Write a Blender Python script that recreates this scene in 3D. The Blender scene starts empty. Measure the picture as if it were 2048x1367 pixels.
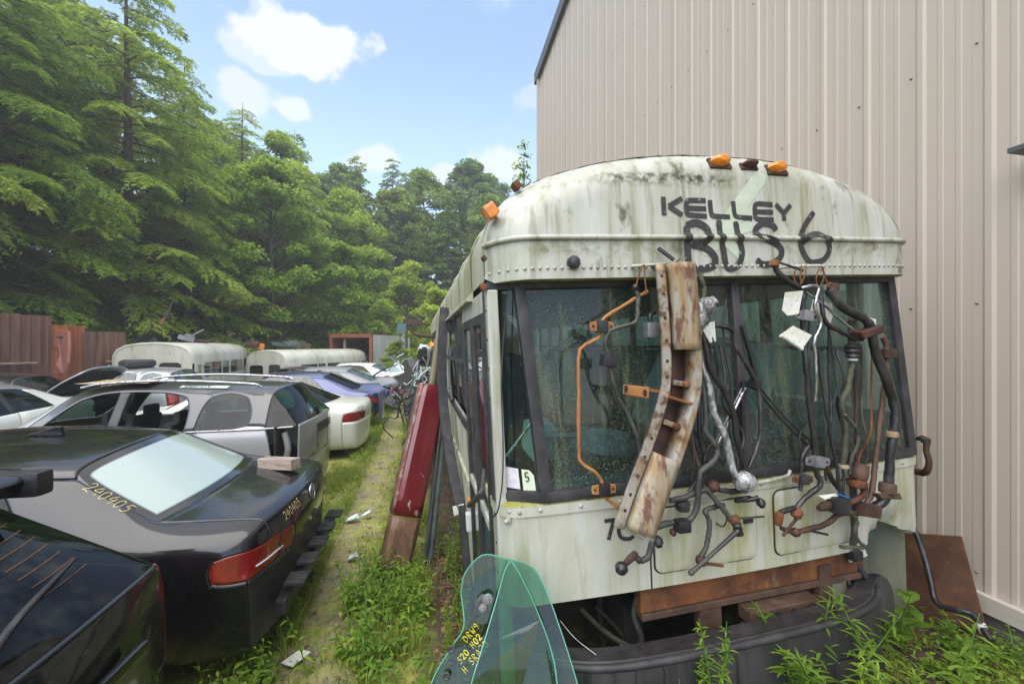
import bpy, bmesh, math, random
import numpy as np
from mathutils import Vector, Matrix, Euler
from mathutils.bvhtree import BVHTree

scene = bpy.context.scene
col = scene.collection
R = math.radians

# ------------------------------------------------------------ camera
cam_data = bpy.data.cameras.new('camera')
cam_data.lens = 15.0
cam_data.sensor_width = 36.0
cam_data.shift_y = 0.0032
cam_data.clip_start = 0.05
cam_data.clip_end = 2000
cam = bpy.data.objects.new('camera', cam_data)
cam.location = (0, 0, 2.1)
cam.rotation_euler = (R(90), 0, R(-12.2))
col.objects.link(cam)
scene.camera = cam

# ------------------------------------------------------------ sky, sun, exposure
SUN_EL, SUN_AZ = R(57), R(214)          # azimuth clockwise from +Y
world = bpy.data.worlds.new('World')
scene.world = world
world.use_nodes = True
wn = world.node_tree
wn.nodes.clear()
def wnode(t, **kw):
    n = wn.nodes.new(t)
    for k, v in kw.items():
        setattr(n, k, v)
    return n
def wmath(op, a, b=None, c=None, clamp=False):
    n = wnode('ShaderNodeMath', operation=op, use_clamp=clamp)
    for i, v in enumerate((a, b, c)):
        if v is None: continue
        if isinstance(v, (int, float)): n.inputs[i].default_value = v
        else: wn.links.new(v, n.inputs[i])
    return n.outputs[0]
tc = wnode('ShaderNodeTexCoord')
sky = wnode('ShaderNodeTexSky', sky_type='NISHITA', sun_disc=False, sun_elevation=SUN_EL, sun_rotation=SUN_AZ,
            air_density=1.0, dust_density=0.6, ozone_density=1.5)
sep = wnode('ShaderNodeSeparateXYZ'); wn.links.new(tc.outputs['Generated'], sep.inputs[0])
nz = wnode('ShaderNodeTexNoise'); nz.inputs['Scale'].default_value = 8.5; nz.inputs['Detail'].default_value = 9.0
nz.inputs['Roughness'].default_value = 0.55
wn.links.new(tc.outputs['Generated'], nz.inputs['Vector'])
puffs = [((-0.183, 0.825, 0.535), 0.100, 2.0, 1.0), ((-0.265, 0.820, 0.507), 0.05, 1.8, .6), ((-0.228, 0.866, 0.445), 0.045, 1.8, .85), ((-0.075, 0.918, 0.390), 0.055, 1.7, 0.85),
         ((0.164, 0.907, 0.387), 0.060, 1.6, .85), ((-0.319, 0.839, 0.441), .06, 1.6, .7), ((0.223, 0.834, 0.505), 0.04, 1.4, 0.35), ((0.043, 0.930, 0.364), 0.05, 1.8, 0.7),
         ((.80, .40, .45), .16, 2., 1.), ((-.85, -.30, .42), .17, 2., 1.), ((.30, -.85, .42), .17, 2., 1.), ((-.45, -.78, .45), .15, 2., 1.)]
mask = None
for c, rad, asp, amt in puffs:
    v = wnode('ShaderNodeVectorMath', operation='SUBTRACT'); wn.links.new(tc.outputs['Generated'], v.inputs[0]); v.inputs[1].default_value = c
    m = wnode('ShaderNodeVectorMath', operation='MULTIPLY'); wn.links.new(v.outputs[0], m.inputs[0]); m.inputs[1].default_value = (1/rad, 1/rad, asp/rad)
    l = wnode('ShaderNodeVectorMath', operation='LENGTH'); wn.links.new(m.outputs[0], l.inputs[0])
    d = wmath('SUBTRACT', 1.0, l.outputs['Value'])
    d = wmath('MULTIPLY_ADD', wmath('SUBTRACT', nz.outputs[0], 0.5), 3.6, d)
    mr = wnode('ShaderNodeMapRange', interpolation_type='SMOOTHSTEP'); wn.links.new(d, mr.inputs[0])
    mr.inputs[1].default_value = 0.0; mr.inputs[2].default_value = 0.42; mr.inputs[3].default_value = 0; mr.inputs[4].default_value = amt
    mask = mr.outputs[0] if mask is None else wmath('MAXIMUM', mask, mr.outputs[0])
# thin overcast sheet overhead, as the pale reflections in the car glass show
oh = wmath('MULTIPLY_ADD', wmath('SUBTRACT', nz.outputs[0], 0.5), 0.25, sep.outputs['Z'])
mr = wnode('ShaderNodeMapRange', interpolation_type='SMOOTHSTEP'); wn.links.new(oh, mr.inputs[0])
mr.inputs[1].default_value = 0.62; mr.inputs[2].default_value = 0.86; mr.inputs[4].default_value = 0.85
sheet_mask = mr.outputs[0]
hz = wnode('ShaderNodeMapRange', interpolation_type='SMOOTHSTEP'); wn.links.new(sep.outputs['Z'], hz.inputs[0])
hz.inputs[1].default_value = 0.60; hz.inputs[2].default_value = 0.25; hz.inputs[3].default_value = 0.06; hz.inputs[4].default_value = 0.34
mixh = wnode('ShaderNodeMix', data_type='RGBA'); wn.links.new(hz.outputs[0], mixh.inputs['Factor'])
wn.links.new(sky.outputs[0], mixh.inputs['A']); mixh.inputs['B'].default_value = (3.0, 4.0, 4.9, 1)
mixc = wnode('ShaderNodeMix', data_type='RGBA'); wn.links.new(mask, mixc.inputs['Factor'])
wn.links.new(mixh.outputs['Result'], mixc.inputs['A']); mixc.inputs['B'].default_value = (2.9, 3.0, 3.1, 1)
mixs = wnode('ShaderNodeMix', data_type='RGBA'); wn.links.new(sheet_mask, mixs.inputs['Factor']); wn.links.new(mixc.outputs['Result'], mixs.inputs['A']); mixs.inputs['B'].default_value = (5.2, 5.3, 5.4, 1)
bg = wnode('ShaderNodeBackground'); bg.inputs['Strength'].default_value = 0.125
wn.links.new(mixs.outputs['Result'], bg.inputs['Color'])
wo = wnode('ShaderNodeOutputWorld'); wn.links.new(bg.outputs[0], wo.inputs['Surface'])

sun_data = bpy.data.lights.new('sun', 'SUN')
sun_data.energy = 2.0
sun_data.angle = R(80)
sun_data.color = (1.0, 0.96, 0.90)
sun = bpy.data.objects.new('sun', sun_data)
sd = Vector((math.sin(SUN_AZ)*math.cos(SUN_EL), math.cos(SUN_AZ)*math.cos(SUN_EL), math.sin(SUN_EL)))
sun.rotation_euler = sd.to_track_quat('Z', 'Y').to_euler()
sun.location = sd*50
col.objects.link(sun)

scene.view_settings.view_transform = 'Standard'
scene.view_settings.look = 'None'
scene.view_settings.gamma = 1
scene.view_settings.use_curve_mapping = False
scene.view_settings.exposure = 1.45
scene.render.engine = 'CYCLES'
scene.cycles.max_bounces = 7
scene.cycles.transparent_max_bounces = 14
scene.cycles.volume_bounces = 0
scene.cycles.use_denoising = True

# ------------------------------------------------------------ helpers
def smooth_path(pts, n=6):
    """Catmull-Rom through the control points."""
    P = [Vector(p) for p in pts]
    if len(P) < 3 or n < 2:
        return P
    Q = [P[0]*2-P[1]] + P + [P[-1]*2-P[-2]]
    out = []
    for i in range(1, len(Q)-2):
        a, b, c, d = Q[i-1], Q[i], Q[i+1], Q[i+2]
        for k in range(n):
            t = k/n
            out.append(.5*((2*b)+(c-a)*t+(2*a-5*b+4*c-d)*t*t+(3*b-a-3*c+d)*t**3))
    out.append(P[-1])
    return out

class MB:
    """collects shapes; build() links them as one mesh object"""
    def __init__(s):
        s.v = []; s.f = []
    def poly(s, pts):
        o = len(s.v); s.v += [tuple(p) for p in pts]; s.f.append(tuple(range(o, o+len(pts)))); return s
    def box(s, c, size, rot=None, bev=0.0):
        hx, hy, hz_ = [a/2 for a in size]
        if bev <= 0:
            p = [(-hx,-hy,-hz_),(hx,-hy,-hz_),(hx,hy,-hz_),(-hx,hy,-hz_),(-hx,-hy,hz_),(hx,-hy,hz_),(hx,hy,hz_),(-hx,hy,hz_)]
            f = [(0,3,2,1),(4,5,6,7),(0,1,5,4),(1,2,6,5),(2,3,7,6),(3,0,4,7)]
        else:
            b = min(bev, hx*.9, hy*.9, hz_*.9)
            bm = bmesh.new(); bmesh.ops.create_cube(bm, size=1)
            for v in bm.verts: v.co = Vector((v.co.x*2*hx, v.co.y*2*hy, v.co.z*2*hz_))
            bmesh.ops.bevel(bm, geom=bm.edges[:], offset=b, segments=2, affect='EDGES', profile=.7)
            bm.verts.ensure_lookup_table()
            p = [tuple(v.co) for v in bm.verts]; f = [tuple(v.index for v in q.verts) for q in bm.faces]; bm.free()
        m = rot if isinstance(rot, Matrix) else (Euler(rot).to_matrix() if rot is not None else Matrix.Identity(3))
        o = len(s.v); c = Vector(c)
        s.v += [tuple(m @ Vector(q) + c) for q in p]; s.f += [tuple(i+o for i in q) for q in f]
        return s
    def tube(s, pts, r, seg=8, n=5, flat=1.0, caps=True):
        P = smooth_path(pts, n)
        m = len(P)
        if isinstance(r, (int, float)): rr = [r]*m
        else:
            k = len(r); rr = [np.interp(i/(m-1)*(k-1), range(k), r) for i in range(m)]
        T = [(P[min(i+1, m-1)]-P[max(i-1, 0)]).normalized() for i in range(m)]
        up = Vector((0,0,1)) if abs(T[0].z) < .9 else Vector((0,1,0))
        N = (up - T[0]*up.dot(T[0])).normalized()
        o = len(s.v)
        for i in range(m):
            N = (N - T[i]*N.dot(T[i]))
            N = N.normalized() if N.length > 1e-6 else T[i].orthogonal().normalized()
            B = T[i].cross(N)
            for j in range(seg):
                a = 2*math.pi*j/seg
                s.v.append(tuple(P[i]+(N*math.cos(a)*flat+B*math.sin(a))*rr[i]))
        for i in range(m-1):
            for j in range(seg):
                a = o+i*seg+j; b = o+i*seg+(j+1) % seg
                s.f.append((a, b, b+seg, a+seg))
        if caps:
            s.f.append(tuple(o+j for j in reversed(range(seg)))); s.f.append(tuple(o+(m-1)*seg+j for j in range(seg)))
        return s
    def lathe(s, prof, base=(0,0,0), axis=(0,0,1), seg=14):
        """prof: list of (radius, height along axis)"""
        ax = Vector(axis).normalized(); u = ax.orthogonal().normalized(); w = ax.cross(u); b = Vector(base); o = len(s.v)
        for (r_, h_) in prof:
            for j in range(seg):
                a = 2*math.pi*j/seg
                s.v.append(tuple(b+ax*h_+(u*math.cos(a)+w*math.sin(a))*max(r_, 1e-4)))
        for i in range(len(prof)-1):
            for j in range(seg):
                a = o+i*seg+j; c = o+i*seg+(j+1) % seg
                s.f.append((a, c, c+seg, a+seg))
        s.f.append(tuple(o+j for j in reversed(range(seg)))); s.f.append(tuple(o+(len(prof)-1)*seg+j for j in range(seg)))
        return s
    def prism(s, outline, thick):
        """outline: 3D points on a plane; extruded by the vector thick"""
        t = Vector(thick); o = len(s.v); n = len(outline)
        s.v += [tuple(Vector(p)) for p in outline] + [tuple(Vector(p)+t) for p in outline]
        s.f.append(tuple(o+i for i in reversed(range(n)))); s.f.append(tuple(o+n+i for i in range(n)))
        for i in range(n):
            j = (i+1) % n; s.f.append((o+i, o+j, o+n+j, o+n+i))
        return s
    def grid(s, rows, close=False):
        """rows: list of equally long lists of points"""
        o = len(s.v); n = len(rows[0])
        for r_ in rows: s.v += [tuple(p) for p in r_]
        for i in range(len(rows)-1):
            for j in range(n-1 if not close else n):
                a = o+i*n+j; b = o+i*n+(j+1) % n
                s.f.append((a, b, b+n, a+n))
        return s
    def build(s, name, mat, parent=None, smooth=None, solid=0.0, bevel=0.0):
        me = bpy.data.meshes.new(name); me.from_pydata(s.v, [], s.f); me.update()
        ob = bpy.data.objects.new(name, me); col.objects.link(ob)
        if mat is not None: me.materials.append(mat)
        if smooth is not None:
            me.polygons.foreach_set('use_smooth', [True]*len(me.polygons))
            if smooth < 180:
                me.set_sharp_from_angle(angle=R(smooth))
        if parent is not None: ob.parent = parent
        if solid:
            m = ob.modifiers.new('solid', 'SOLIDIFY'); m.thickness = solid; m.offset = -1
        if bevel:
            m = ob.modifiers.new('bevel', 'BEVEL'); m.width = bevel; m.segments = 2; m.limit_method = 'ANGLE'
        return ob

def tag(o, label=None, cat=None, group=None, kind=None):
    if label: o['label'] = label
    if cat: o['category'] = cat
    if group: o['group'] = group
    if kind: o['kind'] = kind
    return o
def empty(name, loc=(0,0,0), rot=(0,0,0), label=None, cat=None, group=None):
    o = bpy.data.objects.new(name, None); o.empty_display_size = .1; o.location = loc; o.rotation_euler = rot
    col.objects.link(o); tag(o, label, cat, group); return o
def raw_mesh(name, V, Fc, mat, parent=None, smooth=False):
    """fast mesh from numpy: V (n,3), Fc (m,4) quads"""
    me = bpy.data.meshes.new(name)
    V = np.asarray(V, np.float32); Fc = np.asarray(Fc, np.int32)
    me.vertices.add(len(V)); me.vertices.foreach_set('co', V.ravel())
    k = Fc.shape[1]
    me.loops.add(Fc.size); me.loops.foreach_set('vertex_index', Fc.ravel())
    me.polygons.add(len(Fc)); me.polygons.foreach_set('loop_start', np.arange(0, Fc.size, k, dtype=np.int32))
    me.update(calc_edges=True)
    me.materials.append(mat)
    if smooth: me.polygons.foreach_set('use_smooth', [True]*len(Fc))
    ob = bpy.data.objects.new(name, me); col.objects.link(ob)
    if parent is not None: ob.parent = parent
    return ob

# ------------------------------------------------------------ materials
MATS = {}
def hexl(h):
    c = [int(h[i:i+2], 16)/255 for i in (0, 2, 4)]
    return tuple(x/12.92 if x <= .04045 else ((x+.055)/1.055)**2.4 for x in c)
def material(name, base, rough=.5, metal=0.0, layers=(), bump=None, coat=0.0, coatr=.05, spec=.5, trans=0.0, coord='Object', rvar=None, alpha=None, emit=None):
    """layers: (colour, scale(3), lo, hi, strength, detail[, roughness, metal]) noise masks mixed over base"""
    m = bpy.data.materials.new(name); m.use_nodes = True
    nt = m.node_tree; nt.nodes.clear()
    out = nt.nodes.new('ShaderNodeOutputMaterial'); bs = nt.nodes.new('ShaderNodeBsdfPrincipled')
    nt.links.new(bs.outputs[0], out.inputs[0])
    tc_ = nt.nodes.new('ShaderNodeTexCoord').outputs[coord]
    bs.inputs['Roughness'].default_value = rough; bs.inputs['Metallic'].default_value = metal
    bs.inputs['Specular IOR Level'].default_value = spec
    bs.inputs['Coat Weight'].default_value = coat; bs.inputs['Coat Roughness'].default_value = coatr
    bs.inputs['Transmission Weight'].default_value = trans
    cur = None; curr = None; curm = None; lastmask = None
    for L in layers:
        c, sc, lo, hi, st, det = L[:6]
        mp = nt.nodes.new('ShaderNodeMapping'); nt.links.new(tc_, mp.inputs[0])
        mp.inputs['Scale'].default_value = sc if isinstance(sc, tuple) else (sc, sc, sc)
        mp.inputs['Location'].default_value = (len(MATS)*1.7 % 9, len(L)*.3+.37*len(MATS) % 5, .21*(hash(str(c)) % 7))  if False else (len(MATS)*1.7 % 9, .37*len(MATS) % 5, lo*7)
        no = nt.nodes.new('ShaderNodeTexNoise'); nt.links.new(mp.outputs[0], no.inputs['Vector'])
        no.inputs['Scale'].default_value = 1; no.inputs['Detail'].default_value = det; no.inputs['Roughness'].default_value = .62
        mr_ = nt.nodes.new('ShaderNodeMapRange'); nt.links.new(no.outputs[0], mr_.inputs[0])
        mr_.inputs[1].default_value = lo; mr_.inputs[2].default_value = hi; mr_.inputs[4].default_value = st
        mx = nt.nodes.new('ShaderNodeMix'); mx.data_type = 'RGBA'
        nt.links.new(mr_.outputs[0], mx.inputs['Factor'])
        if cur is None: mx.inputs['A'].default_value = (*base, 1)
        else: nt.links.new(cur, mx.inputs['A'])
        mx.inputs['B'].default_value = (*c, 1)
        cur = mx.outputs['Result']; lastmask = mr_.outputs[0]
        if len(L) > 6:
            fx = nt.nodes.new('ShaderNodeMix'); nt.links.new(mr_.outputs[0], fx.inputs['Factor'])
            if curr is None: fx.inputs['A'].default_value = rough
            else: nt.links.new(curr, fx.inputs['A'])
            fx.inputs['B'].default_value = L[6]; curr = fx.outputs['Result']
        if len(L) > 7:
            fx = nt.nodes.new('ShaderNodeMix'); nt.links.new(mr_.outputs[0], fx.inputs['Factor'])
            if curm is None: fx.inputs['A'].default_value = metal
            else: nt.links.new(curm, fx.inputs['A'])
            fx.inputs['B'].default_value = L[7]; curm = fx.outputs['Result']
    if cur is None: bs.inputs['Base Color'].default_value = (*base, 1)
    else: nt.links.new(cur, bs.inputs['Base Color'])
    if curr is not None: nt.links.new(curr, bs.inputs['Roughness'])
    if curm is not None: nt.links.new(curm, bs.inputs['Metallic'])
    if bump:
        sc, st, det = bump[:3]
        mp = nt.nodes.new('ShaderNodeMapping'); nt.links.new(tc_, mp.inputs[0])
        mp.inputs['Scale'].default_value = sc if isinstance(sc, tuple) else (sc, sc, sc)
        no = nt.nodes.new('ShaderNodeTexNoise'); nt.links.new(mp.outputs[0], no.inputs['Vector'])
        no.inputs['Scale'].default_value = 1; no.inputs['Detail'].default_value = det
        bp = nt.nodes.new('ShaderNodeBump'); bp.inputs['Strength'].default_value = st
        bp.inputs['Distance'].default_value = bump[3] if len(bump) > 3 else .01
        nt.links.new(no.outputs[0], bp.inputs['Height']); nt.links.new(bp.outputs[0], bs.inputs['Normal'])
    if emit:
        bs.inputs['Emission Color'].default_value = (*emit[0], 1); bs.inputs['Emission Strength'].default_value = emit[1]
    MATS[name] = m
    return m

def leaf_material(name, c_dark, c_light, c_tip, rough=.45):
    m = bpy.data.materials.new(name); m.use_nodes = True; nt = m.node_tree; nt.nodes.clear()
    out = nt.nodes.new('ShaderNodeOutputMaterial')
    geo = nt.nodes.new('ShaderNodeNewGeometry'); oi = nt.nodes.new('ShaderNodeObjectInfo')
    tcn = nt.nodes.new('ShaderNodeTexCoord'); no = nt.nodes.new('ShaderNodeTexNoise'); no.inputs['Scale'].default_value = .8; no.inputs['Detail'].default_value = 2
    nt.links.new(tcn.outputs['Object'], no.inputs['Vector'])
    ad = nt.nodes.new('ShaderNodeMath'); ad.operation = 'MULTIPLY_ADD'; nt.links.new(no.outputs[0], ad.inputs[0]); ad.inputs[1].default_value = 1.3
    ml = nt.nodes.new('ShaderNodeMath'); ml.operation = 'MULTIPLY_ADD'; nt.links.new(geo.outputs['Random Per Island'], ml.inputs[0]); ml.inputs[1].default_value = .55; ml.inputs[2].default_value = -.42
    nt.links.new(ml.outputs[0], ad.inputs[2])
    rp = nt.nodes.new('ShaderNodeValToRGB'); nt.links.new(ad.outputs[0], rp.inputs[0])
    e = rp.color_ramp.elements; e[0].position = .15; e[0].color = (*c_dark, 1); e[1].position = .58; e[1].color = (*c_light, 1)
    x = e.new(.88); x.color = (*c_tip, 1)
    hs = nt.nodes.new('ShaderNodeHueSaturation'); nt.links.new(rp.outputs[0], hs.inputs['Color'])
    mv = nt.nodes.new('ShaderNodeMapRange'); nt.links.new(oi.outputs['Random'], mv.inputs[0]); mv.inputs[3].default_value = .8; mv.inputs[4].default_value = 1.15
    nt.links.new(mv.outputs[0], hs.inputs['Value'])
    mh = nt.nodes.new('ShaderNodeMapRange'); nt.links.new(oi.outputs['Random'], mh.inputs[0]); mh.inputs[3].default_value = .515; mh.inputs[4].default_value = .485
    nt.links.new(mh.outputs[0], hs.inputs['Hue'])
    bs = nt.nodes.new('ShaderNodeBsdfPrincipled'); bs.inputs['Roughness'].default_value = rough; bs.inputs['Specular IOR Level'].default_value = .35
    nt.links.new(hs.outputs[0], bs.inputs['Base Color'])
    tr = nt.nodes.new('ShaderNodeBsdfTranslucent'); nt.links.new(hs.outputs[0], tr.inputs['Color'])
    mx = nt.nodes.new('ShaderNodeMixShader'); mx.inputs[0].default_value = .58
    nt.links.new(bs.outputs[0], mx.inputs[1]); nt.links.new(tr.outputs[0], mx.inputs[2]); nt.links.new(mx.outputs[0], out.inputs[0])
    MATS[name] = m; return m

def schlick(nt, k):
    """reflectance of a thin pane, the same from both sides"""
    g_ = nt.nodes.new('ShaderNodeNewGeometry'); dt = nt.nodes.new('ShaderNodeVectorMath'); dt.operation = 'DOT_PRODUCT'
    nt.links.new(g_.outputs['Normal'], dt.inputs[0]); nt.links.new(g_.outputs['Incoming'], dt.inputs[1])
    def mm(op, a, b, clamp=False):
        n = nt.nodes.new('ShaderNodeMath'); n.operation = op; n.use_clamp = clamp
        for i, v in enumerate((a, b)):
            if isinstance(v, (int, float)): n.inputs[i].default_value = v
            else: nt.links.new(v, n.inputs[i])
        return n.outputs[0]
    f = mm('POWER', mm('SUBTRACT', 1.0, mm('ABSOLUTE', dt.outputs['Value'], 0), True), 5)
    return mm('MULTIPLY', mm('ADD', mm('MULTIPLY', f, .95), .05), k, True)

def glass_material(name, tint, rough=.02, tintamt=.5, dirt=None, refl=1.0, dirtscale=(30,30,3), dlo=.5, dhi=.75, dst=.6, grime=None):
    """thin pane: transparent tint + fresnel reflection, with an optional film of dirt"""
    m = bpy.data.materials.new(name); m.use_nodes = True; nt = m.node_tree; nt.nodes.clear()
    out = nt.nodes.new('ShaderNodeOutputMaterial')
    tb = nt.nodes.new('ShaderNodeBsdfTransparent'); tb.inputs[0].default_value = (*tint, 1)
    gl = nt.nodes.new('ShaderNodeBsdfGlossy'); gl.inputs['Roughness'].default_value = rough; gl.inputs[0].default_value = (1, 1, 1, 1)
    class fm: outputs = [schlick(nt, 1.05*refl)]
    mx = nt.nodes.new('ShaderNodeMixShader'); nt.links.new(fm.outputs[0], mx.inputs[0]); nt.links.new(tb.outputs[0], mx.inputs[1]); nt.links.new(gl.outputs[0], mx.inputs[2])
    cur = mx.outputs[0]
    tcn = nt.nodes.new('ShaderNodeTexCoord')
    for (dc, sc, lo, hi, st, det) in (dirt or []):
        df = nt.nodes.new('ShaderNodeBsdfDiffuse'); df.inputs[0].default_value = (*dc, 1)
        mp = nt.nodes.new('ShaderNodeMapping'); nt.links.new(tcn.outputs['Object'], mp.inputs[0]); mp.inputs['Scale'].default_value = sc if isinstance(sc, tuple) else (sc,)*3
        no = nt.nodes.new('ShaderNodeTexNoise'); nt.links.new(mp.outputs[0], no.inputs['Vector']); no.inputs['Scale'].default_value = 1; no.inputs['Detail'].default_value = det
        no.inputs['Roughness'].default_value = .65
        mr_ = nt.nodes.new('ShaderNodeMapRange'); nt.links.new(no.outputs[0], mr_.inputs[0]); mr_.inputs[1].default_value = lo; mr_.inputs[2].default_value = hi; mr_.inputs[4].default_value = st
        m2 = nt.nodes.new('ShaderNodeMixShader'); nt.links.new(mr_.outputs[0], m2.inputs[0]); nt.links.new(cur, m2.inputs[1]); nt.links.new(df.outputs[0], m2.inputs[2]); cur = m2.outputs[0]
    nt.links.new(cur, out.inputs[0])
    MATS[name] = m; return m

GREY = lambda v: (v, v, v)
RUST1, RUST2 = (.21, .075, .025), (.07, .028, .016)
MOSS, ALGAE = (.045, .055, .012), (.16, .16, .045)
m_wall = material('beige_steel', (.47, .395, .33), .5, 0, [((.41, .355, .295), (3, .25, .12), .40, .75, .5, 4), ((.27, .26, .19), (6, 1.2, .7), .62, .80, .35, 5)], bump=((60, 60, 60), .06, 2, .002))
m_walltrim = material('beige_trim', (.47, .42, .36), .45, 0, [((.30, .27, .2), (3, 3, 9), .55, .8, .5, 4)])
m_darktrim = material('dark_trim', (.10, .10, .105), .45, .3)
m_concrete = material('concrete', (.17, .155, .13), .9, 0, [((.08, .075, .05), 3.0, .4, .7, .8, 5), (MOSS, 8., .55, .75, .5, 4)], bump=(25, .4, 4, .02))
m_screw = material('screw', (.25, .22, .19), .4, .7)
m_bark = material('bark', (.10, .075, .055), .9, 0, [((.20, .185, .15), (5, 5, 2), .52, .68, .7, 5), ((.05, .038, .03), (18, 18, 2.5), .45, .6, .8, 3), ((.20, .23, .13), (2.2, 2.2, 1.4), .62, .68, .7, 2)], bump=((22, 22, 4), .8, 4, .05))
m_twig = material('twig', (.17, .155, .13), .9, 0, [((.30, .29, .24), 6., .45, .7, .7, 3)])
m_hemlock = leaf_material('hemlock_needles', (.17, .25, .035), (.39, .50, .06), (.57, .66, .11))
m_broad = leaf_material('broad_leaves', (.17, .26, .035), (.36, .49, .06), (.52, .64, .11))
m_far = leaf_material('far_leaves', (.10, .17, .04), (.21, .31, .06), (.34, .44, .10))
m_weed = leaf_material('weed_leaves', (.13, .23, .03), (.26, .42, .055), (.40, .54, .09))
m_grass = leaf_material('grass_blades', (.17, .23, .035), (.32, .38, .065), (.48, .50, .12))

# ------------------------------------------------------------ the ground
def ground_z(x, y):
    """height of the ground: level path, a bank rising to the metal building, a wooded hill behind the yard"""
    x = np.asarray(x, float); y = np.asarray(y, float)
    s = np.clip((x-.35)/2.5, 0, 1); z = .42*s*s*(3-2*s)*np.clip((9-y)/4+1, .35, 1)
    d = np.sqrt((x+2)**2*.8+y*y)
    back = np.clip((y-27+.30*x)/45, 0, 1) + np.clip((-x-15)/40, 0, 1)
    z = z + 9*np.clip(back, 0, 1.2)**1.25
    low = np.clip((y-11)/7, 0, 1)*np.clip((-x-3)/3, 0, 1)*np.clip((32-y)/8, 0, 1)
    z = z - .35*low
    z = z + .018*np.sin(x*3.1+1)*np.sin(y*2.3) + .012*np.sin(x*7.7)*np.sin(y*6.1+2)
    return z
gz = lambda x, y: float(ground_z(x, y))
def axis_pts(lo, hi, fine_lo, fine_hi, fine, coarse):
    a = list(np.arange(fine_lo, fine_hi, fine)); b = [fine_lo]; s = fine
    while b[-1] > lo: s = min(s*1.35, coarse); b.append(b[-1]-s)
    c = [a[-1]]; s = fine
    while c[-1] < hi: s = min(s*1.35, coarse); c.append(c[-1]+s)
    return np.array(b[:0:-1]+a+c[1:])
gx = axis_pts(-110, 110, -2.5, 3.6, .07, 14); gy = axis_pts(-60, 150, .6, 9, .07, 14)
GX, GY = np.meshgrid(gx, gy); GZ = ground_z(GX, GY)
rg = np.random.default_rng(4)
fineband = (np.abs(GX) < 4) & (GY > 0) & (GY < 10)
GZ = GZ + fineband*rg.normal(0, .007, GZ.shape)
V = np.stack([GX, GY, GZ], -1).reshape(-1, 3); nx = len(gx); ny = len(gy)
I = (np.arange(ny-1)[:, None]*nx+np.arange(nx-1)[None, :]).ravel()
Fq = np.stack([I, I+1, I+1+nx, I+nx], -1)
def ground_material():
    m = bpy.data.materials.new('yard_ground'); m.use_nodes = True; nt = m.node_tree; N = nt.nodes; L = nt.links; N.clear()
    out = N.new('ShaderNodeOutputMaterial'); bs = N.new('ShaderNodeBsdfPrincipled'); L.new(bs.outputs[0], out.inputs[0]); bs.inputs['Roughness'].default_value = .92
    tcn = N.new('ShaderNodeTexCoord').outputs['Object']
    def noise(scale, det=4, rough=.6):
        n = N.new('ShaderNodeTexNoise'); L.new(tcn, n.inputs['Vector']); n.inputs['Scale'].default_value = scale; n.inputs['Detail'].default_value = det; n.inputs['Roughness'].default_value = rough; return n.outputs[0]
    def rng(s, a, b, c=0, d=1):
        n = N.new('ShaderNodeMapRange'); L.new(s, n.inputs[0]); n.inputs[1].default_value = a; n.inputs[2].default_value = b; n.inputs[3].default_value = c; n.inputs[4].default_value = d; return n.outputs[0]
    def mix(f, a, b):
        n = N.new('ShaderNodeMix'); n.data_type = 'RGBA'; L.new(f, n.inputs['Factor'])
        for k, v in (('A', a), ('B', b)):
            if isinstance(v, tuple): n.inputs[k].default_value = (*v, 1)
            else: L.new(v, n.inputs[k])
        return n.outputs['Result']
    def mth(op, a, b):
        n = N.new('ShaderNodeMath'); n.operation = op
        for i, v in enumerate((a, b)):
            if isinstance(v, (int, float)): n.inputs[i].default_value = v
            else: L.new(v, n.inputs[i])
        return n.outputs[0]
    dirt = mix(rng(noise(2.2), .35, .7), (.29, .235, .165), (.19, .15, .10))
    dirt = mix(rng(noise(26, 5, .7), .55, .72, 0, .75), dirt, (.48, .42, .34))
    dirt = mix(rng(noise(60, 3, .7), .60, .70, 0, .7), dirt, (.07, .05, .035))
    moss = mix(rng(noise(9, 5, .7), .35, .68), (.20, .215, .04), (.36, .345, .085))
    sp = N.new('ShaderNodeSeparateXYZ'); L.new(tcn, sp.inputs[0])
    wob = mth('MULTIPLY', mth('SUBTRACT', noise(.9, 4), .5), .9)
    dx = mth('ABSOLUTE', mth('ADD', mth('ADD', sp.outputs['X'], .68), wob), 0)
    path = rng(dx, .20, .46, 1, 0)                         # bare trodden strip
    brk = rng(noise(3.2, 5, .7), .42, .60)
    near = rng(mth('ADD', sp.outputs['X'], mth('MULTIPLY', wob, .35)), -.06, .16, 0, 1)            # bare dark soil beside and under the bus
    f = mth('MULTIPLY', path, rng(noise(2.6, 6, .7), .40, .58, 1, .12))
    f = mth('MAXIMUM', f, mth('MULTIPLY', brk, .35))
    base = mix(f, moss, dirt)
    soil = mix(rng(noise(14, 5, .7), .45, .62), (.045, .028, .019), (.10, .062, .038))
    soil = mix(rng(noise(5, 4), .56, .68, 0, .8), soil, (.10, .125, .03))
    base = mix(near, base, soil)
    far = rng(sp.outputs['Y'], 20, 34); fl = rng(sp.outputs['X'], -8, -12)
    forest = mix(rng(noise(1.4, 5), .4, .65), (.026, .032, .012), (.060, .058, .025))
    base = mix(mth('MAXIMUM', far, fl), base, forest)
    L.new(base, bs.inputs['Base Color'])
    bp = N.new('ShaderNodeBump'); bp.inputs['Strength'].default_value = .7; bp.inputs['Distance'].default_value = .03
    L.new(mth('ADD', noise(30, 6, .7), mth('MULTIPLY', noise(6, 3), 1.5)), bp.inputs['Height']); L.new(bp.outputs[0], bs.inputs['Normal'])
    return m
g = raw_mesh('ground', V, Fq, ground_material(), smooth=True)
tag(g, kind='structure')

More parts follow.
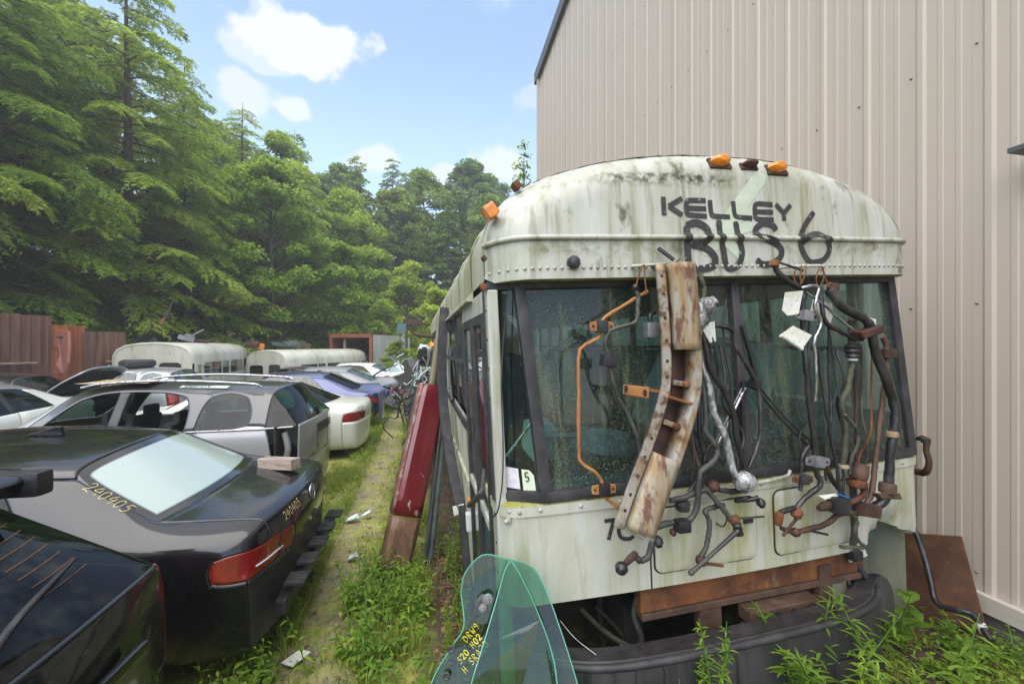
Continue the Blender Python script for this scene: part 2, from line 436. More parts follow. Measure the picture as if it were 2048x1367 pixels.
# ------------------------------------------------------------ metal building
WX, WZ0 = 3.25, .62           # wall plane, bottom of the panels
bld = empty('metal_building', (WX, 6, 0), label='tall beige ribbed steel building behind the bus', cat='building')
RIB, PW = .35, 1.05
Y_CORNER = 11.37
def eave(y): return 9.57+(Y_CORNER-y)*.133
def ribprof():
    # (offset along wall, height out of wall) of one panel: three tall ribs, shallow ones between
    p = []
    for k in range(3):
        b = k*RIB
        p += [(b+.0, 0), (b+.045, .0), (b+.062, .011), (b+.092, .011), (b+.109, 0), (b+.165, 0), (b+.172, .003), (b+.197, .003), (b+.204, 0), (b+.26, 0), (b+.267, .003), (b+.292, .003), (b+.299, 0)]
    return p
def wall_panel(y0, flip=1):
    mb = MB(); rows = [[], []]
    pr = ribprof() + [(PW+.012, 0)]
    for (s, hgt) in pr:
        y = y0 - s
        rows[0].append((-hgt, y-6, WZ0)); rows[1].append((-hgt, y-6, eave(y)))
    mb.grid(rows)
    o = mb.build('wall_panel', m_wall, bld); return o
y0 = Y_CORNER; k = 0
while y0 > -4:
    o = wall_panel(y0); o.location.x = -.0025*(k % 2); k += 1; y0 -= PW
mb = MB()   # rows of screws along the girts
for zz in (.75, 2.35, 3.9, 5.5, 7.1, 8.7):
    for i in range(0, 42):
        y = Y_CORNER-.02-i*RIB
        if zz < eave(y): mb.lathe([(.008, 0), (.008, .006), (.004, .009)], (-.001, y-6+.0, zz), (-1, 0, 0), 6)
o = mb.build('screws', m_screw, bld); o['kind'] = 'stuff'
mb = MB().prism([(-.05, Y_CORNER+.02-6, WZ0-.07), (-.05, -10, WZ0-.07), (-.05, -10, WZ0+.028), (-.05, Y_CORNER+.02-6, WZ0+.028)], (.045, 0, 0))
mb.build('base_trim', m_walltrim, bld)
MB().box((-.02, Y_CORNER-6+.03, (WZ0+eave(Y_CORNER))/2), (.12, .06, eave(Y_CORNER)-WZ0)).build('corner_trim', m_walltrim, bld)
ya, yb = Y_CORNER+.25, -4.
mb = MB(); mb.prism([(-.10, ya-6, eave(ya)-.10), (-.10, yb-6, eave(yb)-.10), (-.10, yb-6, eave(yb)+.20), (-.10, ya-6, eave(ya)+.20)], (.16, 0, 0))
mb.build('rake_trim', m_darktrim, bld)
mb = MB(); mb.prism([(.06, ya-6, eave(ya)+.18), (.06, yb-6, eave(yb)+.18), (8., yb-6, eave(yb)+.18), (8., ya-6, eave(ya)+.18)], (0, 0, .06)); mb.build('roof', m_darktrim, bld)
mb = MB(); mb.prism([(.0, Y_CORNER+.05-6, WZ0), (8, Y_CORNER+.05-6, WZ0), (8, Y_CORNER+.05-6, eave(Y_CORNER)), (.0, Y_CORNER+.05-6, eave(Y_CORNER))], (0, -.04, 0)); mb.build('end_wall', m_wall, bld)
MB().box((.12, -.3+.02, .27), (.24, 2*6.-.6, .70)).build('foundation', m_concrete, bld)
# small hooded fixture at the right edge
fx = MB().box((-.12, 1.60-6, 3.13), (.16, .12, .025)).build('hood', m_darktrim, bld)
MB().box((-.03, 1.60-6, 3.04), (.04, .08, .16)).build('backplate', m_darktrim, fx)

# ------------------------------------------------------------ trees
def quads_from(C, U, W):
    """diamond leaves: centre, half-length vector, half-width vector"""
    n = len(C); V = np.empty((n, 4, 3), np.float32)
    V[:, 0] = C-U; V[:, 1] = C+W-U*.15; V[:, 2] = C+U; V[:, 3] = C-W-U*.15
    return V.reshape(-1, 3), np.arange(n*4).reshape(n, 4)
def unit(a): return a/np.maximum(np.linalg.norm(a, axis=-1, keepdims=True), 1e-9)
def hemlock_mesh(seed, h, lmax, nb, z0=.10, leaf=.085, dens=1.0, droop=.40):
    rs = np.random.default_rng(seed); wood = MB()
    lean = rs.normal(0, .15, 2)
    tp = [(lean[0]*t*t*2, lean[1]*t*t*2, h*t) for t in (0, .15, .35, .6, .85, 1)]
    wood.tube(tp, [.028*h*.5+.05, .012*h+.03, .010*h, .007*h, .003*h, .008], 9, 3)
    Cs, Us, Ws = [], [], []
    for b in range(nb):
        t = z0+(.985-z0)*((b+rs.random())/nb)**1.0; z = h*t; az = b*2.39996+rs.normal(0, .35)
        L = lmax*min(1, (1-t)*1.55)**.72*rs.uniform(.62, 1.12)+.35
        if t < z0+.12: L *= rs.uniform(.6, 1.)
        d = np.array([math.cos(az), math.sin(az), 0]); pd = np.array([-d[1], d[0], 0])
        base = np.array([lean[0]*t*t*2, lean[1]*t*t*2, z]); rise = rs.uniform(-.02, .22); dr = droop*rs.uniform(.6, 1.35); sw = rs.normal(0, .10)
        path = lambda s: base+np.outer(s, d)*L+np.outer(s*s, pd)*L*sw+np.outer(rise*s-dr*s*s, [0, 0, 1])*L
        wood.tube([tuple(q) for q in path(np.array([0, .3, .62, .95]))], [.012*L+.008, .008*L+.005, .004*L+.003, .003], 4, 2, caps=False)
        nt_ = max(4, int(L/.105*dens)); s = np.linspace(.16, 1., nt_)+rs.normal(0, .01, nt_)
        P = path(s); T = unit(path(s+.02)-path(s-.02))
        for side in (-1, 1):
            lt = (.16+.40*L*np.sin(np.clip(s, 0, 1)*math.pi*.93)**.8*.55)*rs.uniform(.65, 1.2, nt_)
            td = unit(T*.62+side*np.outer(np.ones(nt_), pd)*.85+rs.normal(0, .13, (nt_, 3)))
            ml = max(3, int(lt.max()/.062)); q = (np.arange(ml)+.6)/ml
            keep = rs.random((nt_, ml)) < .90
            C = P[:, None]+td[:, None]*(lt[:, None]*q)[..., None]; C[..., 2] -= (lt[:, None]*q)**2*.50
            C = C+rs.normal(0, .018, C.shape)
            td2 = td[:, None]+np.zeros_like(C); td2[..., 2] -= (lt[:, None]*q)*.9
            td2 = unit(td2)
            perp = unit(np.cross(td2, np.array([0, 0, 1.])+rs.normal(0, .28, C.shape)))
            for sg in (-1, 1):
                u = unit(td2*.80+perp*sg*.62+rs.normal(0, .12, C.shape)); w = unit(np.cross(u, np.cross(u, perp)*1.+rs.normal(0, .35, C.shape)))
                ln = leaf*rs.uniform(.65, 1.25, C.shape[:2])[..., None]
                Cs.append((C+u*ln*.7)[keep]); Us.append((u*ln)[keep]); Ws.append((w*ln*.26)[keep])
    # dead lower twigs
    for b in range(26):
        z = h*rs.uniform(.05, .42); az = rs.uniform(0, 6.28); L = rs.uniform(.8, 2.4); d = np.array([math.cos(az), math.sin(az), rs.uniform(-.25, .25)])
        p = np.array([0, 0, z]); pts = [p]
        for k in range(4):
            p = p+d*L/4+rs.normal(0, .07, 3); pts.append(p)
        wood.tube([tuple(q) for q in pts], [.014, .011, .008, .004], 4, 2, caps=False)
        for k in (2, 3):
            e = pts[k]+d*L*.25+rs.normal(0, .22, 3); wood.tube([tuple(pts[k]), tuple((pts[k]+e)/2+rs.normal(0, .05, 3)), tuple(e)], [.007, .005, .002], 4, 2, caps=False)
    return wood, (np.concatenate(Cs), np.concatenate(Us), np.concatenate(Ws))
def broad_mesh(seed, h, rad, nclump, leaf=.10, perclump=420, z0=.25):
    rs = np.random.default_rng(seed); wood = MB()
    lean = rs.normal(0, .4, 2)
    top = np.array([lean[0], lean[1], h*.92])
    wood.tube([(0, 0, 0), (lean[0]*.2, lean[1]*.2, h*.3), (lean[0]*.6, lean[1]*.6, h*.65), tuple(top)], [.016*h, .012*h, .007*h, .01], 8, 4)
    Cs, Us, Ws = [], [], []
    for b in range(nclump):
        t = rs.uniform(z0, 1.); az = rs.uniform(0, 6.283)
        env = math.sin(min(1, (t-z0)/(1-z0)*.80+.18)*math.pi)**.75
        rr = rad*env*math.sqrt(rs.uniform(.10, 1.))
        c = np.array([lean[0]*t+math.cos(az)*rr, lean[1]*t+math.sin(az)*rr, h*t])
        zb = max(.12*h, h*t-rr*rs.uniform(.5, 1.1)); tb = zb/h; base = np.array([lean[0]*tb, lean[1]*tb, zb])
        if rr > .4*rad*env: wood.tube([tuple(base), tuple((base+c)/2+rs.normal(0, .12, 3)-[0, 0, .1]), tuple(c)], [.010*h*.5, .02, .005], 4, 3, caps=False)
        n = int(perclump*rs.uniform(.5, 1.4)); R_ = rs.uniform(.35, .75)*rad*.36+.15
        # leaves in a few flat layers inside the clump
        X = rs.normal(0, 1, (n, 3)); X = unit(X)*(rs.random((n, 1))**.5)*R_; X[:, 2] *= .55
        X[:, 2] += -.25*(X[:, 0]**2+X[:, 1]**2)/R_
        u = unit(X*[1, 1, .2]/R_+rs.normal(0, .75, (n, 3))*[1, 1, .45]); u[:, 2] -= .25; u = unit(u)
        w = unit(np.cross(u, np.array([0, 0, 1.])+rs.normal(0, .45, (n, 3))))
        ln = leaf*rs.uniform(.6, 1.3, (n, 1))
        Cs.append(c+X); Us.append(u*ln); Ws.append(w*ln*.55)
    return wood, (np.concatenate(Cs), np.concatenate(Us), np.concatenate(Ws))
def tree_proto(name, data, leafmat):
    wood, (C, U, W) = data
    root = empty(name)
    wood.build('trunk', m_bark, root, 60)
    Vv, Ff = quads_from(C, U, W); raw_mesh('crown', Vv, Ff, leafmat, root)
    return root
def copy_tree(o, parent=None):
    c = o.copy(); col.objects.link(c); c.parent = parent
    for ch in list(o.children): copy_tree(ch, c)
    return c
H1 = tree_proto('hemlock_tree', hemlock_mesh(11, 19, 4.3, 104, .23, dens=.82), m_hemlock)
H2 = tree_proto('hemlock_tree', hemlock_mesh(23, 17, 3.8, 106, .17, dens=.85), m_hemlock)
H3 = tree_proto('hemlock_tree', hemlock_mesh(37, 13, 3.3, 80, .05, dens=.9), m_hemlock)
B1 = tree_proto('broadleaf_tree', broad_mesh(5, 14, 4.0, 105, .13, 340, .14), m_broad)
B2 = tree_proto('broadleaf_tree', broad_mesh(8, 17, 3.7, 105, .14, 330, .2), m_broad)
B3 = tree_proto('broadleaf_tree', broad_mesh(15, 9, 3.0, 75, .12, 330, .06), m_broad)
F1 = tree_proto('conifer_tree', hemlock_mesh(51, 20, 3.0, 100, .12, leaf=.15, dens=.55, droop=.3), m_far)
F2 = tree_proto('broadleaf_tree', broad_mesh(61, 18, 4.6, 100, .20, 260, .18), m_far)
used = set()
def plant(proto, x, y, s, rz, label, group, zoff=-.1, sz=1.0):
    o = proto if proto.name not in used else copy_tree(proto)
    used.add(proto.name)
    o.location = (x, y, gz(x, y)+zoff); o.scale = (s, s, s*sz); o.rotation_euler = (0, 0, rz)
    tag(o, label, 'tree', group); return o
rt = random.Random(3)
front = 'hemlocks standing behind the fence and old buses'
# the row right behind the fence: each one told apart by what stands before it
rows1 = [(H1, -15.0, 12.8, 1.08, .4, 'tall hemlock at the frame edge behind the brown metal fence'),
         (H2, -13.9, 17.4, 1.10, 1.9, 'hemlock with thick dark trunk rising behind the middle of the brown fence'),
         (H1, -12.3, 21.6, 1.05, 3.3, 'hemlock with lichen-spotted trunk behind the cream bus front'),
         (H3, -11.2, 24.0, 1.0, 5.0, 'low hemlock drooping boughs over the cream bus roof'),
         (H2, -15.6, 21.0, 1.18, 2.6, 'tall hemlock in the second row behind the fence')]
for p, x, y, s, rz, lb in rows1: plant(p, x, y, s, rz, lb, front)
rows2 = [(B1, -8.4, 27.6, .92, .3, 'bushy broadleaf tree right behind the second white bus'),
         (B3, -4.9, 29.6, .95, 1.3, 'low leafy tree arching over the rusty red container'),
         (H1, -13.2, 27.5, .98, 4.1, 'yellow green hemlock rising behind the low drooping hemlock'),
         (B2, -10.4, 33.5, .98, 2.2, 'slender broadleaf tree above the second white bus'),
         (B1, -6.0, 37.0, .98, 3.9, 'pale green tree above the rusty container'),
         (B3, -1.2, 33.2, .85, 2.8, 'leafy tree at the end of the grassy path'),
         (B3, 1.2, 27.5, .62, .8, 'small leafy tree beside the far end of the bus')]
rows2 += [(H2, -11.6, 31.5, 1.08, 1.1, 'tall hemlock whose tip stands under the second cloud'), (F1, -9.3, 35.6, .90, .5, 'slim pointed conifer right of the tall hemlock tip'),
          (F1, -5.6, 39.5, .88, 2.5, 'pointed conifer above the cargo box'), (F1, -1.2, 44, .86, 4.5, 'pointed conifer at the dip of the treeline'), (H3, -7.6, 31.0, 1.1, 2.9, 'full green hemlock behind the end of the white bus')]
for p, x, y, s, rz, lb in rows2: plant(p, x, y, s, rz, lb, 'trees beyond the yard')
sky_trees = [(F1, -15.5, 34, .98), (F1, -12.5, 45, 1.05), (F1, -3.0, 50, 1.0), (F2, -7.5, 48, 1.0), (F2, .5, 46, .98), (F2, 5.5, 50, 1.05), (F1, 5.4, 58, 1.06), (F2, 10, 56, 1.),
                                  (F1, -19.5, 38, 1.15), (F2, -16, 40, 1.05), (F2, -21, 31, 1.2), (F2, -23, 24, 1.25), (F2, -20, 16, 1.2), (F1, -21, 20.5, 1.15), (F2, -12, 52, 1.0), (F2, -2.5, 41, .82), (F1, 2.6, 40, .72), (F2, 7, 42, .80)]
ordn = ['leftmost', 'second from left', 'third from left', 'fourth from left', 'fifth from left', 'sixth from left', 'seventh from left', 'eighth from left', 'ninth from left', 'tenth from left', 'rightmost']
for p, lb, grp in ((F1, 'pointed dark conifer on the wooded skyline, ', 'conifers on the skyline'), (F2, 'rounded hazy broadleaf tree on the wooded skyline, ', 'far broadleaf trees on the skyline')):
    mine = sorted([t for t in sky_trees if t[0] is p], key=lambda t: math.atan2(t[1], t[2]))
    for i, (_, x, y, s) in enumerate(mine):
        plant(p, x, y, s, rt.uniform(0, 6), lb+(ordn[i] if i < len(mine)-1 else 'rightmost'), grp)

# ------------------------------------------------------------ the old bus (local: u across, w backwards, v up)
m_buswhite = material('bus_paint', (.49, .49, .46), .42, 0,
    [((.34, .34, .25), (8, 8, .9), .37, .65, .85, 5), ((.17, .17, .08), (24, 24, 1.5), .50, .68, .70, 5), (MOSS, (7, 7, 4), .60, .70, .85, 6), ((.05, .05, .04), (70, 70, 55), .69, .73, .6, 3), ((.30, .22, .10), (5, 5, .8), .66, .80, .5, 4)], bump=(14, .10, 3, .02))
m_busside = material('bus_side_paint', (.48, .47, .38), .5, 0,
    [((.27, .27, .13), (4, 2, .6), .40, .66, .85, 5), ((.12, .12, .035), (12, 6, 1.1), .50, .70, .8, 5), ((.06, .05, .03), (30, 18, 7), .64, .72, .7, 4)], bump=(9, .12, 3, .02))
m_skirt = material('bus_skirt_paint', (.52, .52, .49), .38, 0,
    [((.42, .41, .27), (5, 5, .9), .38, .62, .85, 5), ((.27, .26, .09), (11, 11, 1.5), .50, .70, .80, 5), (MOSS, (24, 24, 9), .68, .75, .7, 5), ((.07, .06, .04), (90, 90, 60), .70, .74, .5, 3)], bump=(11, .12, 3, .02))
m_algae = material('algae_ledge', (.42, .42, .22), .7, 0, [((.25, .25, .035), (9, 9, 9), .36, .60, .95, 5), ((.10, .10, .02), (28, 28, 20), .52, .66, .8, 5), ((.55, .55, .48), (14, 14, 6), .62, .75, .8, 4)], bump=(40, .5, 4, .01))
m_rubber = material('black_rubber', (.022, .021, .024), .55, 0, [((.075, .07, .075), 9., .45, .72, .7, 5), ((.10, .11, .05), 26., .64, .74, .5, 4)], bump=(40, .2, 3, .004))
m_divider = material('plum_rubber', (.045, .038, .044), .55, 0, [((.10, .09, .10), (20, 20, 4), .45, .70, .7, 4)])
m_blackplastic = material('black_plastic', (.016, .016, .018), .42, 0, [((.055, .055, .06), (5, 5, 5), .45, .72, .7, 5), ((.10, .10, .085), (40, 40, 4), .60, .74, .45, 4)], bump=(30, .12, 3, .004))
m_bumper = material('bumper_black', (.026, .025, .027), .42, 0, [((.075, .07, .07), (6, 6, 2), .46, .70, .6, 5), ((.012, .011, .013), (45, 45, 1.2), .54, .64, .9, 4), ((.16, .13, .09), (9, 9, 9), .70, .78, .5, 5)], bump=(16, .15, 3, .01))
m_rust = material('rust', RUST1, .8, .1, [(RUST2, 7., .38, .62, .9, 5), ((.38, .17, .045), 5., .56, .74, .7, 5), ((.30, .27, .17), (9, 9, 3), .60, .76, .55, 4)], bump=(50, .5, 5, .008))
m_rustdark = material('dark_rust', (.095, .042, .028), .7, .25, [((.03, .02, .018), 9., .40, .62, .8, 5), ((.24, .10, .035), 14., .58, .74, .7, 5)], bump=(60, .5, 4, .006))
m_rustorange = material('orange_rust', (.36, .155, .05), .85, 0, [((.20, .075, .03), 10., .40, .64, .8, 5), ((.42, .28, .07), (6, 6, 3), .54, .72, .6, 4)], bump=(90, .5, 4, .004))
m_brown = material('brown_steel', (.125, .072, .048), .7, .2, [((.06, .035, .026), 9., .42, .64, .8, 5), ((.23, .16, .10), 12., .58, .74, .6, 4)], bump=(60, .3, 4, .006))
m_barblack = material('bar_black', (.018, .017, .018), .33, .0, [((.11, .10, .095), (9, 9, 5), .52, .70, .65, 5), ((.15, .14, .07), 14., .66, .76, .7, 4), ((.13, .05, .022), 16., .64, .74, .7, 4)], bump=(50, .2, 3, .004))
m_bargrey = material('bar_grey', (.075, .075, .068), .55, .2, [((.035, .034, .032), (12, 12, 6), .42, .62, .85, 5), ((.17, .17, .12), 16., .60, .74, .5, 4), ((.15, .075, .03), 13., .68, .76, .6, 4)], bump=(60, .25, 3, .004))
m_barmoss = material('bar_moss', (.065, .065, .04), .7, .1, [((.03, .028, .024), 12., .42, .60, .8, 5), ((.15, .16, .06), 14., .54, .72, .7, 4)], bump=(70, .4, 3, .005))
m_chrome = material('dull_chrome', (.42, .42, .44), .25, .9, [((.08, .08, .08), 22., .50, .68, .8, 4)])
m_alu = material('cast_aluminium', (.30, .30, .32), .5, .6, [((.14, .14, .15), 14., .5, .7, .7, 4)], bump=(60, .3, 3, .004))
m_foil = material('plastic_wrap', (.40, .40, .41), .28, .25, [((.12, .12, .12), (40, 40, 14), .46, .58, .9, 4), ((.66, .66, .68), (30, 30, 30), .62, .70, .8, 3)], bump=((40, 40, 18), 1.0, 4, .02))
m_tagpaper = material('tag_paper', (.66, .66, .60), .7, 0, [((.42, .42, .30), 9., .46, .72, .7, 4), ((.16, .16, .15), (60, 60, 130), .60, .66, .55, 2)])
m_amber = material('amber_lens', (.75, .23, .012), .25, 0, [((.42, .12, .01), 22., .45, .68, .8, 4)], coat=.6)
m_redlens = material('red_lens', (.20, .008, .008), .15, 0, [((.36, .02, .012), 9., .5, .7, .7, 3)], coat=.8)
m_clear = material('clear_lens', (.66, .66, .64), .15, 0, coat=.8)
m_blackpaint = material('letter_black', (.028, .028, .028), .6, 0, [((.09, .09, .085), 40., .55, .7, .6, 4), ((.40, .40, .36), 34., .64, .69, .75, 4)])
m_greenink = material('pale_green_decal', (.44, .50, .38), .5, 0, [((.56, .60, .50), 12., .45, .7, .7, 4)])
m_yellowink = material('yellow_ink', (.50, .43, .18), .6, 0, [((.12, .11, .07), 60., .58, .66, .7, 3)])
m_neon = material('yellow_paint_pen', (.72, .66, .03), .6)
m_sticker = material('sticker', (.56, .52, .58), .5, 0, [((.66, .64, .66), 40., .45, .6, .8, 3)])
m_sticker2 = material('sticker_cream', (.60, .64, .50), .5)
m_steel = material('rivet_steel', (.42, .41, .37), .5, .3, [((.20, .12, .07), 9., .55, .7, .8, 3)])
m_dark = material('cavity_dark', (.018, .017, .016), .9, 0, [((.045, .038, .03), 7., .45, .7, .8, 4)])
m_interior = material('bus_interior', (.16, .22, .21), .8, 0, [((.07, .10, .10), 3., .4, .65, .8, 4)])
m_seat = material('seat_vinyl', (.025, .045, .07), .5, 0, [((.05, .09, .11), 5., .45, .7, .8, 3)])
m_junkwhite = material('white_junk', (.55, .62, .60), .6, 0, [((.30, .36, .34), 6., .45, .7, .8, 4)])
def moss_band(m, z0, z1, c, sc=26, lo=.42, hi=.56):
    """a line of dirt and moss grown along the cap's upper lip"""
    nt = m.node_tree; bs = [n for n in nt.nodes if n.type == 'BSDF_PRINCIPLED'][0]; old = bs.inputs['Base Color'].links[0].from_socket
    tcn = nt.nodes.new('ShaderNodeTexCoord'); sp2_ = nt.nodes.new('ShaderNodeSeparateXYZ'); nt.links.new(tcn.outputs['Object'], sp2_.inputs[0])
    no = nt.nodes.new('ShaderNodeTexNoise'); no.inputs['Scale'].default_value = sc; no.inputs['Detail'].default_value = 6; no.inputs['Roughness'].default_value = .7; nt.links.new(tcn.outputs['Object'], no.inputs['Vector'])
    n2 = nt.nodes.new('ShaderNodeTexNoise'); n2.inputs['Scale'].default_value = 2.6; nt.links.new(tcn.outputs['Object'], n2.inputs['Vector'])
    def mr(s_, a, b, c_=0, d=1):
        n = nt.nodes.new('ShaderNodeMapRange'); nt.links.new(s_, n.inputs[0]); n.inputs[1].default_value = a; n.inputs[2].default_value = b; n.inputs[3].default_value = c_; n.inputs[4].default_value = d; return n.outputs[0]
    def ml(a, b):
        n = nt.nodes.new('ShaderNodeMath'); n.operation = 'MULTIPLY'; nt.links.new(a, n.inputs[0]); nt.links.new(b, n.inputs[1]); return n.outputs[0]
    z = sp2_.outputs['Z']; f = ml(ml(mr(z, z0-.03, z0+.012), mr(z, z1+.008, z1-.008)), ml(mr(no.outputs[0], lo, hi), mr(n2.outputs[0], .38, .52)))
    mx = nt.nodes.new('ShaderNodeMix'); mx.data_type = 'RGBA'; nt.links.new(f, mx.inputs['Factor']); nt.links.new(old, mx.inputs['A']); mx.inputs['B'].default_value = (*c, 1); nt.links.new(mx.outputs['Result'], bs.inputs['Base Color'])
moss_band(m_buswhite, 2.865, 2.905, (.045, .05, .02)); moss_band(m_buswhite, 2.54, 2.60, (.20, .20, .11), 14, .45, .65)
g_wind = glass_material('windshield_glass', (.30, .47, .50), .03,
    dirt=[((.06, .10, .09), (3.2, 3.2, .7), .34, .74, .42, 4), ((.27, .28, .20), (260, 260, 170), .52, .66, .46, 2), ((.20, .23, .13), (16, 16, .8), .53, .72, .50, 5)], refl=.8)
g_side = glass_material('side_glass', (.42, .62, .58), .03, dirt=[((.16, .20, .17), (18, 18, 2), .50, .74, .45, 4), ((.3, .34, .3), (90, 90, 70), .64, .72, .35, 3)], refl=.9)

bus = empty('derelict_bus', (1.575, 1.79, 0), (0, R(-2.6), 0), 'derelict white bus with mossy cap lettered KELLEY BUS 6', 'bus')
ARCH = [(1.172, 2.40), (1.172, 2.63), (1.156, 2.70), (1.112, 2.775), (1.035, 2.845), (.935, 2.90), (.80, 2.946), (.64, 2.985), (.45, 3.014), (.22, 3.033), (0, 3.038)]
_ap = np.array([(p.x, p.y) for p in smooth_path([(a_, b_, 0) for a_, b_ in ARCH], 10)]); _ap = np.concatenate([_ap, _ap[::-1]*[-1, 1]])
def cap_a(v): k = len(_ap)//2; return float(np.interp(v, _ap[:k, 1], _ap[:k, 0]))
def capw(u, v):
    """front face of the cap: flat, bowed a little, rounded towards the arched outline"""
    dl = float(np.sqrt(((_ap-[u, v])**2).sum(1).min())); Rr = .13+.09*(abs(u)/1.17)**2
    rnd = Rr-math.sqrt(max(Rr*Rr-max(Rr-dl, 0)**2, 0)) if dl < Rr else 0
    return -.048+.03*(u/1.17)**2+rnd+max(0, v-2.62)*.05
def cap_lv(v): return (cap_a(v), 0, 0)
def cap_ring(v, k=72):
    a = cap_a(v) if v > 2.44 else 1.14; return [(a*math.sin(math.pi/2*(2*i/k-1)), capw(a*math.sin(math.pi/2*(2*i/k-1)), max(v, 2.46)), v) for i in range(k+1)]
vs = [2.430, 2.455, 2.475, 2.5, 2.55, 2.6, 2.65, 2.70, 2.75, 2.79, 2.82, 2.85, 2.875, 2.895, 2.912, 2.928, 2.943, 2.957, 2.97, 2.982, 2.993, 3.003, 3.012, 3.019, 3.025, 3.030, 3.034, 3.0379]
cap = MB().grid([cap_ring(v) for v in vs]).build('roof_cap', m_buswhite, bus, 55)
MB().grid([[(u*.0+math.copysign(min(abs(u), 1.10), u) if True else u, max(w, .10), 2.4305) for (u, w, v) in cap_ring(2.43)], cap_ring(2.43)]).build('cap_soffit', m_algae, cap)
rid = [(u*1.004, w-.006, 2.607) for (u, w, v) in cap_ring(2.607, 40)]
MB().tube(rid, .0125, 6, 1).build('cap_ridge', m_buswhite, cap, 80)
riv = MB()
for i in range(72):
    u = -1.155+2.31*i/71; w = capw(u, 2.476); nrm = (0, -1, 0) if abs(u) < 1.08 else (math.copysign(1, u), -.6, 0)
    riv.lathe([(.0085, -.002), (.0080, .004), (.004, .0075)], (u, w, 2.476), nrm, 7)
o = riv.build('rivets', m_steel, cap, 60); o['kind'] = 'stuff'
# roof shell and roof bows
sec = [(-1.172, 2.455)]+[(-cap_lv(v)[0], v) for v in vs[3:]]; sec = sec+[(-a, b) for a, b in reversed(sec)]
MB().grid([[(a, w, b) for a, b in sec] for w in (.16, .56, 1.5, 2.5, 3.5, 4.5, 5.5, 6.5, 7.5, 8.5, 9.6)]).build('roof', m_busside, bus, 50)
for k in range(12):
    w = .62+.76*k
    MB().grid([[(a*1.004, w+dw, b+.003+.012*h) for a, b in sec] for dw, h in ((0, 0), (.012, 1), (.045, 1), (.057, 0))]).build('roof_bow', m_busside, bus, 40)
# front skirt below the windshield
def skirt_plan(k=90, off=0.0):
    P = []
    for i in range(8): P.append((-1.178-off, .34-.03*i))
    for i in range(1, 9):
        a = math.pi/2*i/9; P.append((-1.06-(.118+off)*math.cos(a), .12-(.118+off)*math.sin(a)))
    for i in range(k+1):
        u = -1.04+2.08*i/k; P.append((u, -.035*(1-(u/1.05)**2)+.002-off))
    for i in range(8, 0, -1):
        a = math.pi/2*i/9; P.append((1.06+(.118+off)*math.cos(a), .12-(.118+off)*math.sin(a)))
    for i in range(8): P.append((1.178+off, .13+.03*i))
    return P
def dent(u, w, v):
    if v < 1.22 and u > .6:
        gsn = math.exp(-((u-.93)/.13)**2)*max(0, (1.22-v)/.21)
        crump = .02*math.sin(u*46+v*20)*math.exp(-((u-.98)/.2)**2)*max(0, (1.22-v)/.21)
        return (u, w+.10*gsn+crump, v+.085*gsn*(1 if v < 1.06 else .4)+crump*.4)
    return (u, w, v)
sp_ = skirt_plan()
def skirt_bottom(u): return 1.012
rows = [[dent(u, w+ww, v) for u, w in sp_] for v, ww in ((1.012, .012), (1.016, 0), (1.06, 0), (1.10, 0), (1.15, 0), (1.2, 0), (1.3, 0), (1.415, 0))]
skirt = MB().grid(rows).build('front_skirt', m_skirt, bus, 50)
bp_ = skirt_plan(off=.009)
MB().grid([[(u, w, v) for u, w in (bp_ if k else sp_)] for v, k in ((1.406, 0), (1.408, 1), (1.452, 1))]).build('belt_strip', m_skirt, skirt, 40)
MB().grid([[(u, w, 1.4525) for u, w in bp_], [(u*.985, w+.035, 1.463) for u, w in bp_], [(u*.955, w+.13, 1.466) for u, w in bp_]]).build('belt_ledge', m_algae, skirt, 60)
riv = MB()
for i in range(12):
    u = -1.0+2.0*i/11; riv.lathe([(.009, -.002), (.009, .004), (.004, .008)], (u, -.035*(1-(u/1.05)**2)-.006, 1.432), (0, -1, 0), 8)
for (u, w) in ((-1.13, .03), (-1.09, .005), (1.12, .025)): riv.lathe([(.009, -.002), (.009, .006), (.004, .010)], (u, w-.008, 1.432), (u*.6, -1, 0), 8)
o = riv.build('belt_rivets', m_steel, skirt, 60); o['kind'] = 'stuff'
fw = lambda u: -.035*(1-(u/1.05)**2)+.002
# skirt seam, hatches, corner bolt, fleet number
MB().box((-.497, fw(-.497)-.0015, 1.21), (.006, .004, .39)).build('panel_seam', m_dark, skirt)
def rrect(u0, u1, v0, v1, r, k=5):
    P = []
    for cu, cv, a0 in ((u1-r, v1-r, 0), (u0+r, v1-r, 90), (u0+r, v0+r, 180), (u1-r, v0+r, 270)):
        for i in range(k+1):
            a = R(a0+90*i/k); P.append((cu+r*math.cos(a), cv+r*math.sin(a)))
    return P
def hatch(u0, u1, v0, v1):
    def ringp(e, off): return [(u, fw(u)-off, v) for u, v in rrect(u0-e, u1+e, v0-e, v1+e, .035+e)]
    a = MB(); r0 = ringp(0, .002); r1 = ringp(0, .009); r2 = ringp(-.008, .0115); r3 = ringp(-.03, .0118); mid = [((u0+u1)/2, fw((u0+u1)/2)-.012, (v0+v1)/2)]*len(r0)
    a.grid([r0, r1, r2, r3, mid], close=True); h_ = a.build('hatch', m_skirt, skirt, 40)
    MB().grid([ringp(.008, .0012), ringp(.0, .0016)], close=True).build('hatch_gap', m_dark, h_)
    MB().box((u1-.05, fw(u1-.05)-.015, (v0+v1)/2+.04), (.05, .012, .022), bev=.004).build('latch', m_blackplastic, h_)
hatch(-.475, .055, 1.085, 1.375); hatch(.165, .70, 1.075, 1.385)
MB().lathe([(.016, 0), (.016, .006), (.010, .007), (.010, .02), (.005, .024)], (-1.139, 0.020, 1.395), (-.7, -.7, 0), 10).build('corner_bolt', m_steel, skirt, 50)
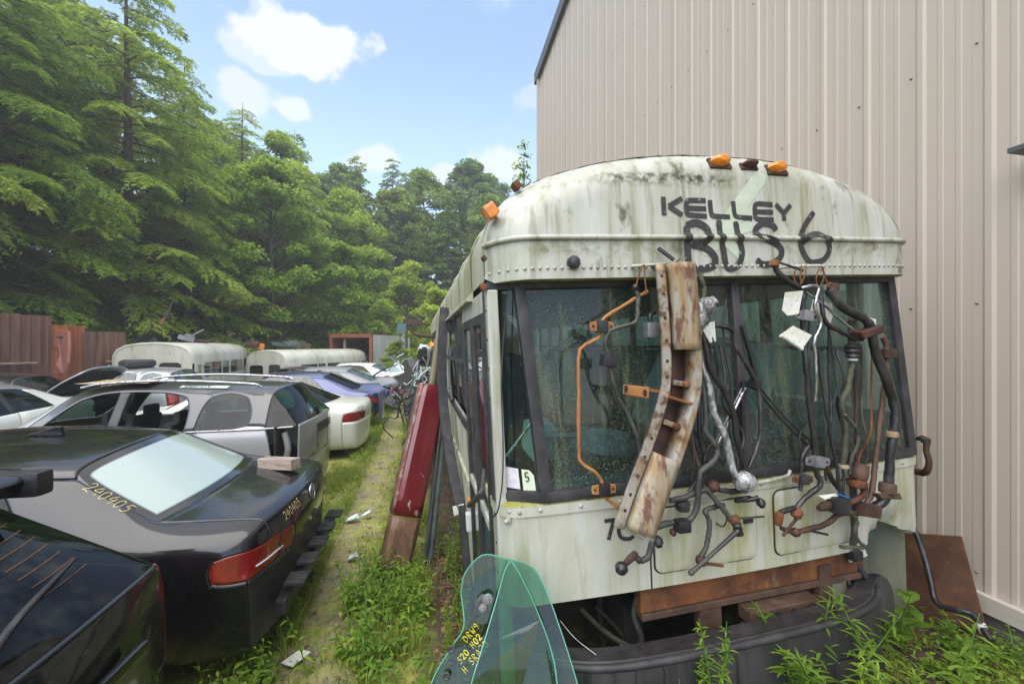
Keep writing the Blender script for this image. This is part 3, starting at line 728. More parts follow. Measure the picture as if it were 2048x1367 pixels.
MB().tube([(-0.313, -0.050, 1.405), (0.018, -0.055, 1.443), (0.216, -0.055, 1.459), (0.251, -0.050, 1.483)], .008, 6).build('hook_rod', m_buswhite, skirt, 60)

def ribbon(mb, pts, width, surf, n=6, taper=.9):
    """flat painted stroke through (u, w, v) points, laid on surf(u, v) -> w"""
    P = [Vector((p[0], p[2])) for p in smooth_path(pts, n)]
    m = len(P); L_, R_ = [], []
    for i in range(m):
        t = (P[min(i+1, m-1)]-P[max(i-1, 0)]); t = t.normalized() if t.length else Vector((1, 0)); nn = Vector((-t.y, t.x))
        wd = width*.5*(taper if i in (0, m-1) else 1)
        for lst, sg in ((L_, 1), (R_, -1)):
            q = P[i]+nn*wd*sg; lst.append((q.x, surf(q.x, q.y), q.y))
    o = len(mb.v); mb.v += L_+R_
    for i in range(m-1): mb.f.append((o+i, o+i+1, o+m+i+1, o+m+i))
    return mb
cs = lambda off: (lambda u, v: capw(u, v)-off)
let = MB()
for st in ([(0.177, 0.000, 2.924), (0.022, -0.030, 2.750), (-0.101, -0.040, 2.604)],):
    ribbon(let, st, .075, cs(.0022), 6, .6)
for st in ([(0.121, -0.030, 2.737), (0.042, -0.030, 2.717), (-0.062, -0.040, 2.641), (-0.123, -0.040, 2.589)], [(0.096, -0.030, 2.670), (0.003, -0.040, 2.642), (-0.091, -0.040, 2.599)], [(-0.064, -0.040, 2.604), (-0.006, -0.040, 2.552), (0.057, -0.040, 2.500)], [(-0.064, -0.040, 2.604), (-0.122, -0.040, 2.571), (-0.184, -0.040, 2.538)]):
    ribbon(let, st, .05, cs(.0018), 6, .4)
let.build('leaf_decal', m_greenink, cap)
for st2 in (([(-0.367, -0.030, 2.794), (-0.368, -0.030, 2.709)], [(-0.272, -0.030, 2.789), (-0.343, -0.030, 2.751)], [(-0.343, -0.030, 2.751), (-0.276, -0.030, 2.711)]),
            ([(-0.150, -0.030, 2.781), (-0.231, -0.030, 2.781), (-0.250, -0.030, 2.769), (-0.252, -0.030, 2.723), (-0.234, -0.030, 2.712), (-0.150, -0.030, 2.708)], [(-0.243, -0.030, 2.744), (-0.151, -0.030, 2.743)]),
            ([(-0.128, -0.030, 2.784), (-0.126, -0.030, 2.723), (-0.108, -0.030, 2.709), (-0.027, -0.030, 2.706)],),
            ([(-0.004, -0.030, 2.782), (-0.001, -0.030, 2.721), (0.017, -0.030, 2.707), (0.095, -0.030, 2.703)],),
            ([(0.216, -0.030, 2.771), (0.134, -0.030, 2.774), (0.114, -0.030, 2.759), (0.112, -0.030, 2.713), (0.131, -0.030, 2.699), (0.216, -0.030, 2.698)], [(0.118, -0.030, 2.735), (0.215, -0.030, 2.734)]),
            ([(0.234, -0.030, 2.774), (0.278, -0.030, 2.731)], [(0.321, -0.030, 2.773), (0.275, -0.030, 2.728)], [(0.278, -0.030, 2.736), (0.276, -0.030, 2.694)])):
    lt = MB()
    for i, st in enumerate(st2): ribbon(lt, st, .0235, cs(.0036+.0003*i), 3, 1)
    lt.build('letter', m_blackpaint, cap)
def wob(u, v): return 1
for st2, wd in ((([(-0.259, -0.040, 2.662), (-0.261, -0.045, 2.585), (-0.258, -0.045, 2.477)], [(-0.262, -0.040, 2.664), (-0.204, -0.040, 2.675), (-0.155, -0.040, 2.647), (-0.156, -0.045, 2.600), (-0.204, -0.045, 2.572), (-0.243, -0.045, 2.578)], [(-0.243, -0.045, 2.578), (-0.166, -0.045, 2.558), (-0.122, -0.045, 2.518), (-0.132, -0.045, 2.477), (-0.201, -0.045, 2.463), (-0.253, -0.045, 2.475)]), .034),
                (([(-0.089, -0.040, 2.690), (-0.088, -0.045, 2.628), (-0.073, -0.045, 2.544), (-0.060, -0.045, 2.476), (-0.028, -0.045, 2.464), (0.011, -0.045, 2.490), (0.027, -0.045, 2.544), (0.009, -0.045, 2.615), (-0.000, -0.040, 2.685)],), .030),
                (([(0.224, -0.040, 2.645), (0.205, -0.040, 2.671), (0.149, -0.040, 2.677), (0.106, -0.045, 2.644), (0.128, -0.045, 2.616), (0.202, -0.045, 2.588), (0.247, -0.045, 2.559), (0.242, -0.045, 2.518), (0.192, -0.045, 2.487), (0.136, -0.045, 2.484), (0.106, -0.045, 2.506)],), .030),
                (([(0.457, -0.040, 2.741), (0.403, -0.040, 2.681), (0.363, -0.045, 2.613), (0.372, -0.045, 2.552), (0.410, -0.045, 2.498), (0.455, -0.045, 2.493), (0.507, -0.045, 2.510), (0.540, -0.045, 2.560), (0.517, -0.045, 2.607), (0.467, -0.045, 2.631), (0.410, -0.045, 2.618), (0.373, -0.045, 2.584)],), .028)):
    lt = MB()
    def bsurf(off):
        return lambda u, v: capw(u, v)-off-(.0205*math.exp(-((v-2.607)/.0165)**4))
    for i, st in enumerate(st2): ribbon(lt, st, wd, bsurf(.0048+.0004*i), 7, .7)
    lt.build('painted_letter', m_blackpaint, cap)
lt = MB(); sks = lambda u, v: fw(u)-.0025
for i, st in enumerate(([(-0.710, -0.030, 1.351), (-0.662, -0.030, 1.352)], [(-0.667, -0.030, 1.348), (-0.681, -0.030, 1.309), (-0.695, -0.030, 1.265)])): ribbon(lt, st, .018, (lambda u, v, i=i: fw(u)-.0025-.0004*i), 4, 1)
ribbon(lt, [(-0.588, -0.030, 1.324), (-0.632, -0.030, 1.330), (-0.645, -0.030, 1.300), (-0.632, -0.030, 1.267), (-0.591, -0.030, 1.259), (-0.568, -0.030, 1.285), (-0.588, -0.030, 1.324)], .018, sks, 5, 1)
lt.build('fleet_number', m_blackpaint, skirt)

# marker lights on the cap
def marker(u, v, mat, size=(.085, .045), name='marker_light'):
    w = capw(u, v); nrm = Vector((capw(u+.01, v)-capw(u-.01, v), -.02, (capw(u, v+.01)-capw(u, v-.01)))).normalized()
    nrm = Vector((-(capw(u+.01, v)-capw(u-.01, v))*-1*0, -1, 0)) if False else nrm
    a = MB(); c = Vector((u, w, v)); rt_ = Vector((1, 0, 0))
    base = []; 
    a.box((u, w-.008, v), (size[0], .03, size[1]), bev=.008); ob = a.build('marker_base' if False else name, mat, cap, 50)
    MB().box((u, w+.002, v-.004), (size[0]+.012, .026, size[1]+.012), bev=.006).build('bezel', m_blackplastic, ob, 50)
    return ob
for (u, v, mt) in ((-.052, 2.968, m_amber), (.105, 2.958, m_rustdark), (.262, 2.948, m_amber)):
    a = MB(); w = capw(u, v)
    sx, sz = (.105, .055) if mt is m_amber else (.085, .035)
    a.lathe([(.5, 0), (.5, .25), (.46, .55), (.36, .85), (.20, 1.0)], (0, 0, 0), (0, 0, 1), 8)
    a.v = [(x*sx*1.05+u, w+.012-z*.055, y*sz*1.1+v+z*.012) for (x, y, z) in a.v]
    ob = a.build('marker_light', mt, cap, 35)
    MB().box((u, w+.004, v-.006), (sx*1.1, .03, sz*1.1), rot=(R(-25), 0, 0), bev=.005).build('bezel', m_rustdark, ob)
for nm, p, mt, s in (('marker_light', (-1.150, 0.064, 2.740), m_amber, .055), ('marker_light', (-1.020, 0.094, 2.869), m_rust, .035), ('rusty_boss', (-1.188, 0.050, 2.533), m_rustdark, .022), ('rusty_boss', (-1.194, 0.080, 2.415), m_rust, .03)):
    MB().box((p[0], p[1], p[2]), (s, s*1.6, s*1.1), rot=(0, R(-35), 0), bev=.012).build(nm, mt, cap, 50)
a = MB().lathe([(.026, -.01), (.030, .0), (.030, .018), (.022, .035), (.008, .04)], (-.812, capw(-.812, 2.497), 2.497), (0, -1, 0), 9); a.build('wiper_knob', m_blackplastic, cap, 40)
for pts in ([(-0.549, -0.060, 2.476), (-0.468, -0.075, 2.478), (-0.294, -0.075, 2.483), (-0.262, -0.050, 2.474)], [(0.216, -0.060, 2.462), (0.265, -0.080, 2.465), (0.439, -0.080, 2.469), (0.487, -0.050, 2.457)]):
    MB().tube(pts, .007, 6).build('grab_rail', m_buswhite, cap, 60)

# windshield: two big panes and two corner panes in rubber
A0, A1 = (-1.168, .10, 1.482), (-1.160, .165, 2.42)
B0, B1 = (-.968, .004, 1.482), (-1.030, .088, 2.42)
C0, C1 = (.030, -.022, 1.482), (.055, .058, 2.42)
D0, D1 = (1.072, .004, 1.482), (1.080, .088, 2.42)
E0, E1 = (1.168, .10, 1.482), (1.160, .165, 2.42)
def pane(p0, p1, q1, q0, mat, parent, name='windshield_pane', sh=.004):
    n = 8; rows = []
    for j in range(n+1):
        l = Vector(p0).lerp(Vector(p1), j/n); r_ = Vector(q0).lerp(Vector(q1), j/n)
        rows.append([tuple(l.lerp(r_, i/n)) for i in range(n+1)])
    return MB().grid(rows).build(name, mat, parent, 60)
ws = pane(B0, B1, C1, C0, g_wind, bus); wr = pane(C0, C1, D1, D0, g_wind, bus); wl = pane(A0, A1, B1, B0, g_side, bus, 'corner_pane'); pane(D0, D1, E1, E0, g_side, bus, 'corner_pane')
def bar(p, q, w_, d_, mat, name, parent, tilt=None):
    p, q = Vector(p), Vector(q); t = (q-p).normalized(); y = Vector(tilt) if tilt else Vector((0, 1, 0)); x = t.cross(y).normalized(); y = x.cross(t)
    m = Matrix((x, y, t)).transposed()
    return MB().box((p+q)/2, (w_, d_, (q-p).length), rot=m, bev=min(w_, d_)*.3).build(name, mat, parent, 50)
fr = empty('windshield_frame'); fr.parent = bus
ext = lambda p, q, e=.0: (Vector(p)+(Vector(p)-Vector(q)).normalized()*e, Vector(q)+(Vector(q)-Vector(p)).normalized()*e)
for p, q, w_ in ((A0, A1, .05), (B0, B1, .055), (C0, C1, .045), (D0, D1, .05), (E0, E1, .045)):
    a, b = ext(p, q, .02); bar(a, b, w_, .045, m_divider if p is C0 else m_rubber, 'pillar_gasket', fr)
for p, q in ((A0, B0), (B0, C0), (C0, D0), (D0, E0), (A1, B1), (B1, C1), (C1, D1), (D1, E1)):
    a, b = ext(p, q, .0); a.z += .004; b.z += .004; bar(a, b, .046, .050, m_rubber, 'gasket', fr)
MB().grid([[(u, w, 2.435) for u, w in ((-1.16, .17), (-1.03, .10), (.05, .07), (1.08, .10), (1.16, .17))], [(u, w, 2.46) for u, w in ((-1.16, .14), (-1.03, .06), (.05, .02), (1.08, .06), (1.16, .14))]]).build('header_strip', m_divider, fr)
MB().grid([[(u, w, 1.44) for u, w in ((-1.17, .13), (-.968, .03), (.03, .004), (1.072, .03), (1.17, .13))], [(u, w, 1.475) for u, w in ((-1.17, .11), (-.968, .01), (.03, -.016), (1.072, .01), (1.17, .11))]]).build('sill_strip', m_rubber, fr)
# stickers in the corner pane
def quad_on_corner(px_pts, mat, name, off=-.004):
    return MB().poly([tuple(Vector(p)+Vector((-.6*.004, -.8*.004, 0))) for p in px_pts]).build(name, mat, wl)
def corner_pt(f, v):
    t = (v-1.482)/(2.42-1.482); l = Vector(A0).lerp(Vector(A1), t); r_ = Vector(B0).lerp(Vector(B1), t); return tuple(l.lerp(r_, f))
quad_on_corner([corner_pt(.17, 1.52), corner_pt(.50, 1.512), corner_pt(.49, 1.602), corner_pt(.17, 1.612)], m_sticker, 'sticker')
quad_on_corner([corner_pt(.56, 1.508), corner_pt(.82, 1.502), corner_pt(.81, 1.575), corner_pt(.72, 1.597), corner_pt(.56, 1.600)], m_sticker2, 'sticker')
lt = MB()
def cpt(f, v): p = corner_pt(f, v); return (p[0]-.005, p[1]-.007, p[2])
def thin(mb, pts, r): return mb.tube(pts, r, 4, 3)
thin(lt, [cpt(.70, 1.588), cpt(.64, 1.587), cpt(.64, 1.568), cpt(.69, 1.570), cpt(.70, 1.555), cpt(.64, 1.549)], .0028); lt.build('sticker_number', m_blackpaint, wl)
MB().tube([(-1.075, 0.080, 2.429), (-1.105, 0.060, 2.263), (-1.139, 0.030, 2.002), (-1.149, 0.000, 1.748), (-1.161, -0.010, 1.581), (-1.188, -0.020, 1.460), (-1.212, 0.000, 1.425)], .0032, 5).build('hanging_cable', m_blackplastic, bus, 60)
MB().tube([(-1.099, 0.200, 1.623), (-0.964, 0.220, 1.768)], .008, 6).build('door_rod', m_chrome, bus, 60)

# wiper arms
def wiper(pts, r, parent=bus, mat=m_blackplastic):
    return MB().tube(pts, r, 6, 2).build('wiper_arm', mat, parent, 60)
wiper([(0.081, -0.030, 1.901), (0.209, -0.060, 1.732), (0.346, -0.080, 1.588)], .0075); wiper([(0.117, -0.030, 1.889), (0.229, -0.060, 1.740), (0.364, -0.080, 1.606)], .005)
wa = wiper([(0.039, -0.030, 1.909), (-0.066, -0.050, 1.771), (-0.168, -0.070, 1.645)], .0075, mat=m_chrome); wiper([(0.016, -0.030, 1.900), (-0.086, -0.050, 1.768), (-0.181, -0.070, 1.650)], .005, mat=m_chrome)
MB().box((0.078, -0.040, 1.912), (.06, .03, .05), rot=(0, .5, 0), bev=.008).build('wiper_pivot', m_blackplastic, bus)
MB().box((0.031, -0.030, 1.914), (.04, .02, .03), bev=.006).build('wiper_pivot', m_blackplastic, bus)
for a_, b_ in ((((0.058, -0.000, 2.197)), ((0.106, -0.020, 1.947))), (((0.016, -0.030, 1.898)), ((0.001, -0.040, 1.636)))):
    bar(a_, b_, .016, .02, m_blackplastic, 'wiper_blade', bus)

# left side: corner post, folding door, window wall
US = -1.18
post = MB().prism([(US, .045, .55), (US, .165, .55), (US, .165, 2.40), (US, .07, 2.40)], (.05, 0, 0)).build('corner_post', m_buswhite, bus, bevel=.006)
riv = MB()
for i in range(13): riv.lathe([(.006, -.002), (.006, .003), (.003, .005)], (US, .10, .75+.13*i), (-1, 0, 0), 6)
o = riv.build('post_rivets', m_rustdark, post); o['kind'] = 'stuff'
door = empty('folding_door'); door.parent = bus
for (w0, w1) in ((.185, .585), (.625, 1.08)):
    for wv in (w0+.022, w1-.022): bar((US-.004, wv, .52), (US-.004, wv, 2.30), .018, .045, m_rubber, 'door_stile', door)
    for vv in (.55, 1.28, 2.28): bar((US-.003, w0+.04, vv), (US-.003, w1-.04, vv), .016, .05, m_rubber if vv != 1.28 else m_buswhite, 'door_rail', door, (0, 0, 1))
    for v0, v1 in ((.57, 1.26), (1.30, 2.26)):
        MB().poly([(US, w0+.04, v0), (US, w1-.04, v0), (US, w1-.04, v1), (US, w0+.04, v1)]).build('door_pane', g_side, door)
MB().prism([(US, .165, 2.31), (US, 1.12, 2.31), (US, 1.12, 2.41), (US, .165, 2.41)], (.05, 0, 0)).build('door_header', m_buswhite, bus)
MB().tube([(-1.220, 0.124, 1.591), (-1.240, 0.025, 1.568), (-1.270, -0.130, 1.581), (-1.300, 0.070, 1.462)], .011, 7).build('door_crank', m_bargrey, door, 60)
MB().box((US-.02, 1.13, .95), (.05, .06, .12), bev=.01).build('side_lamp', m_clear, bus)
MB().box((US-.015, 1.13, 1.08), (.03, .05, .06), bev=.01).build('side_lamp', m_amber, bus)
MB().grid([[(US, w, v) for v in (.45, .9, 1.3, 1.66)] for w in (1.12, 2, 3, 4, 5, 6, 7, 8, 9.6)]).build('side_wall', m_busside, bus)
MB().grid([[(1.18, w, v) for v in (.45, .9, 1.3, 1.66)] for w in (.12, 2, 3, 4, 5, 6, 7, 8, 9.6)]).build('side_wall', m_busside, bus)
MB().prism([(-1.18, 9.6, .45), (1.18, 9.6, .45), (1.18, 9.6, 2.46), (.7, 9.6, 3.0), (0, 9.6, 3.1), (-.7, 9.6, 3.0), (-1.18, 9.6, 2.46)], (0, .03, 0)).build('rear_wall', m_busside, bus)
for sgn in (-1, 1):
    for i in range(12):
        w = (1.12 if sgn < 0 else .30)+.705*i
        MB().prism([(sgn*1.18, w, 1.66), (sgn*1.18, w+.075, 1.66), (sgn*1.18, w+.075, 2.455), (sgn*1.18, w, 2.455)], (-sgn*.04, 0, 0)).build('window_post', m_rubber if i % 3 else m_busside, bus)
        sw = MB().poly([(sgn*1.172, w+.075, 1.69), (sgn*1.172, w+.705, 1.69), (sgn*1.172, w+.705, 2.40), (sgn*1.172, w+.075, 2.40)]).build('side_window', g_side, bus)
        bar((sgn*1.185, w+.075, 2.03), (sgn*1.185, w+.705, 2.03), .03, .03, m_rubber, 'window_rail', sw, (0, 0, 1))
    MB().prism([(sgn*1.175, .58, 2.40), (sgn*1.215, .58, 2.40), (sgn*1.215, .58, 2.415), (sgn*1.175, .58, 2.455)], (0, 9., 0)).build('drip_rail', m_busside, bus)
    MB().box((sgn*1.188, 5.2, 1.60), (.02, 8.1, .05)).build('rub_rail', m_rubber, bus)
    MB().box((sgn*1.188, 5.2, 1.20), (.02, 8.1, .04)).build('rub_rail', m_busside, bus)

# inside
MB().box((0, 4.9, .92), (2.3, 9.3, .05)).build('bus_floor', m_interior, bus)
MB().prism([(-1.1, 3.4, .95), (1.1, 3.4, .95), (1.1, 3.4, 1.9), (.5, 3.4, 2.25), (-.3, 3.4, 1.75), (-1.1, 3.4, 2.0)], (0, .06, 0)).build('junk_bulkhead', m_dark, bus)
MB().box((.62, .42, 1.38), (.9, .42, .16), bev=.05).build('dashboard', m_dark, bus, 50)
MB().box((-.55, .40, 1.25), (.75, .30, .26), bev=.05).build('dash_box', m_interior, bus, 50)
st = MB(); st.tube([(.55+.21*math.cos(a), .72+.09*math.sin(a), 1.60+.20*math.sin(a)) for a in np.linspace(0, 6.283, 21)], .016, 7, 1); st.tube([(.55, .66, 1.60), (.55, .5, 1.4)], .02, 6, 1); st.build('steering_wheel', m_junkwhite, bus, 60)
for (u, w, mt) in ((.60, 1.35, m_seat), (-.62, 1.75, m_seat), (.05, 1.9, m_interior), (.7, 2.3, m_seat), (-.7, 2.6, m_seat)):
    s_ = MB().box((u, w+.18, 1.62), (.52, .12, .85), rot=(R(-8), 0, 0), bev=.05).build('bus_seat', mt, bus, 50)
    MB().box((u, w-.1, 1.2), (.52, .5, .14), bev=.05).build('seat_cushion', mt, s_, 50)
for (c, s, rr) in (((.15, .75, 1.75), (.5, .02, .5), (.1, .5, .2)), ((.85, .95, 1.85), (.35, .3, .5), (.2, .1, .3)), ((-.35, .8, 1.50), (.22, .25, .16), (0, .2, .4)), ((-.78, .75, 1.56), (.16, .2, .2), (.3, 0, .2)), ((.30, .55, 1.58), (.25, .2, .12), (.2, .3, 0)), ((-.60, .6, 1.60), (.5, .02, .02), (0, .1, .1))):
    MB().box(c, s, rot=rr, bev=.03).build('stored_panel', m_junkwhite, bus, 50)

# below the skirt: rusty beam, hitch plates, bumper, hoses
MB().prism([(-.53, .02, .878), (.76, .02, .878), (.76, .02, 1.008), (-.53, .02, .985)], (0, .05, 0)).build('rusty_crossbeam', m_rust, bus, bevel=.005)
MB().prism([(-.53, .01, .845), (.76, .01, .845), (.76, .01, .876), (-.53, .01, .876)], (0, .08, 0)).build('beam_flange', m_brown, bus, bevel=.004)
for v, u0, u1 in ((.80, .0, .40), (.705, .01, .42)):
    pl = MB().prism([(u0, -.05, v-.038), (u1, -.05, v-.038), (u1, -.05, v+.03), (u0, -.05, v+.03)], (0, .09, 0)).build('hitch_plate', m_brown, bus, bevel=.006)
    for i in range(4): MB().lathe([(.017, -.003), (.017, .002)], (u0+.06+i*.09, -.051, v-.002), (0, -1, 0), 10).build('bolt_hole', m_dark, pl)
MB().box((-.16, .05, .76), (.12, .05, .16), bev=.008).build('hitch_bracket', m_brown, bus); MB().box((.63, .07, .80), (.26, .03, .26)).build('frame_plate', m_busside, bus)
MB().box((.50, .03, .80), (.08, .05, .30), bev=.008).build('frame_horn', m_brown, bus)
for u in (-.48, .52): MB().box((u, 3, .68), (.10, 5.6, .2)).build('chassis_rail', m_dark, bus)
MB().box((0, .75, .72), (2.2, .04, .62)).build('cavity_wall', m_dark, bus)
MB().box((-.85, .62, .75), (.5, .2, .4), bev=.05).build('air_tank', m_dark, bus, 50)
for pts, r_, mt in (([(-0.493, 0.120, 0.912), (-0.527, 0.100, 0.820), (-0.502, 0.080, 0.719), (-0.539, 0.080, 0.666), (-0.597, 0.120, 0.674)], .015, m_bargrey), ([(-0.746, 0.250, 0.804), (-0.637, 0.200, 0.697), (-0.532, 0.120, 0.649), (-0.450, 0.100, 0.634)], .014, m_barmoss), ([(-0.644, 0.300, 0.769), (-0.560, 0.250, 0.680), (-0.500, 0.200, 0.599)], .012, m_dark),
                    ([(0.420, 0.100, 0.823), (0.431, 0.080, 0.766), (0.389, 0.060, 0.719), (0.301, 0.050, 0.697)], .007, m_rustorange), ([(0.516, 0.100, 0.821), (0.533, 0.100, 0.710), (0.486, 0.120, 0.625)], .018, m_blackplastic), ([(0.619, 0.150, 0.791), (0.614, 0.120, 0.684), (0.554, 0.100, 0.598)], .014, m_blackplastic),
                    ([(-0.930, 0.000, 0.933), (-0.882, -0.050, 0.880), (-0.817, -0.120, 0.845)], .0018, m_chrome), ([(-0.594, 0.350, 0.784), (-0.611, 0.300, 0.578), (-0.568, 0.250, 0.500)], .017, m_dark), ([(0.709, 0.050, 0.950), (0.756, 0.000, 0.836), (0.791, -0.020, 0.736), (0.841, -0.030, 0.694), (0.777, -0.040, 0.659)], .016, m_blackplastic), ([(0.733, 0.100, 0.895), (0.701, 0.050, 0.791), (0.752, 0.000, 0.744), (0.766, -0.030, 0.707)], .020, m_barblack)):
    MB().tube(pts, r_, 7).build('hose', mt, bus, 60)
MB().lathe([(.03, 0), (.10, .03), (.115, .07), (.11, .10), (.03, .11)], (0.772, 0.050, 0.738), (.3, -1, .2), 14).build('headlamp_bucket', m_blackplastic, bus, 40)
MB().prism([(0.620, -0.000, 1.053), (0.723, 0.000, 1.051), (0.762, 0.000, 0.966), (0.647, 0.000, 0.945)], (0, .006, 0)).build('bent_trim', m_junkwhite, bus)
MB().box((0.651, -0.020, 0.998), (.06, .05, .05), bev=.008).build('connector', m_blackplastic, bus)
bump = MB(); rws = []
prof = [(.10, .475), (.0, .478), (-.022, .50), (-.022, .80), (-.012, .832), (.012, .842), (.028, .838), (.10, .836), (.13, .80)]
for (dw, v) in prof:
    rw = []
    for i in range(41):
        u = -1.12+1.93*i/40; e = abs(u+.155)/.965; w = -.205+.04*e**2+.19*e**6; rw.append((u, w+dw, v))
    rws.append(rw)
bmp = bump.grid(rws).build('bumper', m_bumper, bus, 35)
lip = []
for i in range(41):
    u = -1.11+1.91*i/40; e = abs(u+.155)/.965; lip.append((u, -.205+.04*e**2+.19*e**6-.010, .828))
MB().tube(lip, .016, 8, 1).build('bumper_lip', m_rubber, bmp, 60)
for u in (-.62, .42): MB().prism([(a, -.232+.012, b) for a, b in rrect(u-.14, u+.14, .52, .66, .03)], (0, -.004, 0)).build('tow_opening', m_dark, bmp)
MB().lathe([(.30, -.12), (.44, -.10), (.47, -.04), (.47, .04), (.44, .10), (.30, .12)], (-.98, 1.75+.0, .52), (1, 0, 0), 24).build('wheel', m_rubber, bus, 40)
MB().lathe([(.30, -.12), (.44, -.10), (.47, -.04), (.47, .04), (.44, .10), (.30, .12)], (.98, 1.75, .52), (1, 0, 0), 24).build('wheel', m_rubber, bus, 40)

# ------------------------------------------------------------ cars
def paint(name, c, metal=.0, rough=.28, coat=1.0, dirt=(.22, .22, .18), amt=.35, drips=None, bumps=None):
    L_ = [(dirt, (1.6, 1.6, 1.6), .48, .78, amt, 5, .6), (dirt, (22, 22, 3), .60, .76, amt*.8, 4, .6)]
    if drips: L_.append((drips, (34, 34, 2.2), .50, .60, .55, 4, .7))
    return material(name, c, rough, metal, L_, coat=coat, coatr=.06, spec=.5 if c[0] > .03 else .25)
p_black = paint('black_car_paint', (.005, .005, .007), 0, .25, .85, (.04, .042, .04), .14)
p_black2 = paint('black_suv_paint', (.005, .005, .006), 0, .25, .85, (.04, .055, .025), .35)
p_grey = paint('grey_car_paint', (.31, .31, .32), .25, .33, .8, (.23, .21, .17), .5)
p_greydark = paint('grey_roof_paint', (.055, .055, .060), .3, .30, .8, (.13, .13, .12), .4)
p_white = paint('white_car_paint', (.68, .68, .63), 0, .3, .8, (.42, .42, .30), .45)
p_blue = paint('blue_car_paint', (.055, .065, .17), .4, .3, 1., (.16, .17, .2), .4)
p_silver = paint('silver_car_paint', (.38, .39, .40), .5, .33, .8, (.26, .27, .25), .4)
p_darkred = paint('dark_rusty_paint', (.012, .011, .012), 0, .3, .7, (.22, .08, .04), .7)
p_redwreck = paint('red_wreck_paint', (.20, .03, .02), 0, .5, .3, (.25, .12, .06), .7)
p_wreckgrey = paint('grey_wreck_paint', (.22, .23, .24), .3, .5, .3, (.2, .12, .07), .6)
g_car = glass_material('car_glass', (.10, .17, .15), .02, refl=.5, dirt=[((.2, .22, .2), (4, 4, 4), .5, .8, .22, 4)])
g_carlight = glass_material('car_glass_light', (.30, .46, .40), .02, refl=1.5, dirt=[((.3, .36, .33), (4, 4, 4), .42, .75, .40, 4)])
def fog_glass():
    m = bpy.data.materials.new('fogged_rear_glass'); m.use_nodes = True; nt = m.node_tree; N = nt.nodes; bs = N['Principled BSDF']
    at = N.new('ShaderNodeAttribute'); at.attribute_name = 'edge'
    mr_ = N.new('ShaderNodeMapRange'); nt.links.new(at.outputs['Fac'], mr_.inputs[0]); mr_.inputs[1].default_value = .050; mr_.inputs[2].default_value = .064
    mx = N.new('ShaderNodeMix'); mx.data_type = 'RGBA'; nt.links.new(mr_.outputs[0], mx.inputs['Factor']); mx.inputs['A'].default_value = (.006, .006, .007, 1); mx.inputs['B'].default_value = (.36, .44, .42, 1)
    no = N.new('ShaderNodeTexNoise'); no.inputs['Scale'].default_value = 240; mp = N.new('ShaderNodeTexCoord'); nt.links.new(mp.outputs['Object'], no.inputs['Vector'])
    bp = N.new('ShaderNodeBump'); bp.inputs['Strength'].default_value = .06; bp.inputs['Distance'].default_value = .003; nt.links.new(no.outputs[0], bp.inputs['Height']); nt.links.new(bp.outputs[0], bs.inputs['Normal'])
    nt.links.new(mx.outputs['Result'], bs.inputs['Base Color']); bs.inputs['Roughness'].default_value = .08; bs.inputs['Coat Weight'].default_value = .6
    return m
g_fog = fog_glass()

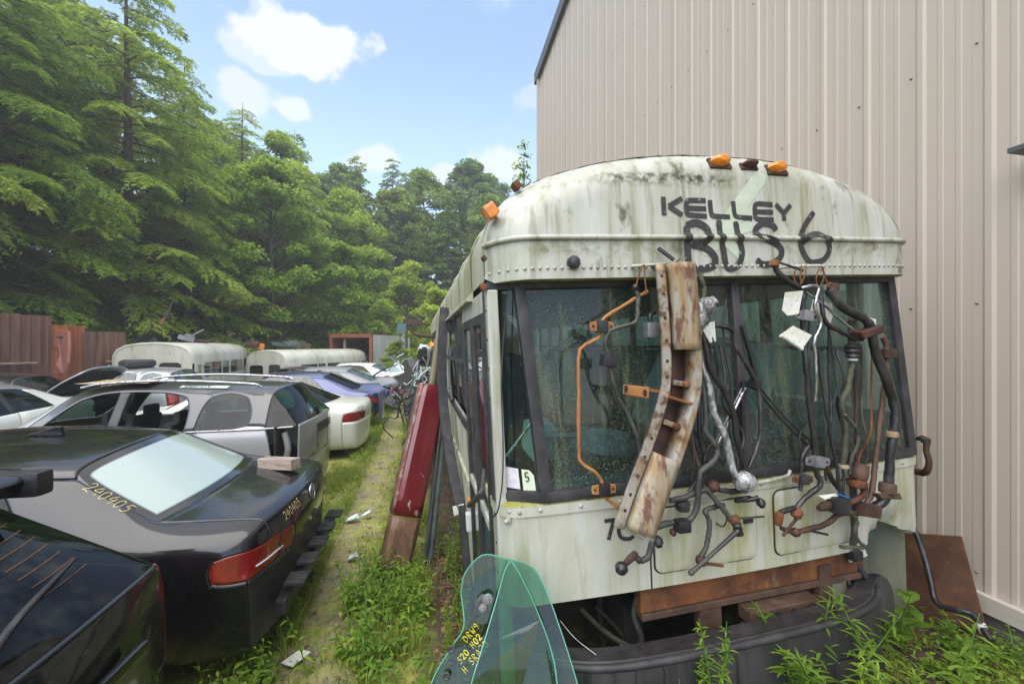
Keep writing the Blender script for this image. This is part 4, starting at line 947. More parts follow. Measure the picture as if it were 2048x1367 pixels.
def car_rows(cfg, c):
    """the ring of points of one station, bottom edge to roof centre"""
    xl, xb, xt, dx, W, z3, z4, y5, z5, z7 = c
    zb = cfg.get('zb', .22); z2 = cfg.get('z2', .56)
    z2 = min(z2, z3-.1)
    return [(xl, .84*W, zb), (xl, .965*W, zb+.07), (xl, W, z2), ((xl+xb)/2, .985*W, z3), (xb, .935*W, z4), (xt, y5, z5), (xt-dx*.72, .55*y5, z5+(z7-z5)*.8), (xt-dx, 0, z7)]
def build_car(name, cfg, label, loc, heading, paintm, mats=None, group=None, level=3, drop=(), kill=()):
    cols = cfg['cols']; nc = len(cols); RW = [car_rows(cfg, c) for c in cols]
    verts = []; idx = {}
    def vid(key, p):
        if abs(p[1]) < 1e-6: key = key[:-1]+(0,)
        if key not in idx: idx[key] = len(verts); verts.append(p)
        return idx[key]
    faces = []; regs = []
    for s in (1, -1):
        P = lambda c, r: vid(('s', c, r, s), (RW[c][r][0], RW[c][r][1]*s, RW[c][r][2]))
        for c in range(nc-1):
            for r_ in range(7):
                f = [P(c, r_), P(c+1, r_), P(c+1, r_+1), P(c, r_+1)]
                faces.append(f if s < 0 else f[::-1]); regs.append(cfg['side'](c, r_, s))
        for end, c, bulge in (('r', 0, cfg.get('rb', .09)), ('f', nc-1, -cfg.get('fb', .16))):
            top = RW[c]
            ym = [top[4+m][1] for m in range(4)]
            def Q(k, m):
                if m == 0: return P(c, k)
                if k == 4: return P(c, 4+m)
                row = top[k]; y = row[1]*ym[m]/ym[0]
                # deck edge bow followed a little lower down
                bow = (top[4+m][0]-top[4][0])*(k/4.0)
                return vid((end, k, m, s), (row[0]+bow-bulge*(1-(y/max(row[1], 1e-6))**2), y*s, row[2]))
            for k in range(4):
                for m in range(3):
                    f = [Q(k, m), Q(k+1, m), Q(k+1, m+1), Q(k, m+1)]
                    faces.append(f if (s < 0) == (end == 'f') else f[::-1]); regs.append(cfg['rear' if end == 'r' else 'front'](k, m, s))
    names = sorted(set(regs)); ri = {n: i for i, n in enumerate(names)}
    me = bpy.data.meshes.new('cage'); me.from_pydata(verts, [], faces); me.update()
    for n in names: me.materials.append(None)
    me.polygons.foreach_set('material_index', [ri[r_] for r_ in regs])
    bm = bmesh.new(); bm.from_mesh(me); bmesh.ops.recalc_face_normals(bm, faces=bm.faces[:])
    cl = bm.edges.layers.float.get('crease_edge') or bm.edges.layers.float.new('crease_edge')
    soft = cfg.get('soft', ())
    for e in bm.edges:
        lf = e.link_faces
        if len(lf) == 2:
            a, b = names[lf[0].material_index], names[lf[1].material_index]
            if a != b: e[cl] = .9 if not (a[0] in soft and b[0] in soft) else 0.25
    bm.to_mesh(me); bm.free()
    ob = bpy.data.objects.new('cage', me); col.objects.link(ob)
    md = ob.modifiers.new('s', 'SUBSURF'); md.levels = level; md.render_levels = level
    dg = bpy.context.evaluated_depsgraph_get(); ev = bpy.data.meshes.new_from_object(ob.evaluated_get(dg))
    bpy.data.objects.remove(ob)
    n = len(ev.vertices); co = np.empty(n*3); ev.vertices.foreach_get('co', co); co = co.reshape(-1, 3)
    warp = cfg.get('warp')
    if warp: co = warp(co)
    nf = len(ev.polygons); mi = np.empty(nf, np.int32); ev.polygons.foreach_get('material_index', mi)
    lv = np.empty(nf*4, np.int32); ev.polygons.foreach_get('vertices', lv); lv = lv.reshape(-1, 4)
    bvh = BVHTree.FromPolygons([tuple(p) for p in co], [tuple(f) for f in lv])
    rz = math.atan2(heading[1], heading[0])
    root = empty(name, (loc[0], loc[1], loc[2] if len(loc) > 2 else gz(loc[0], loc[1])-.02), (0, 0, rz), label, 'car', group)
    parts = {}
    mats = mats or {}
    for nm in names:
        if nm in drop or nm[0] in drop or nm[0] in kill: continue
        F_ = lv[mi == ri[nm]]; ids, inv = np.unique(F_.ravel(), return_inverse=True); V_ = co[ids].copy(); F2 = inv.reshape(-1, 4)
        gl = nm[0] in ('rear_window', 'windshield', 'side_window')
        b2 = bmesh.new(); vv = [b2.verts.new(p) for p in V_]
        for f in F2:
            if len(set(f)) == 4:
                try: b2.faces.new([vv[i] for i in f])
                except ValueError: pass
        b2.normal_update()
        if gl:
            for v in b2.verts: v.co -= v.normal*.006
            if nm[0] == 'rear_window' and cfg.get('fog'):
                bmesh.ops.subdivide_edges(b2, edges=b2.edges[:], cuts=3, use_grid_fill=True)
        else:
            g_ = .0028
            mv = {}
            for v in b2.verts:
                if v.is_boundary:
                    c = Vector((0, 0, 0))
                    for f in v.link_faces: c += f.calc_center_median()
                    c = c/len(v.link_faces)-v.co
                    if c.length > 1e-5: mv[v] = c.normalized()*g_
            for v, d in mv.items(): v.co += d
        m2 = bpy.data.meshes.new(nm[0]); b2.to_mesh(m2)
        if gl:
            bpts = np.array([v.co[:] for v in b2.verts if v.is_boundary]); at = m2.attributes.new('edge', 'FLOAT', 'POINT')
            allc = np.array([v.co[:] for v in b2.verts])
            at.data.foreach_set('value', np.sqrt(((allc[:, None]-bpts[None])**2).sum(-1)).min(1).astype(np.float32))
        b2.free()
        m2.polygons.foreach_set('use_smooth', [True]*len(m2.polygons))
        o = bpy.data.objects.new(nm[0], m2); col.objects.link(o); o.parent = root
        mt = mats.get(nm) or mats.get(nm[0]) or (g_car if gl else paintm); m2.materials.append(mt)
        if not gl:
            sd_ = o.modifiers.new('solid', 'SOLIDIFY'); sd_.thickness = .018; sd_.offset = -1
        parts[nm] = o
    # wheels, floor, seats
    Lc = cols[-1][0]; W = cfg['W']
    for x in cfg.get('axles', (.92, 3.55)):
        for s in (1, -1):
            wh = MB().lathe([(.19, -.10), (.30, -.105), (.325, -.07), (.325, .07), (.30, .105), (.19, .10)], (x, s*(W-.10), .31), (0, 1, 0), 22).build('tyre', m_rubber, root, 40)
            MB().lathe([(.05, .06), (.19, .085), (.20, .09), (.19, .095)], (x, s*(W-.10), .31), (0, s, 0), 18).build('rim', m_alu, wh, 40)
    MB().box((Lc*.5, 0, .32), (Lc*.8, W*1.7, .06)).build('floor_pan', m_dark, root)
    MB().box((Lc*.5-.2, 0, .55), (Lc*.42, W*1.55, .4), bev=.06).build('seat_base', m_dark, root)
    for x in cfg.get('seats', (1.75, 2.55)):
        for s in (-.36, .36):
            st_ = MB().box((x, s, .86), (.12, .46, .62), rot=(0, R(-14), 0), bev=.05).build('seat_back', m_dark, root, 50)
            MB().box((x-.11, s, 1.22), (.09, .25, .15), bev=.04).build('headrest', m_dark, st_, 50)
    return root, parts, bvh
def strokes(text, slant=.12):
    F_ = {'0': [[(.3, 1), (.06, .75), (.08, .25), (.3, 0), (.52, .25), (.52, .75), (.3, 1)]], '1': [[(.3, 1), (.28, 0)]], '2': [[(.02, .78), (.2, 1), (.5, .85), (.42, .5), (.05, .04), (.3, .1), (.62, .0)]],
          '4': [[(.35, 1), (.05, .42), (.62, .46)], [(.5, .75), (.40, 0)]], '5': [[(.62, 1), (.22, .98)], [(.22, .98), (.16, .58), (.45, .60), (.52, .25), (.3, .0), (.02, .06)]], '6': [[(.5, 1), (.15, .6), (.1, .15), (.35, 0), (.52, .25), (.35, .48), (.12, .3)]],
          '9': [[(.5, .75), (.3, 1), (.1, .75), (.3, .5), (.5, .75), (.48, .3), (.35, 0)]], 'A': [[(0, 0), (.3, 1), (.6, 0)], [(.12, .35), (.48, .35)]], 'C': [[(.55, .85), (.3, 1), (.05, .5), (.3, 0), (.55, .15)]], 'D': [[(.05, 0), (.05, 1), (.5, .7), (.5, .3), (.05, 0)]],
          'I': [[(.3, 1), (.3, 0)]], 'L': [[(.1, 1), (.08, 0), (.5, 0)]], 'H': [[(.08, 1), (.05, 0)], [(.5, 1), (.5, 0)], [(.06, .5), (.5, .5)]], 'S': [[(.52, .85), (.3, 1), (.08, .78), (.48, .3), (.3, 0), (.03, .12)]], 'R': [[(.06, 0), (.06, 1), (.48, .8), (.1, .5)], [(.2, .5), (.52, 0)]],
          'W': [[(0, 1), (.15, 0), (.3, .6), (.45, 0), (.6, 1)]], 'Z': [[(.05, 1), (.52, .98), (.05, .02), (.55, 0)]], 'P': [[(.06, 0), (.06, 1), (.48, .8), (.08, .5)]], 'E': [[(.5, 1), (.08, 1), (.08, 0), (.5, 0)], [(.1, .5), (.42, .5)]], 'N': [[(.05, 0), (.08, 1), (.48, 0), (.52, 1)]], 'T': [[(.3, 1), (.3, 0)], [(.02, 1), (.58, 1)]],
          'J': [[(.45, 1), (.42, .15), (.2, 0), (.05, .2)]], 'V': [[(.02, 1), (.3, 0), (.58, 1)]], 'O': [[(.3, 1), (.06, .75), (.08, .25), (.3, 0), (.52, .25), (.52, .75), (.3, 1)]], '7': [[(.02, 1), (.55, .98), (.25, 0)]], ' ': []}
    out = []
    for i, ch in enumerate(text):
        for st_ in F_.get(ch, []): out.append([(x*.95+i*.78+y*slant, y) for x, y in st_])
    return out
def project_text(sts, origin, ex, ey, d, h, width, bvh, mat, parent, name, off=.003, n=5):
    """handwriting laid onto a surface: strokes in (ex, ey) around origin, dropped along d onto the bvh"""
    ex, ey, d, origin = Vector(ex).normalized(), Vector(ey).normalized(), Vector(d).normalized(), Vector(origin); mb = MB()
    for st_ in sts:
        P = [Vector((p.x, p.y)) for p in smooth_path([(x*h, y*h, 0) for x, y in st_], n)]; m = len(P); row = []
        for i in range(m):
            t = P[min(i+1, m-1)]-P[max(i-1, 0)]; t = t.normalized() if t.length else Vector((1, 0)); nn = Vector((-t.y, t.x)); pr = []
            for sg in (1, -1):
                q = P[i]+nn*width*.5*sg; a = origin+ex*q.x+ey*q.y; hit = bvh.ray_cast(a-d*.6, d, 2.)
                pr.append(tuple(hit[0]+hit[1]*(off if hit[1].dot(d) < 0 else -off)) if hit[0] is not None else None)
            row.append(pr)
        for i in range(m-1):
            q = [row[i][0], row[i+1][0], row[i+1][1], row[i][1]]
            if all(p is not None for p in q): mb.poly(q)
    return mb.build(name, mat, parent) if mb.f else None

# ---- side/rear region rules
def sedan_side(c, r_, s):
    if r_ in (5, 6): return {0: ('trunk_lid', 0), 1: ('trunk_lid', 0), 2: ('rear_window', 0), 7: ('windshield', 0), 8: ('hood', 0), 9: ('hood', 0), 10: ('hood', 0)}.get(c, ('roof', 0))
    if r_ == 4: return {4: ('side_window', s*1), 6: ('side_window', s*2), 5: ('door_pillar', s), 3: ('side_window', s*3) if cfg_quarter else ('body', 0)}.get(c, ('body', 0))
    if c == 0 and r_ == 2: return ('tail_light', s)
    if c == 0 and r_ < 2: return ('bumper', 0) if not cfg_nobump else ('body', 0)
    if r_ >= 1 and c in (4,): return ('door', s*1)
    if r_ >= 1 and c in (5, 6): return ('door', s*2)
    if c >= 9 and r_ < 2: return ('bumper', 1)
    return ('body', 0)
cfg_quarter = False; cfg_nobump = True
def sedan_rear(k, m, s):
    if k < 2: return ('rear_panel', 0) if cfg_nobump and k == 1 else ('bumper', 0)
    if k == 2: return ('tail_light', s) if m == 0 else (('lid_light', s) if m == 1 else ('trunk_lid', 0))
    return ('trunk_lid', 0) if m > 0 else ('body', 0)
def front_rule(k, m, s):
    if k < 2: return ('bumper', 1)
    if k == 2 and m == 0: return ('headlight', s)
    return ('hood', 0) if k == 3 else ('grille', 0)
SEDAN = dict(W=.89, z2=.745, side=sedan_side, rear=sedan_rear, front=front_rule, soft=('body', 'roof'), cols=[
    # xl,  xb,  xt,   dx,   W,   z3,   z4,   y5,  z5,   z7
    (.10, .085, .05, .060, .800, .905, .985, .610, 1.035, 1.050),
    (.30, .27, .24, .050, .858, .915, 1.00, .640, 1.045, 1.062),
    (.62, .58, .66, .130, .885, .920, 1.01, .655, 1.062, 1.085),
    (1.10, 1.02, 1.42, .110, .890, .920, 1.01, .560, 1.350, 1.430),
    (1.32, 1.24, 1.66, .060, .890, .918, 1.00, .585, 1.385, 1.460),
    (2.08, 2.05, 2.12, .0, .890, .910, .985, .600, 1.400, 1.478),
    (2.17, 2.15, 2.22, .0, .890, .910, .98, .600, 1.400, 1.478),
    (3.00, 3.05, 2.62, -.060, .890, .895, .955, .575, 1.365, 1.440),
    (3.25, 3.30, 3.30, -.160, .885, .880, .940, .700, .985, 1.02),
    (3.80, 3.80, 3.80, -.06, .870, .840, .895, .640, .93, .965),
    (4.25, 4.22, 4.25, -.08, .830, .755, .80, .580, .84, .88),
    (4.42, 4.40, 4.42, -.05, .760, .640, .70, .500, .74, .77)])
def suv_side(c, r_, s):
    if r_ in (5, 6): return {0: ('rear_window', 0), 8: ('windshield', 0), 9: ('hood', 0), 10: ('hood', 0), 11: ('hood', 0)}.get(c, ('roof', 0))
    if r_ == 4: return {0: ('side_window', s*4), 2: ('side_window', s*3), 4: ('side_window', s*1), 6: ('side_window', s*2), 5: ('door_pillar', s)}.get(c, ('body', 0) if c < 1 or c > 7 else ('roof', 0))
    if c == 0 and r_ in (2, 3): return ('tail_light', s)
    if c in (0,) and r_ < 2: return ('bumper', 0)
    if r_ >= 1 and c in (3, 4): return ('door', s*1)
    if r_ >= 1 and c in (5, 6): return ('door', s*2)
    if c >= 10 and r_ < 2: return ('bumper', 1)
    return ('body', 0)
def suv_rear(k, m, s):
    if k < 2: return ('bumper', 0)
    if m == 0: return ('tail_light', s)
    return ('hatch', 0)
SUV = dict(W=.92, side=suv_side, rear=suv_rear, front=front_rule, soft=('body', 'roof'), axles=(.95, 3.7), seats=(1.9, 2.8), z2=.66, cols=[
    (.09, .10, .06, .060, .830, .99, 1.12, .720, 1.135, 1.15),
    (.34, .46, .46, .080, .895, .99, 1.12, .600, 1.52, 1.60),
    (.66, .62, .70, .03, .915, .985, 1.11, .625, 1.55, 1.63),
    (1.42, 1.36, 1.30, .0, .920, .98, 1.10, .640, 1.57, 1.655),
    (1.52, 1.46, 1.42, .0, .920, .98, 1.095, .640, 1.575, 1.66),
    (2.32, 2.30, 2.26, .0, .920, .97, 1.08, .640, 1.575, 1.66),
    (2.42, 2.40, 2.36, .0, .920, .97, 1.08, .640, 1.575, 1.66),
    (3.25, 3.30, 2.85, -.05, .920, .96, 1.06, .610, 1.54, 1.615),
    (3.45, 3.50, 3.00, -.08, .918, .95, 1.05, .60, 1.50, 1.59),
    (3.65, 3.70, 3.72, -.18, .915, .945, 1.04, .72, 1.08, 1.11),
    (4.20, 4.20, 4.20, -.06, .89, .89, .97, .66, 1.00, 1.04),
    (4.60, 4.58, 4.60, -.08, .84, .80, .88, .60, .92, .95),
    (4.76, 4.74, 4.76, -.05, .77, .66, .76, .50, .80, .83)])
LIGHTS = {'rear_panel': m_blackplastic, 'tail_light': m_redlens, 'lid_light': m_redlens, 'headlight': m_clear, 'grille': m_blackplastic, 'door_pillar': m_blackplastic}

# ---- black sedan in front, rear bumper missing
JS = list(SEDAN['cols']); JS[3] = (1.02, .95, 1.20, .110, .890, .920, 1.01, .575, 1.355, 1.430); JS[4] = (1.28, 1.20, 1.50, .060, .890, .918, 1.00, .590, 1.39, 1.460)
jetta, jp, jb = build_car('black_sedan', dict(SEDAN, fog=True, cols=JS), 'black sedan with fogged rear glass, missing rear bumper and timber block on trunk', (-.855, 3.633), (-.9988, .0492), p_black,
    dict(LIGHTS, rear_window=g_fog), level=4, drop=(('bumper', 0),))
jetta.rotation_euler.x = R(-2.5); jetta.location.z += .03; bpy.context.view_layer.update()
def T(root, p): return root.matrix_world @ Vector(p)
MB().box((.17, 0, .60), (.05, 1.42, .42), bev=.02).build('back_panel', m_dark, jetta)
ab = MB().box((-.02, 0, .46), (.07, 1.30, .10), bev=.02).build('bumper_beam', m_blackplastic, jetta)
for i in range(5):
    y = .50-i*.25
    gr = MB().box((-.075, y, .56), (.13, .15, .012)).build('foam_clip', m_blackplastic, ab)
    sl = MB()
    for k in range(6): sl.box((-.075, y-.06+k*.024, .57), (.12, .008, .012))
    sl.build('clip_slats', m_bargrey, gr)
# emblem
def ring(mb, c, r_, t, nrm, seg=20, rr=None):
    n = Vector(nrm).normalized(); u = n.orthogonal().normalized(); w = n.cross(u)
    return mb.tube([tuple(Vector(c)+(u*math.cos(a)+w*math.sin(a))*r_) for a in np.linspace(0, 2*math.pi, seg+1)], t, 6, 1, caps=False)
hit = jb.ray_cast(Vector((-1, 0, .965)), Vector((1, 0, 0)), 3)
ec = hit[0]+Vector((-.006, 0, 0)); em = MB(); ring(em, ec, .056, .006, (-1, 0, .12))
for a, b in (((-.03, .045), (-.012, .0)), ((-.012, 0), (0, .03)), ((0, .03), (.012, 0)), ((.012, 0), (.03, .045)), ((-.048, .02), (-.022, -.045)), ((-.022, -.045), (0, .0)), ((0, 0), (.022, -.045)), ((.022, -.045), (.048, .02))):
    em.tube([(ec.x, ec.y+a[0], ec.z+a[1]), (ec.x, ec.y+b[0], ec.z+b[1])], .005, 5, 1)
em.build('emblem', m_chrome, jp[('trunk_lid', 0)], 60)
project_text(strokes('240405'), (1.08, .61, 1.28), (-.86, .19, -.47), (-.355, -.879, .294), (.35, -.42, -.83), .066, .0042, jb, m_yellowink, jp[('body', 0)], 'chalk_number', .0025)
project_text(strokes('240405'), (-.1, .46, .945), (0, -1, .05), (0, 0, 1), (1, 0, 0), .05, .0045, jb, m_yellowink, jp[('trunk_lid', 0)], 'chalk_number', .0025)
project_text(strokes('JETTA SE', 0), (-.1, .56, .71), (0, -1, 0), (0, 0, 1), (1, 0, 0), .026, .006, jb, m_chrome, jp[('trunk_lid', 0)], 'model_lettering', .003)
fin = MB(); fin.prism([(1.62, .0, 1.462), (1.86, 0, 1.472), (1.66, 0, 1.53), (1.63, 0, 1.53)], (0, .03, 0)); fin.v = [(x, y-.015, z) for x, y, z in fin.v]; fin.build('roof_antenna', p_black, jetta, bevel=.006)
for s in (1, -1):
    pts = []
    for y in np.linspace(.50, .74, 7):
        h_ = jb.ray_cast(Vector((-1, s*y, .795)), Vector((1, 0, 0)), 3)
        if h_[0] is not None: pts.append(tuple(h_[0]+Vector((-.002, 0, 0))))
    MB().tube(pts, .009, 6, 1, flat=.5).build('lamp_stripe', m_sticker, jp[('tail_light', s)], 60)
    pts = [tuple(jb.ray_cast(Vector((-1, s*(y+.0), z)), Vector((1, 0, 0)), 3)[0]+Vector((-.002, 0, 0))) for y, z in ((.53, .74), (.525, .82), (.52, .90))]
    MB().tube(pts, .006, 5, 1).build('lamp_divider', m_dark, jp[('tail_light', s)], 60)
for s in (1, -1):
    pts = []
    for x in np.linspace(1.45, 2.7, 12):
        h_ = jb.ray_cast(Vector((x, s*.53, 2)), Vector((0, 0, -1)), 2); pts.append(tuple(h_[0]+Vector((0, 0, .002))))
    MB().tube(pts, .006, 5, 1).build('roof_seam', m_dark, jp[('roof', 0)])
wb = MB().box((0, 0, .045), (.36, .10, .085), bev=.006).build('timber_block', material('weathered_timber', (.26, .20, .15), .85, 0, [((.42, .35, .30), (4, 20, 20), .42, .66, .8, 4), ((.10, .065, .04), (3, 30, 30), .55, .70, .8, 4), (MOSS, 9., .6, .75, .5, 4)], bump=((6, 60, 60), .6, 4, .01)))
tag(wb, 'short weathered timber block lying on the black sedan trunk', 'wood block')
bpy.context.view_layer.update()
h_ = jb.ray_cast(Vector((.30, -.28, 2)), Vector((0, 0, -1)), 3); wb.location = T(jetta, h_[0]+Vector((0, 0, .002))); wb.rotation_euler = (R(0), R(3), jetta.rotation_euler.z+R(-28))

# ---- black hatchback SUV at the left edge
HATCH = dict(SUV, cols=[(.09, .10, .06, .060, .830, .99, 1.10, .720, 1.125, 1.14), (.34, .52, .64, .090, .895, .99, 1.11, .600, 1.50, 1.58), (.66, .72, .84, .03, .915, .985, 1.11, .625, 1.54, 1.62)]+SUV['cols'][3:])
sub, sbp, sbb = build_car('black_hatchback', HATCH, 'black hatchback car cropped by the frame edge beside the black sedan', (-1.14, 1.50), (-.998, .06), p_black2, LIGHTS, level=4)
bpy.context.view_layer.update()
spo = MB().grid([[(x, y, z) for y in np.linspace(-.60, .60, 13)] for x, z in ((.80, 1.60), (.64, 1.598), (.46, 1.585), (.445, 1.565), (.46, 1.52), (.66, 1.49))]).build('spoiler', p_black2, sub, 50)
MB().box((.52, .60, 1.545), (.24, .08, .10), bev=.02).build('spoiler_end', m_blackplastic, spo, 50); MB().box((.52, -.60, 1.545), (.24, .08, .10), bev=.02).build('spoiler_end', m_blackplastic, spo, 50)
def on_back(bvh, y, z, off=.006):
    h = bvh.ray_cast(Vector((-1.5, y, z)), Vector((1, 0, 0)), 4); return (h[0]+h[1]*(off if h[1].x < 0 else -off)) if h[0] is not None else Vector((0, y, z))
pts = [tuple(on_back(sbb, y, z, .025)) for y, z in ((.02, 1.19), (-.12, 1.225), (-.30, 1.25), (-.46, 1.262))]
MB().tube(pts, [.016, .013, .010, .007], 6, 4).build('wiper_arm', m_blackplastic, sub, 60)
em = MB(); c0 = on_back(sbb, .0, 1.00, .008)
em.lathe([(.075, 0), (.075, .006), (.060, .010)], (0, 0, 0), (-1, 0, .1), 20); em.v = [(x+c0.x, y*1.25+c0.y, z*.8+c0.z) for x, y, z in em.v]; eo = em.build('emblem', m_blackplastic, sbp[('hatch', 0)], 50)
em = MB()
for dy, dz, r_ in ((.045, .012, .022), (.0, .028, .014), (-.035, .022, .014), (.0, -.018, .014), (-.045, -.02, .014), (-.02, .0, .012)):
    for a in (0, 60, 120): em.box((c0.x-.013, c0.y+dy, c0.z+dz), (.004, r_*2.2, r_*.35), rot=(R(a), 0, 0))
em.build('emblem_star', m_redlens, eo)
MB().box(tuple(on_back(sbb, 0, .93, .012)), (.03, .9, .05), bev=.012).build('hatch_garnish', p_black2, sbp[('hatch', 0)], 50)
for k in range(7):
    z = 1.24+.03*k; pts = [tuple(on_back(sbb, y, z, .004)) for y in np.linspace(-.50-.0*k, -.28, 6)]
    MB().tube(pts, .0011, 4, 1).build('defroster_line', m_rustorange, sbp[('rear_window', 0)])

# ---- grey wagon without tail lamps and side glass
wag, wp, wgb = build_car('grey_wagon', dict(SUV, W=.93), 'grey wagon with missing tail lamp and broken side window behind the black sedan', (-1.38, 6.50), (-.998, .06), p_grey,
    dict(LIGHTS, roof=p_greydark, rear_window=g_car, door_pillar=m_blackplastic, tail_light=m_blackplastic), level=3, drop=(('side_window', 1), ('side_window', 2), ('side_window', -1), ('side_window', -2), ('tail_light', 1), ('tail_light', -1)))
bpy.context.view_layer.update()
for s in (1, -1):
    MB().prism([(.30, s*.60, .62), (.30, s*.90, .62), (.30, s*.90, 1.14), (.30, s*.60, 1.14)], (.02, 0, 0)).build('lamp_recess', m_dark, wag)
    MB().tube([(.22, s*.76, .72), (.19, s*.77, .86), (.24, s*.76, 1.05)], .045, 8).build('lamp_cavity_duct', p_grey, wag, 60)
    rr_ = [(.62, s*.575, 1.60), (.80, s*.590, 1.645), (1.8, s*.60, 1.69), (2.6, s*.585, 1.665), (2.9, s*.57, 1.615)]
    MB().tube(rr_, .017, 7).build('roof_rail', m_chrome, wp[('roof', 0)], 60)
    MB().tube([(.10, s*.83, 1.128), (.6, s*.868, 1.115), (2.0, s*.868, 1.095), (3.3, s*.862, 1.07)], .009, 5).build('belt_moulding', m_chrome, wag, 60)
MB().prism([tuple(on_back(wgb, y, z, .003)) for y, z in ((.26, .74), (-.26, .74), (-.26, .98), (.26, .98))], (-.004, 0, 0)).build('plate_recess', p_greydark, wp[('hatch', 0)])
MB().prism([tuple(on_back(wgb, y, z, .008)) for y, z in ((.26, .95), (-.26, .95), (-.24, 1.06), (.24, 1.06))], (-.015, 0, 0)).build('handle_garnish', m_blackplastic, wp[('hatch', 0)])
project_text(strokes('CADILLAC', 0), (-1, .42, .66), (0, -1, 0), (0, 0, 1), (1, 0, 0), .045, .010, wgb, m_chrome, wp[('hatch', 0)], 'model_lettering', .006)
MB().tube([tuple(on_back(wgb, y, z, .02)) for y, z in ((.0, 1.17), (-.15, 1.195), (-.34, 1.20))], [.014, .011, .007], 6, 4).build('wiper_arm', m_blackplastic, wag, 60)
lab = []
for x, z in ((1.10, 0), (1.72, 0), (1.72, 1), (1.10, 1)):
    h = wgb.ray_cast(Vector((x, .53+.0*z-.075*z, 2.2)), Vector((0, 0, -1)), 3); lab.append(tuple(h[0]+Vector((0, .004, .006))))
so = MB().poly(lab).build('stock_label', m_junkwhite, wp[('roof', 0)])
project_text(strokes('52601615', 0), (1.68, .522, 2.2), (-1, 0, 0), (0, -1, 0), (0, 0, -1), .055, .011, wgb, m_blackpaint, so, 'label_number', .009)
MB().grid([[(x, y, 1.668+.006*math.sin(x*9+y*7)) for y in np.linspace(.05, .56, 8)] for x in np.linspace(2.1, 3.0, 14)]).build('peeling_headliner', material('rusty_roof_sheet', (.36, .22, .08), .8, 0, [((.45, .40, .33), 5., .42, .62, .9, 4), ((.12, .05, .02), 8., .55, .7, .8, 5)]), wp[('roof', 0)])

wag.scale.x = .88
# ---- white sedan
cfg_nobump = False
cru, cp_, crb = build_car('white_sedan', SEDAN, 'white sedan with red tail lamp parked beyond the grey wagon', (-1.03, 9.05), (-.998, .05), p_white, dict(LIGHTS, rear_window=g_car, side_window=g_car), level=3)
bpy.context.view_layer.update()
project_text(strokes('LT', 0), (-1, .55, .93), (0, -1, 0), (0, 0, 1), (1, 0, 0), .03, .006, crb, m_chrome, cp_[('trunk_lid', 0)], 'model_lettering', .004)

# ---- blue sedan, crushed tail
def crush(co):
    co = co.copy(); x = co[:, 0]; k = np.clip((.9-x)/.9, 0, 1)
    co[:, 0] += .12*k*np.sin(co[:, 1]*9+1)*np.sin(co[:, 2]*8); co[:, 2] += .09*k*np.sin(co[:, 1]*7+.6); co[:, 1] += .05*k*np.sin(co[:, 2]*13+co[:, 0]*6)
    return co
blu, bp2, bbv = build_car('blue_sedan', dict(SEDAN, warp=crush), 'blue sedan with crumpled tail beside the white sedan', (-.92, 11.7), (-.998, .03), p_blue, dict(LIGHTS, rear_window=g_car, side_window=g_carlight), level=3, drop=(('bumper', 0), ('lid_light', 1), ('lid_light', -1)))
MB().box((.16, 0, .62), (.05, 1.5, .5), bev=.02).build('back_panel', m_dark, blu)
MB().prism([(-.05, .3, .30), (-.05, .86, .32), (.0, .84, .98), (-.05, .4, .92)], (.05, 0, .0)).build('bent_quarter_panel', p_blue, blu, bevel=.01)

# ---- second column to the left
sil, sp2, sv = build_car('silver_suv', SUV, 'silver SUV with black tyre lying on its roof', (-6.2, 13.75), (-1, .03), p_silver, dict(LIGHTS, side_window=g_carlight, rear_window=g_carlight), level=2)
sil.scale.x = .74
ty = MB().lathe([(.16, -.09), (.26, -.10), (.31, -.06), (.32, 0), (.31, .06), (.26, .10), (.16, .09)], (0, 0, 0), (0, 0, 1), 22).build('spare_tyre', m_rubber, None, 40); tag(ty, 'black spare tyre lying on the silver SUV roof', 'tyre')
MB().lathe([(.155, -.06), (.155, .05), (.06, .06)], (0, 0, 0), (0, 0, 1), 18).build('hub', m_alu, ty, 40)
bpy.context.view_layer.update(); ty.location = T(sil, (1.9, .1, 1.66))+Vector((0, 0, .10)); ty.scale = (1.25, 1.25, 1.05)
lsd, _, _ = build_car('pale_sedan', SEDAN, 'pale silver sedan nose-on at the frame edge behind the black sedan roof', (-7.45, 10.7), (.04, -1), p_white, dict(LIGHTS, side_window=g_car, windshield=g_car, roof=p_silver), level=2)
drk, _, _ = build_car('dark_wagon', SUV, 'dark rusty-roofed wagon with raised silver hood near the frame edge', (-11.35, 11.95, -.18), (1, .0), p_darkred, dict(LIGHTS, side_window=g_carlight), level=2, drop=(('hood', 0),))
drk.scale.x = .88
rows = []
for i in range(11):
    t = i/10; x = 3.62+1.02*t; z = .98+.78*t**.55
    rows.append([(x+.05*(abs(y)/.7)**2*(1-t), y, z-.10*(abs(y)/.75)**3) for y in np.linspace(-.78, .78, 13)])
ho = MB().grid(rows).build('raised_hood', p_silver, drk, 60, solid=.03)
MB().grid([[(x+.03, y*.84, z-.045) for (x, y, z) in r_] for r_ in rows[1:-1]]).build('hood_liner', m_dark, ho, 60)
MB().tube([(4.3, .6, 1.0), (4.35, .6, 1.3), (4.4, .58, 1.6)], .012, 5).build('hood_prop', m_blackplastic, drk)
MB().box((4.15, 0, .86), (.8, 1.3, .2), bev=.05).build('engine', m_dark, drk)
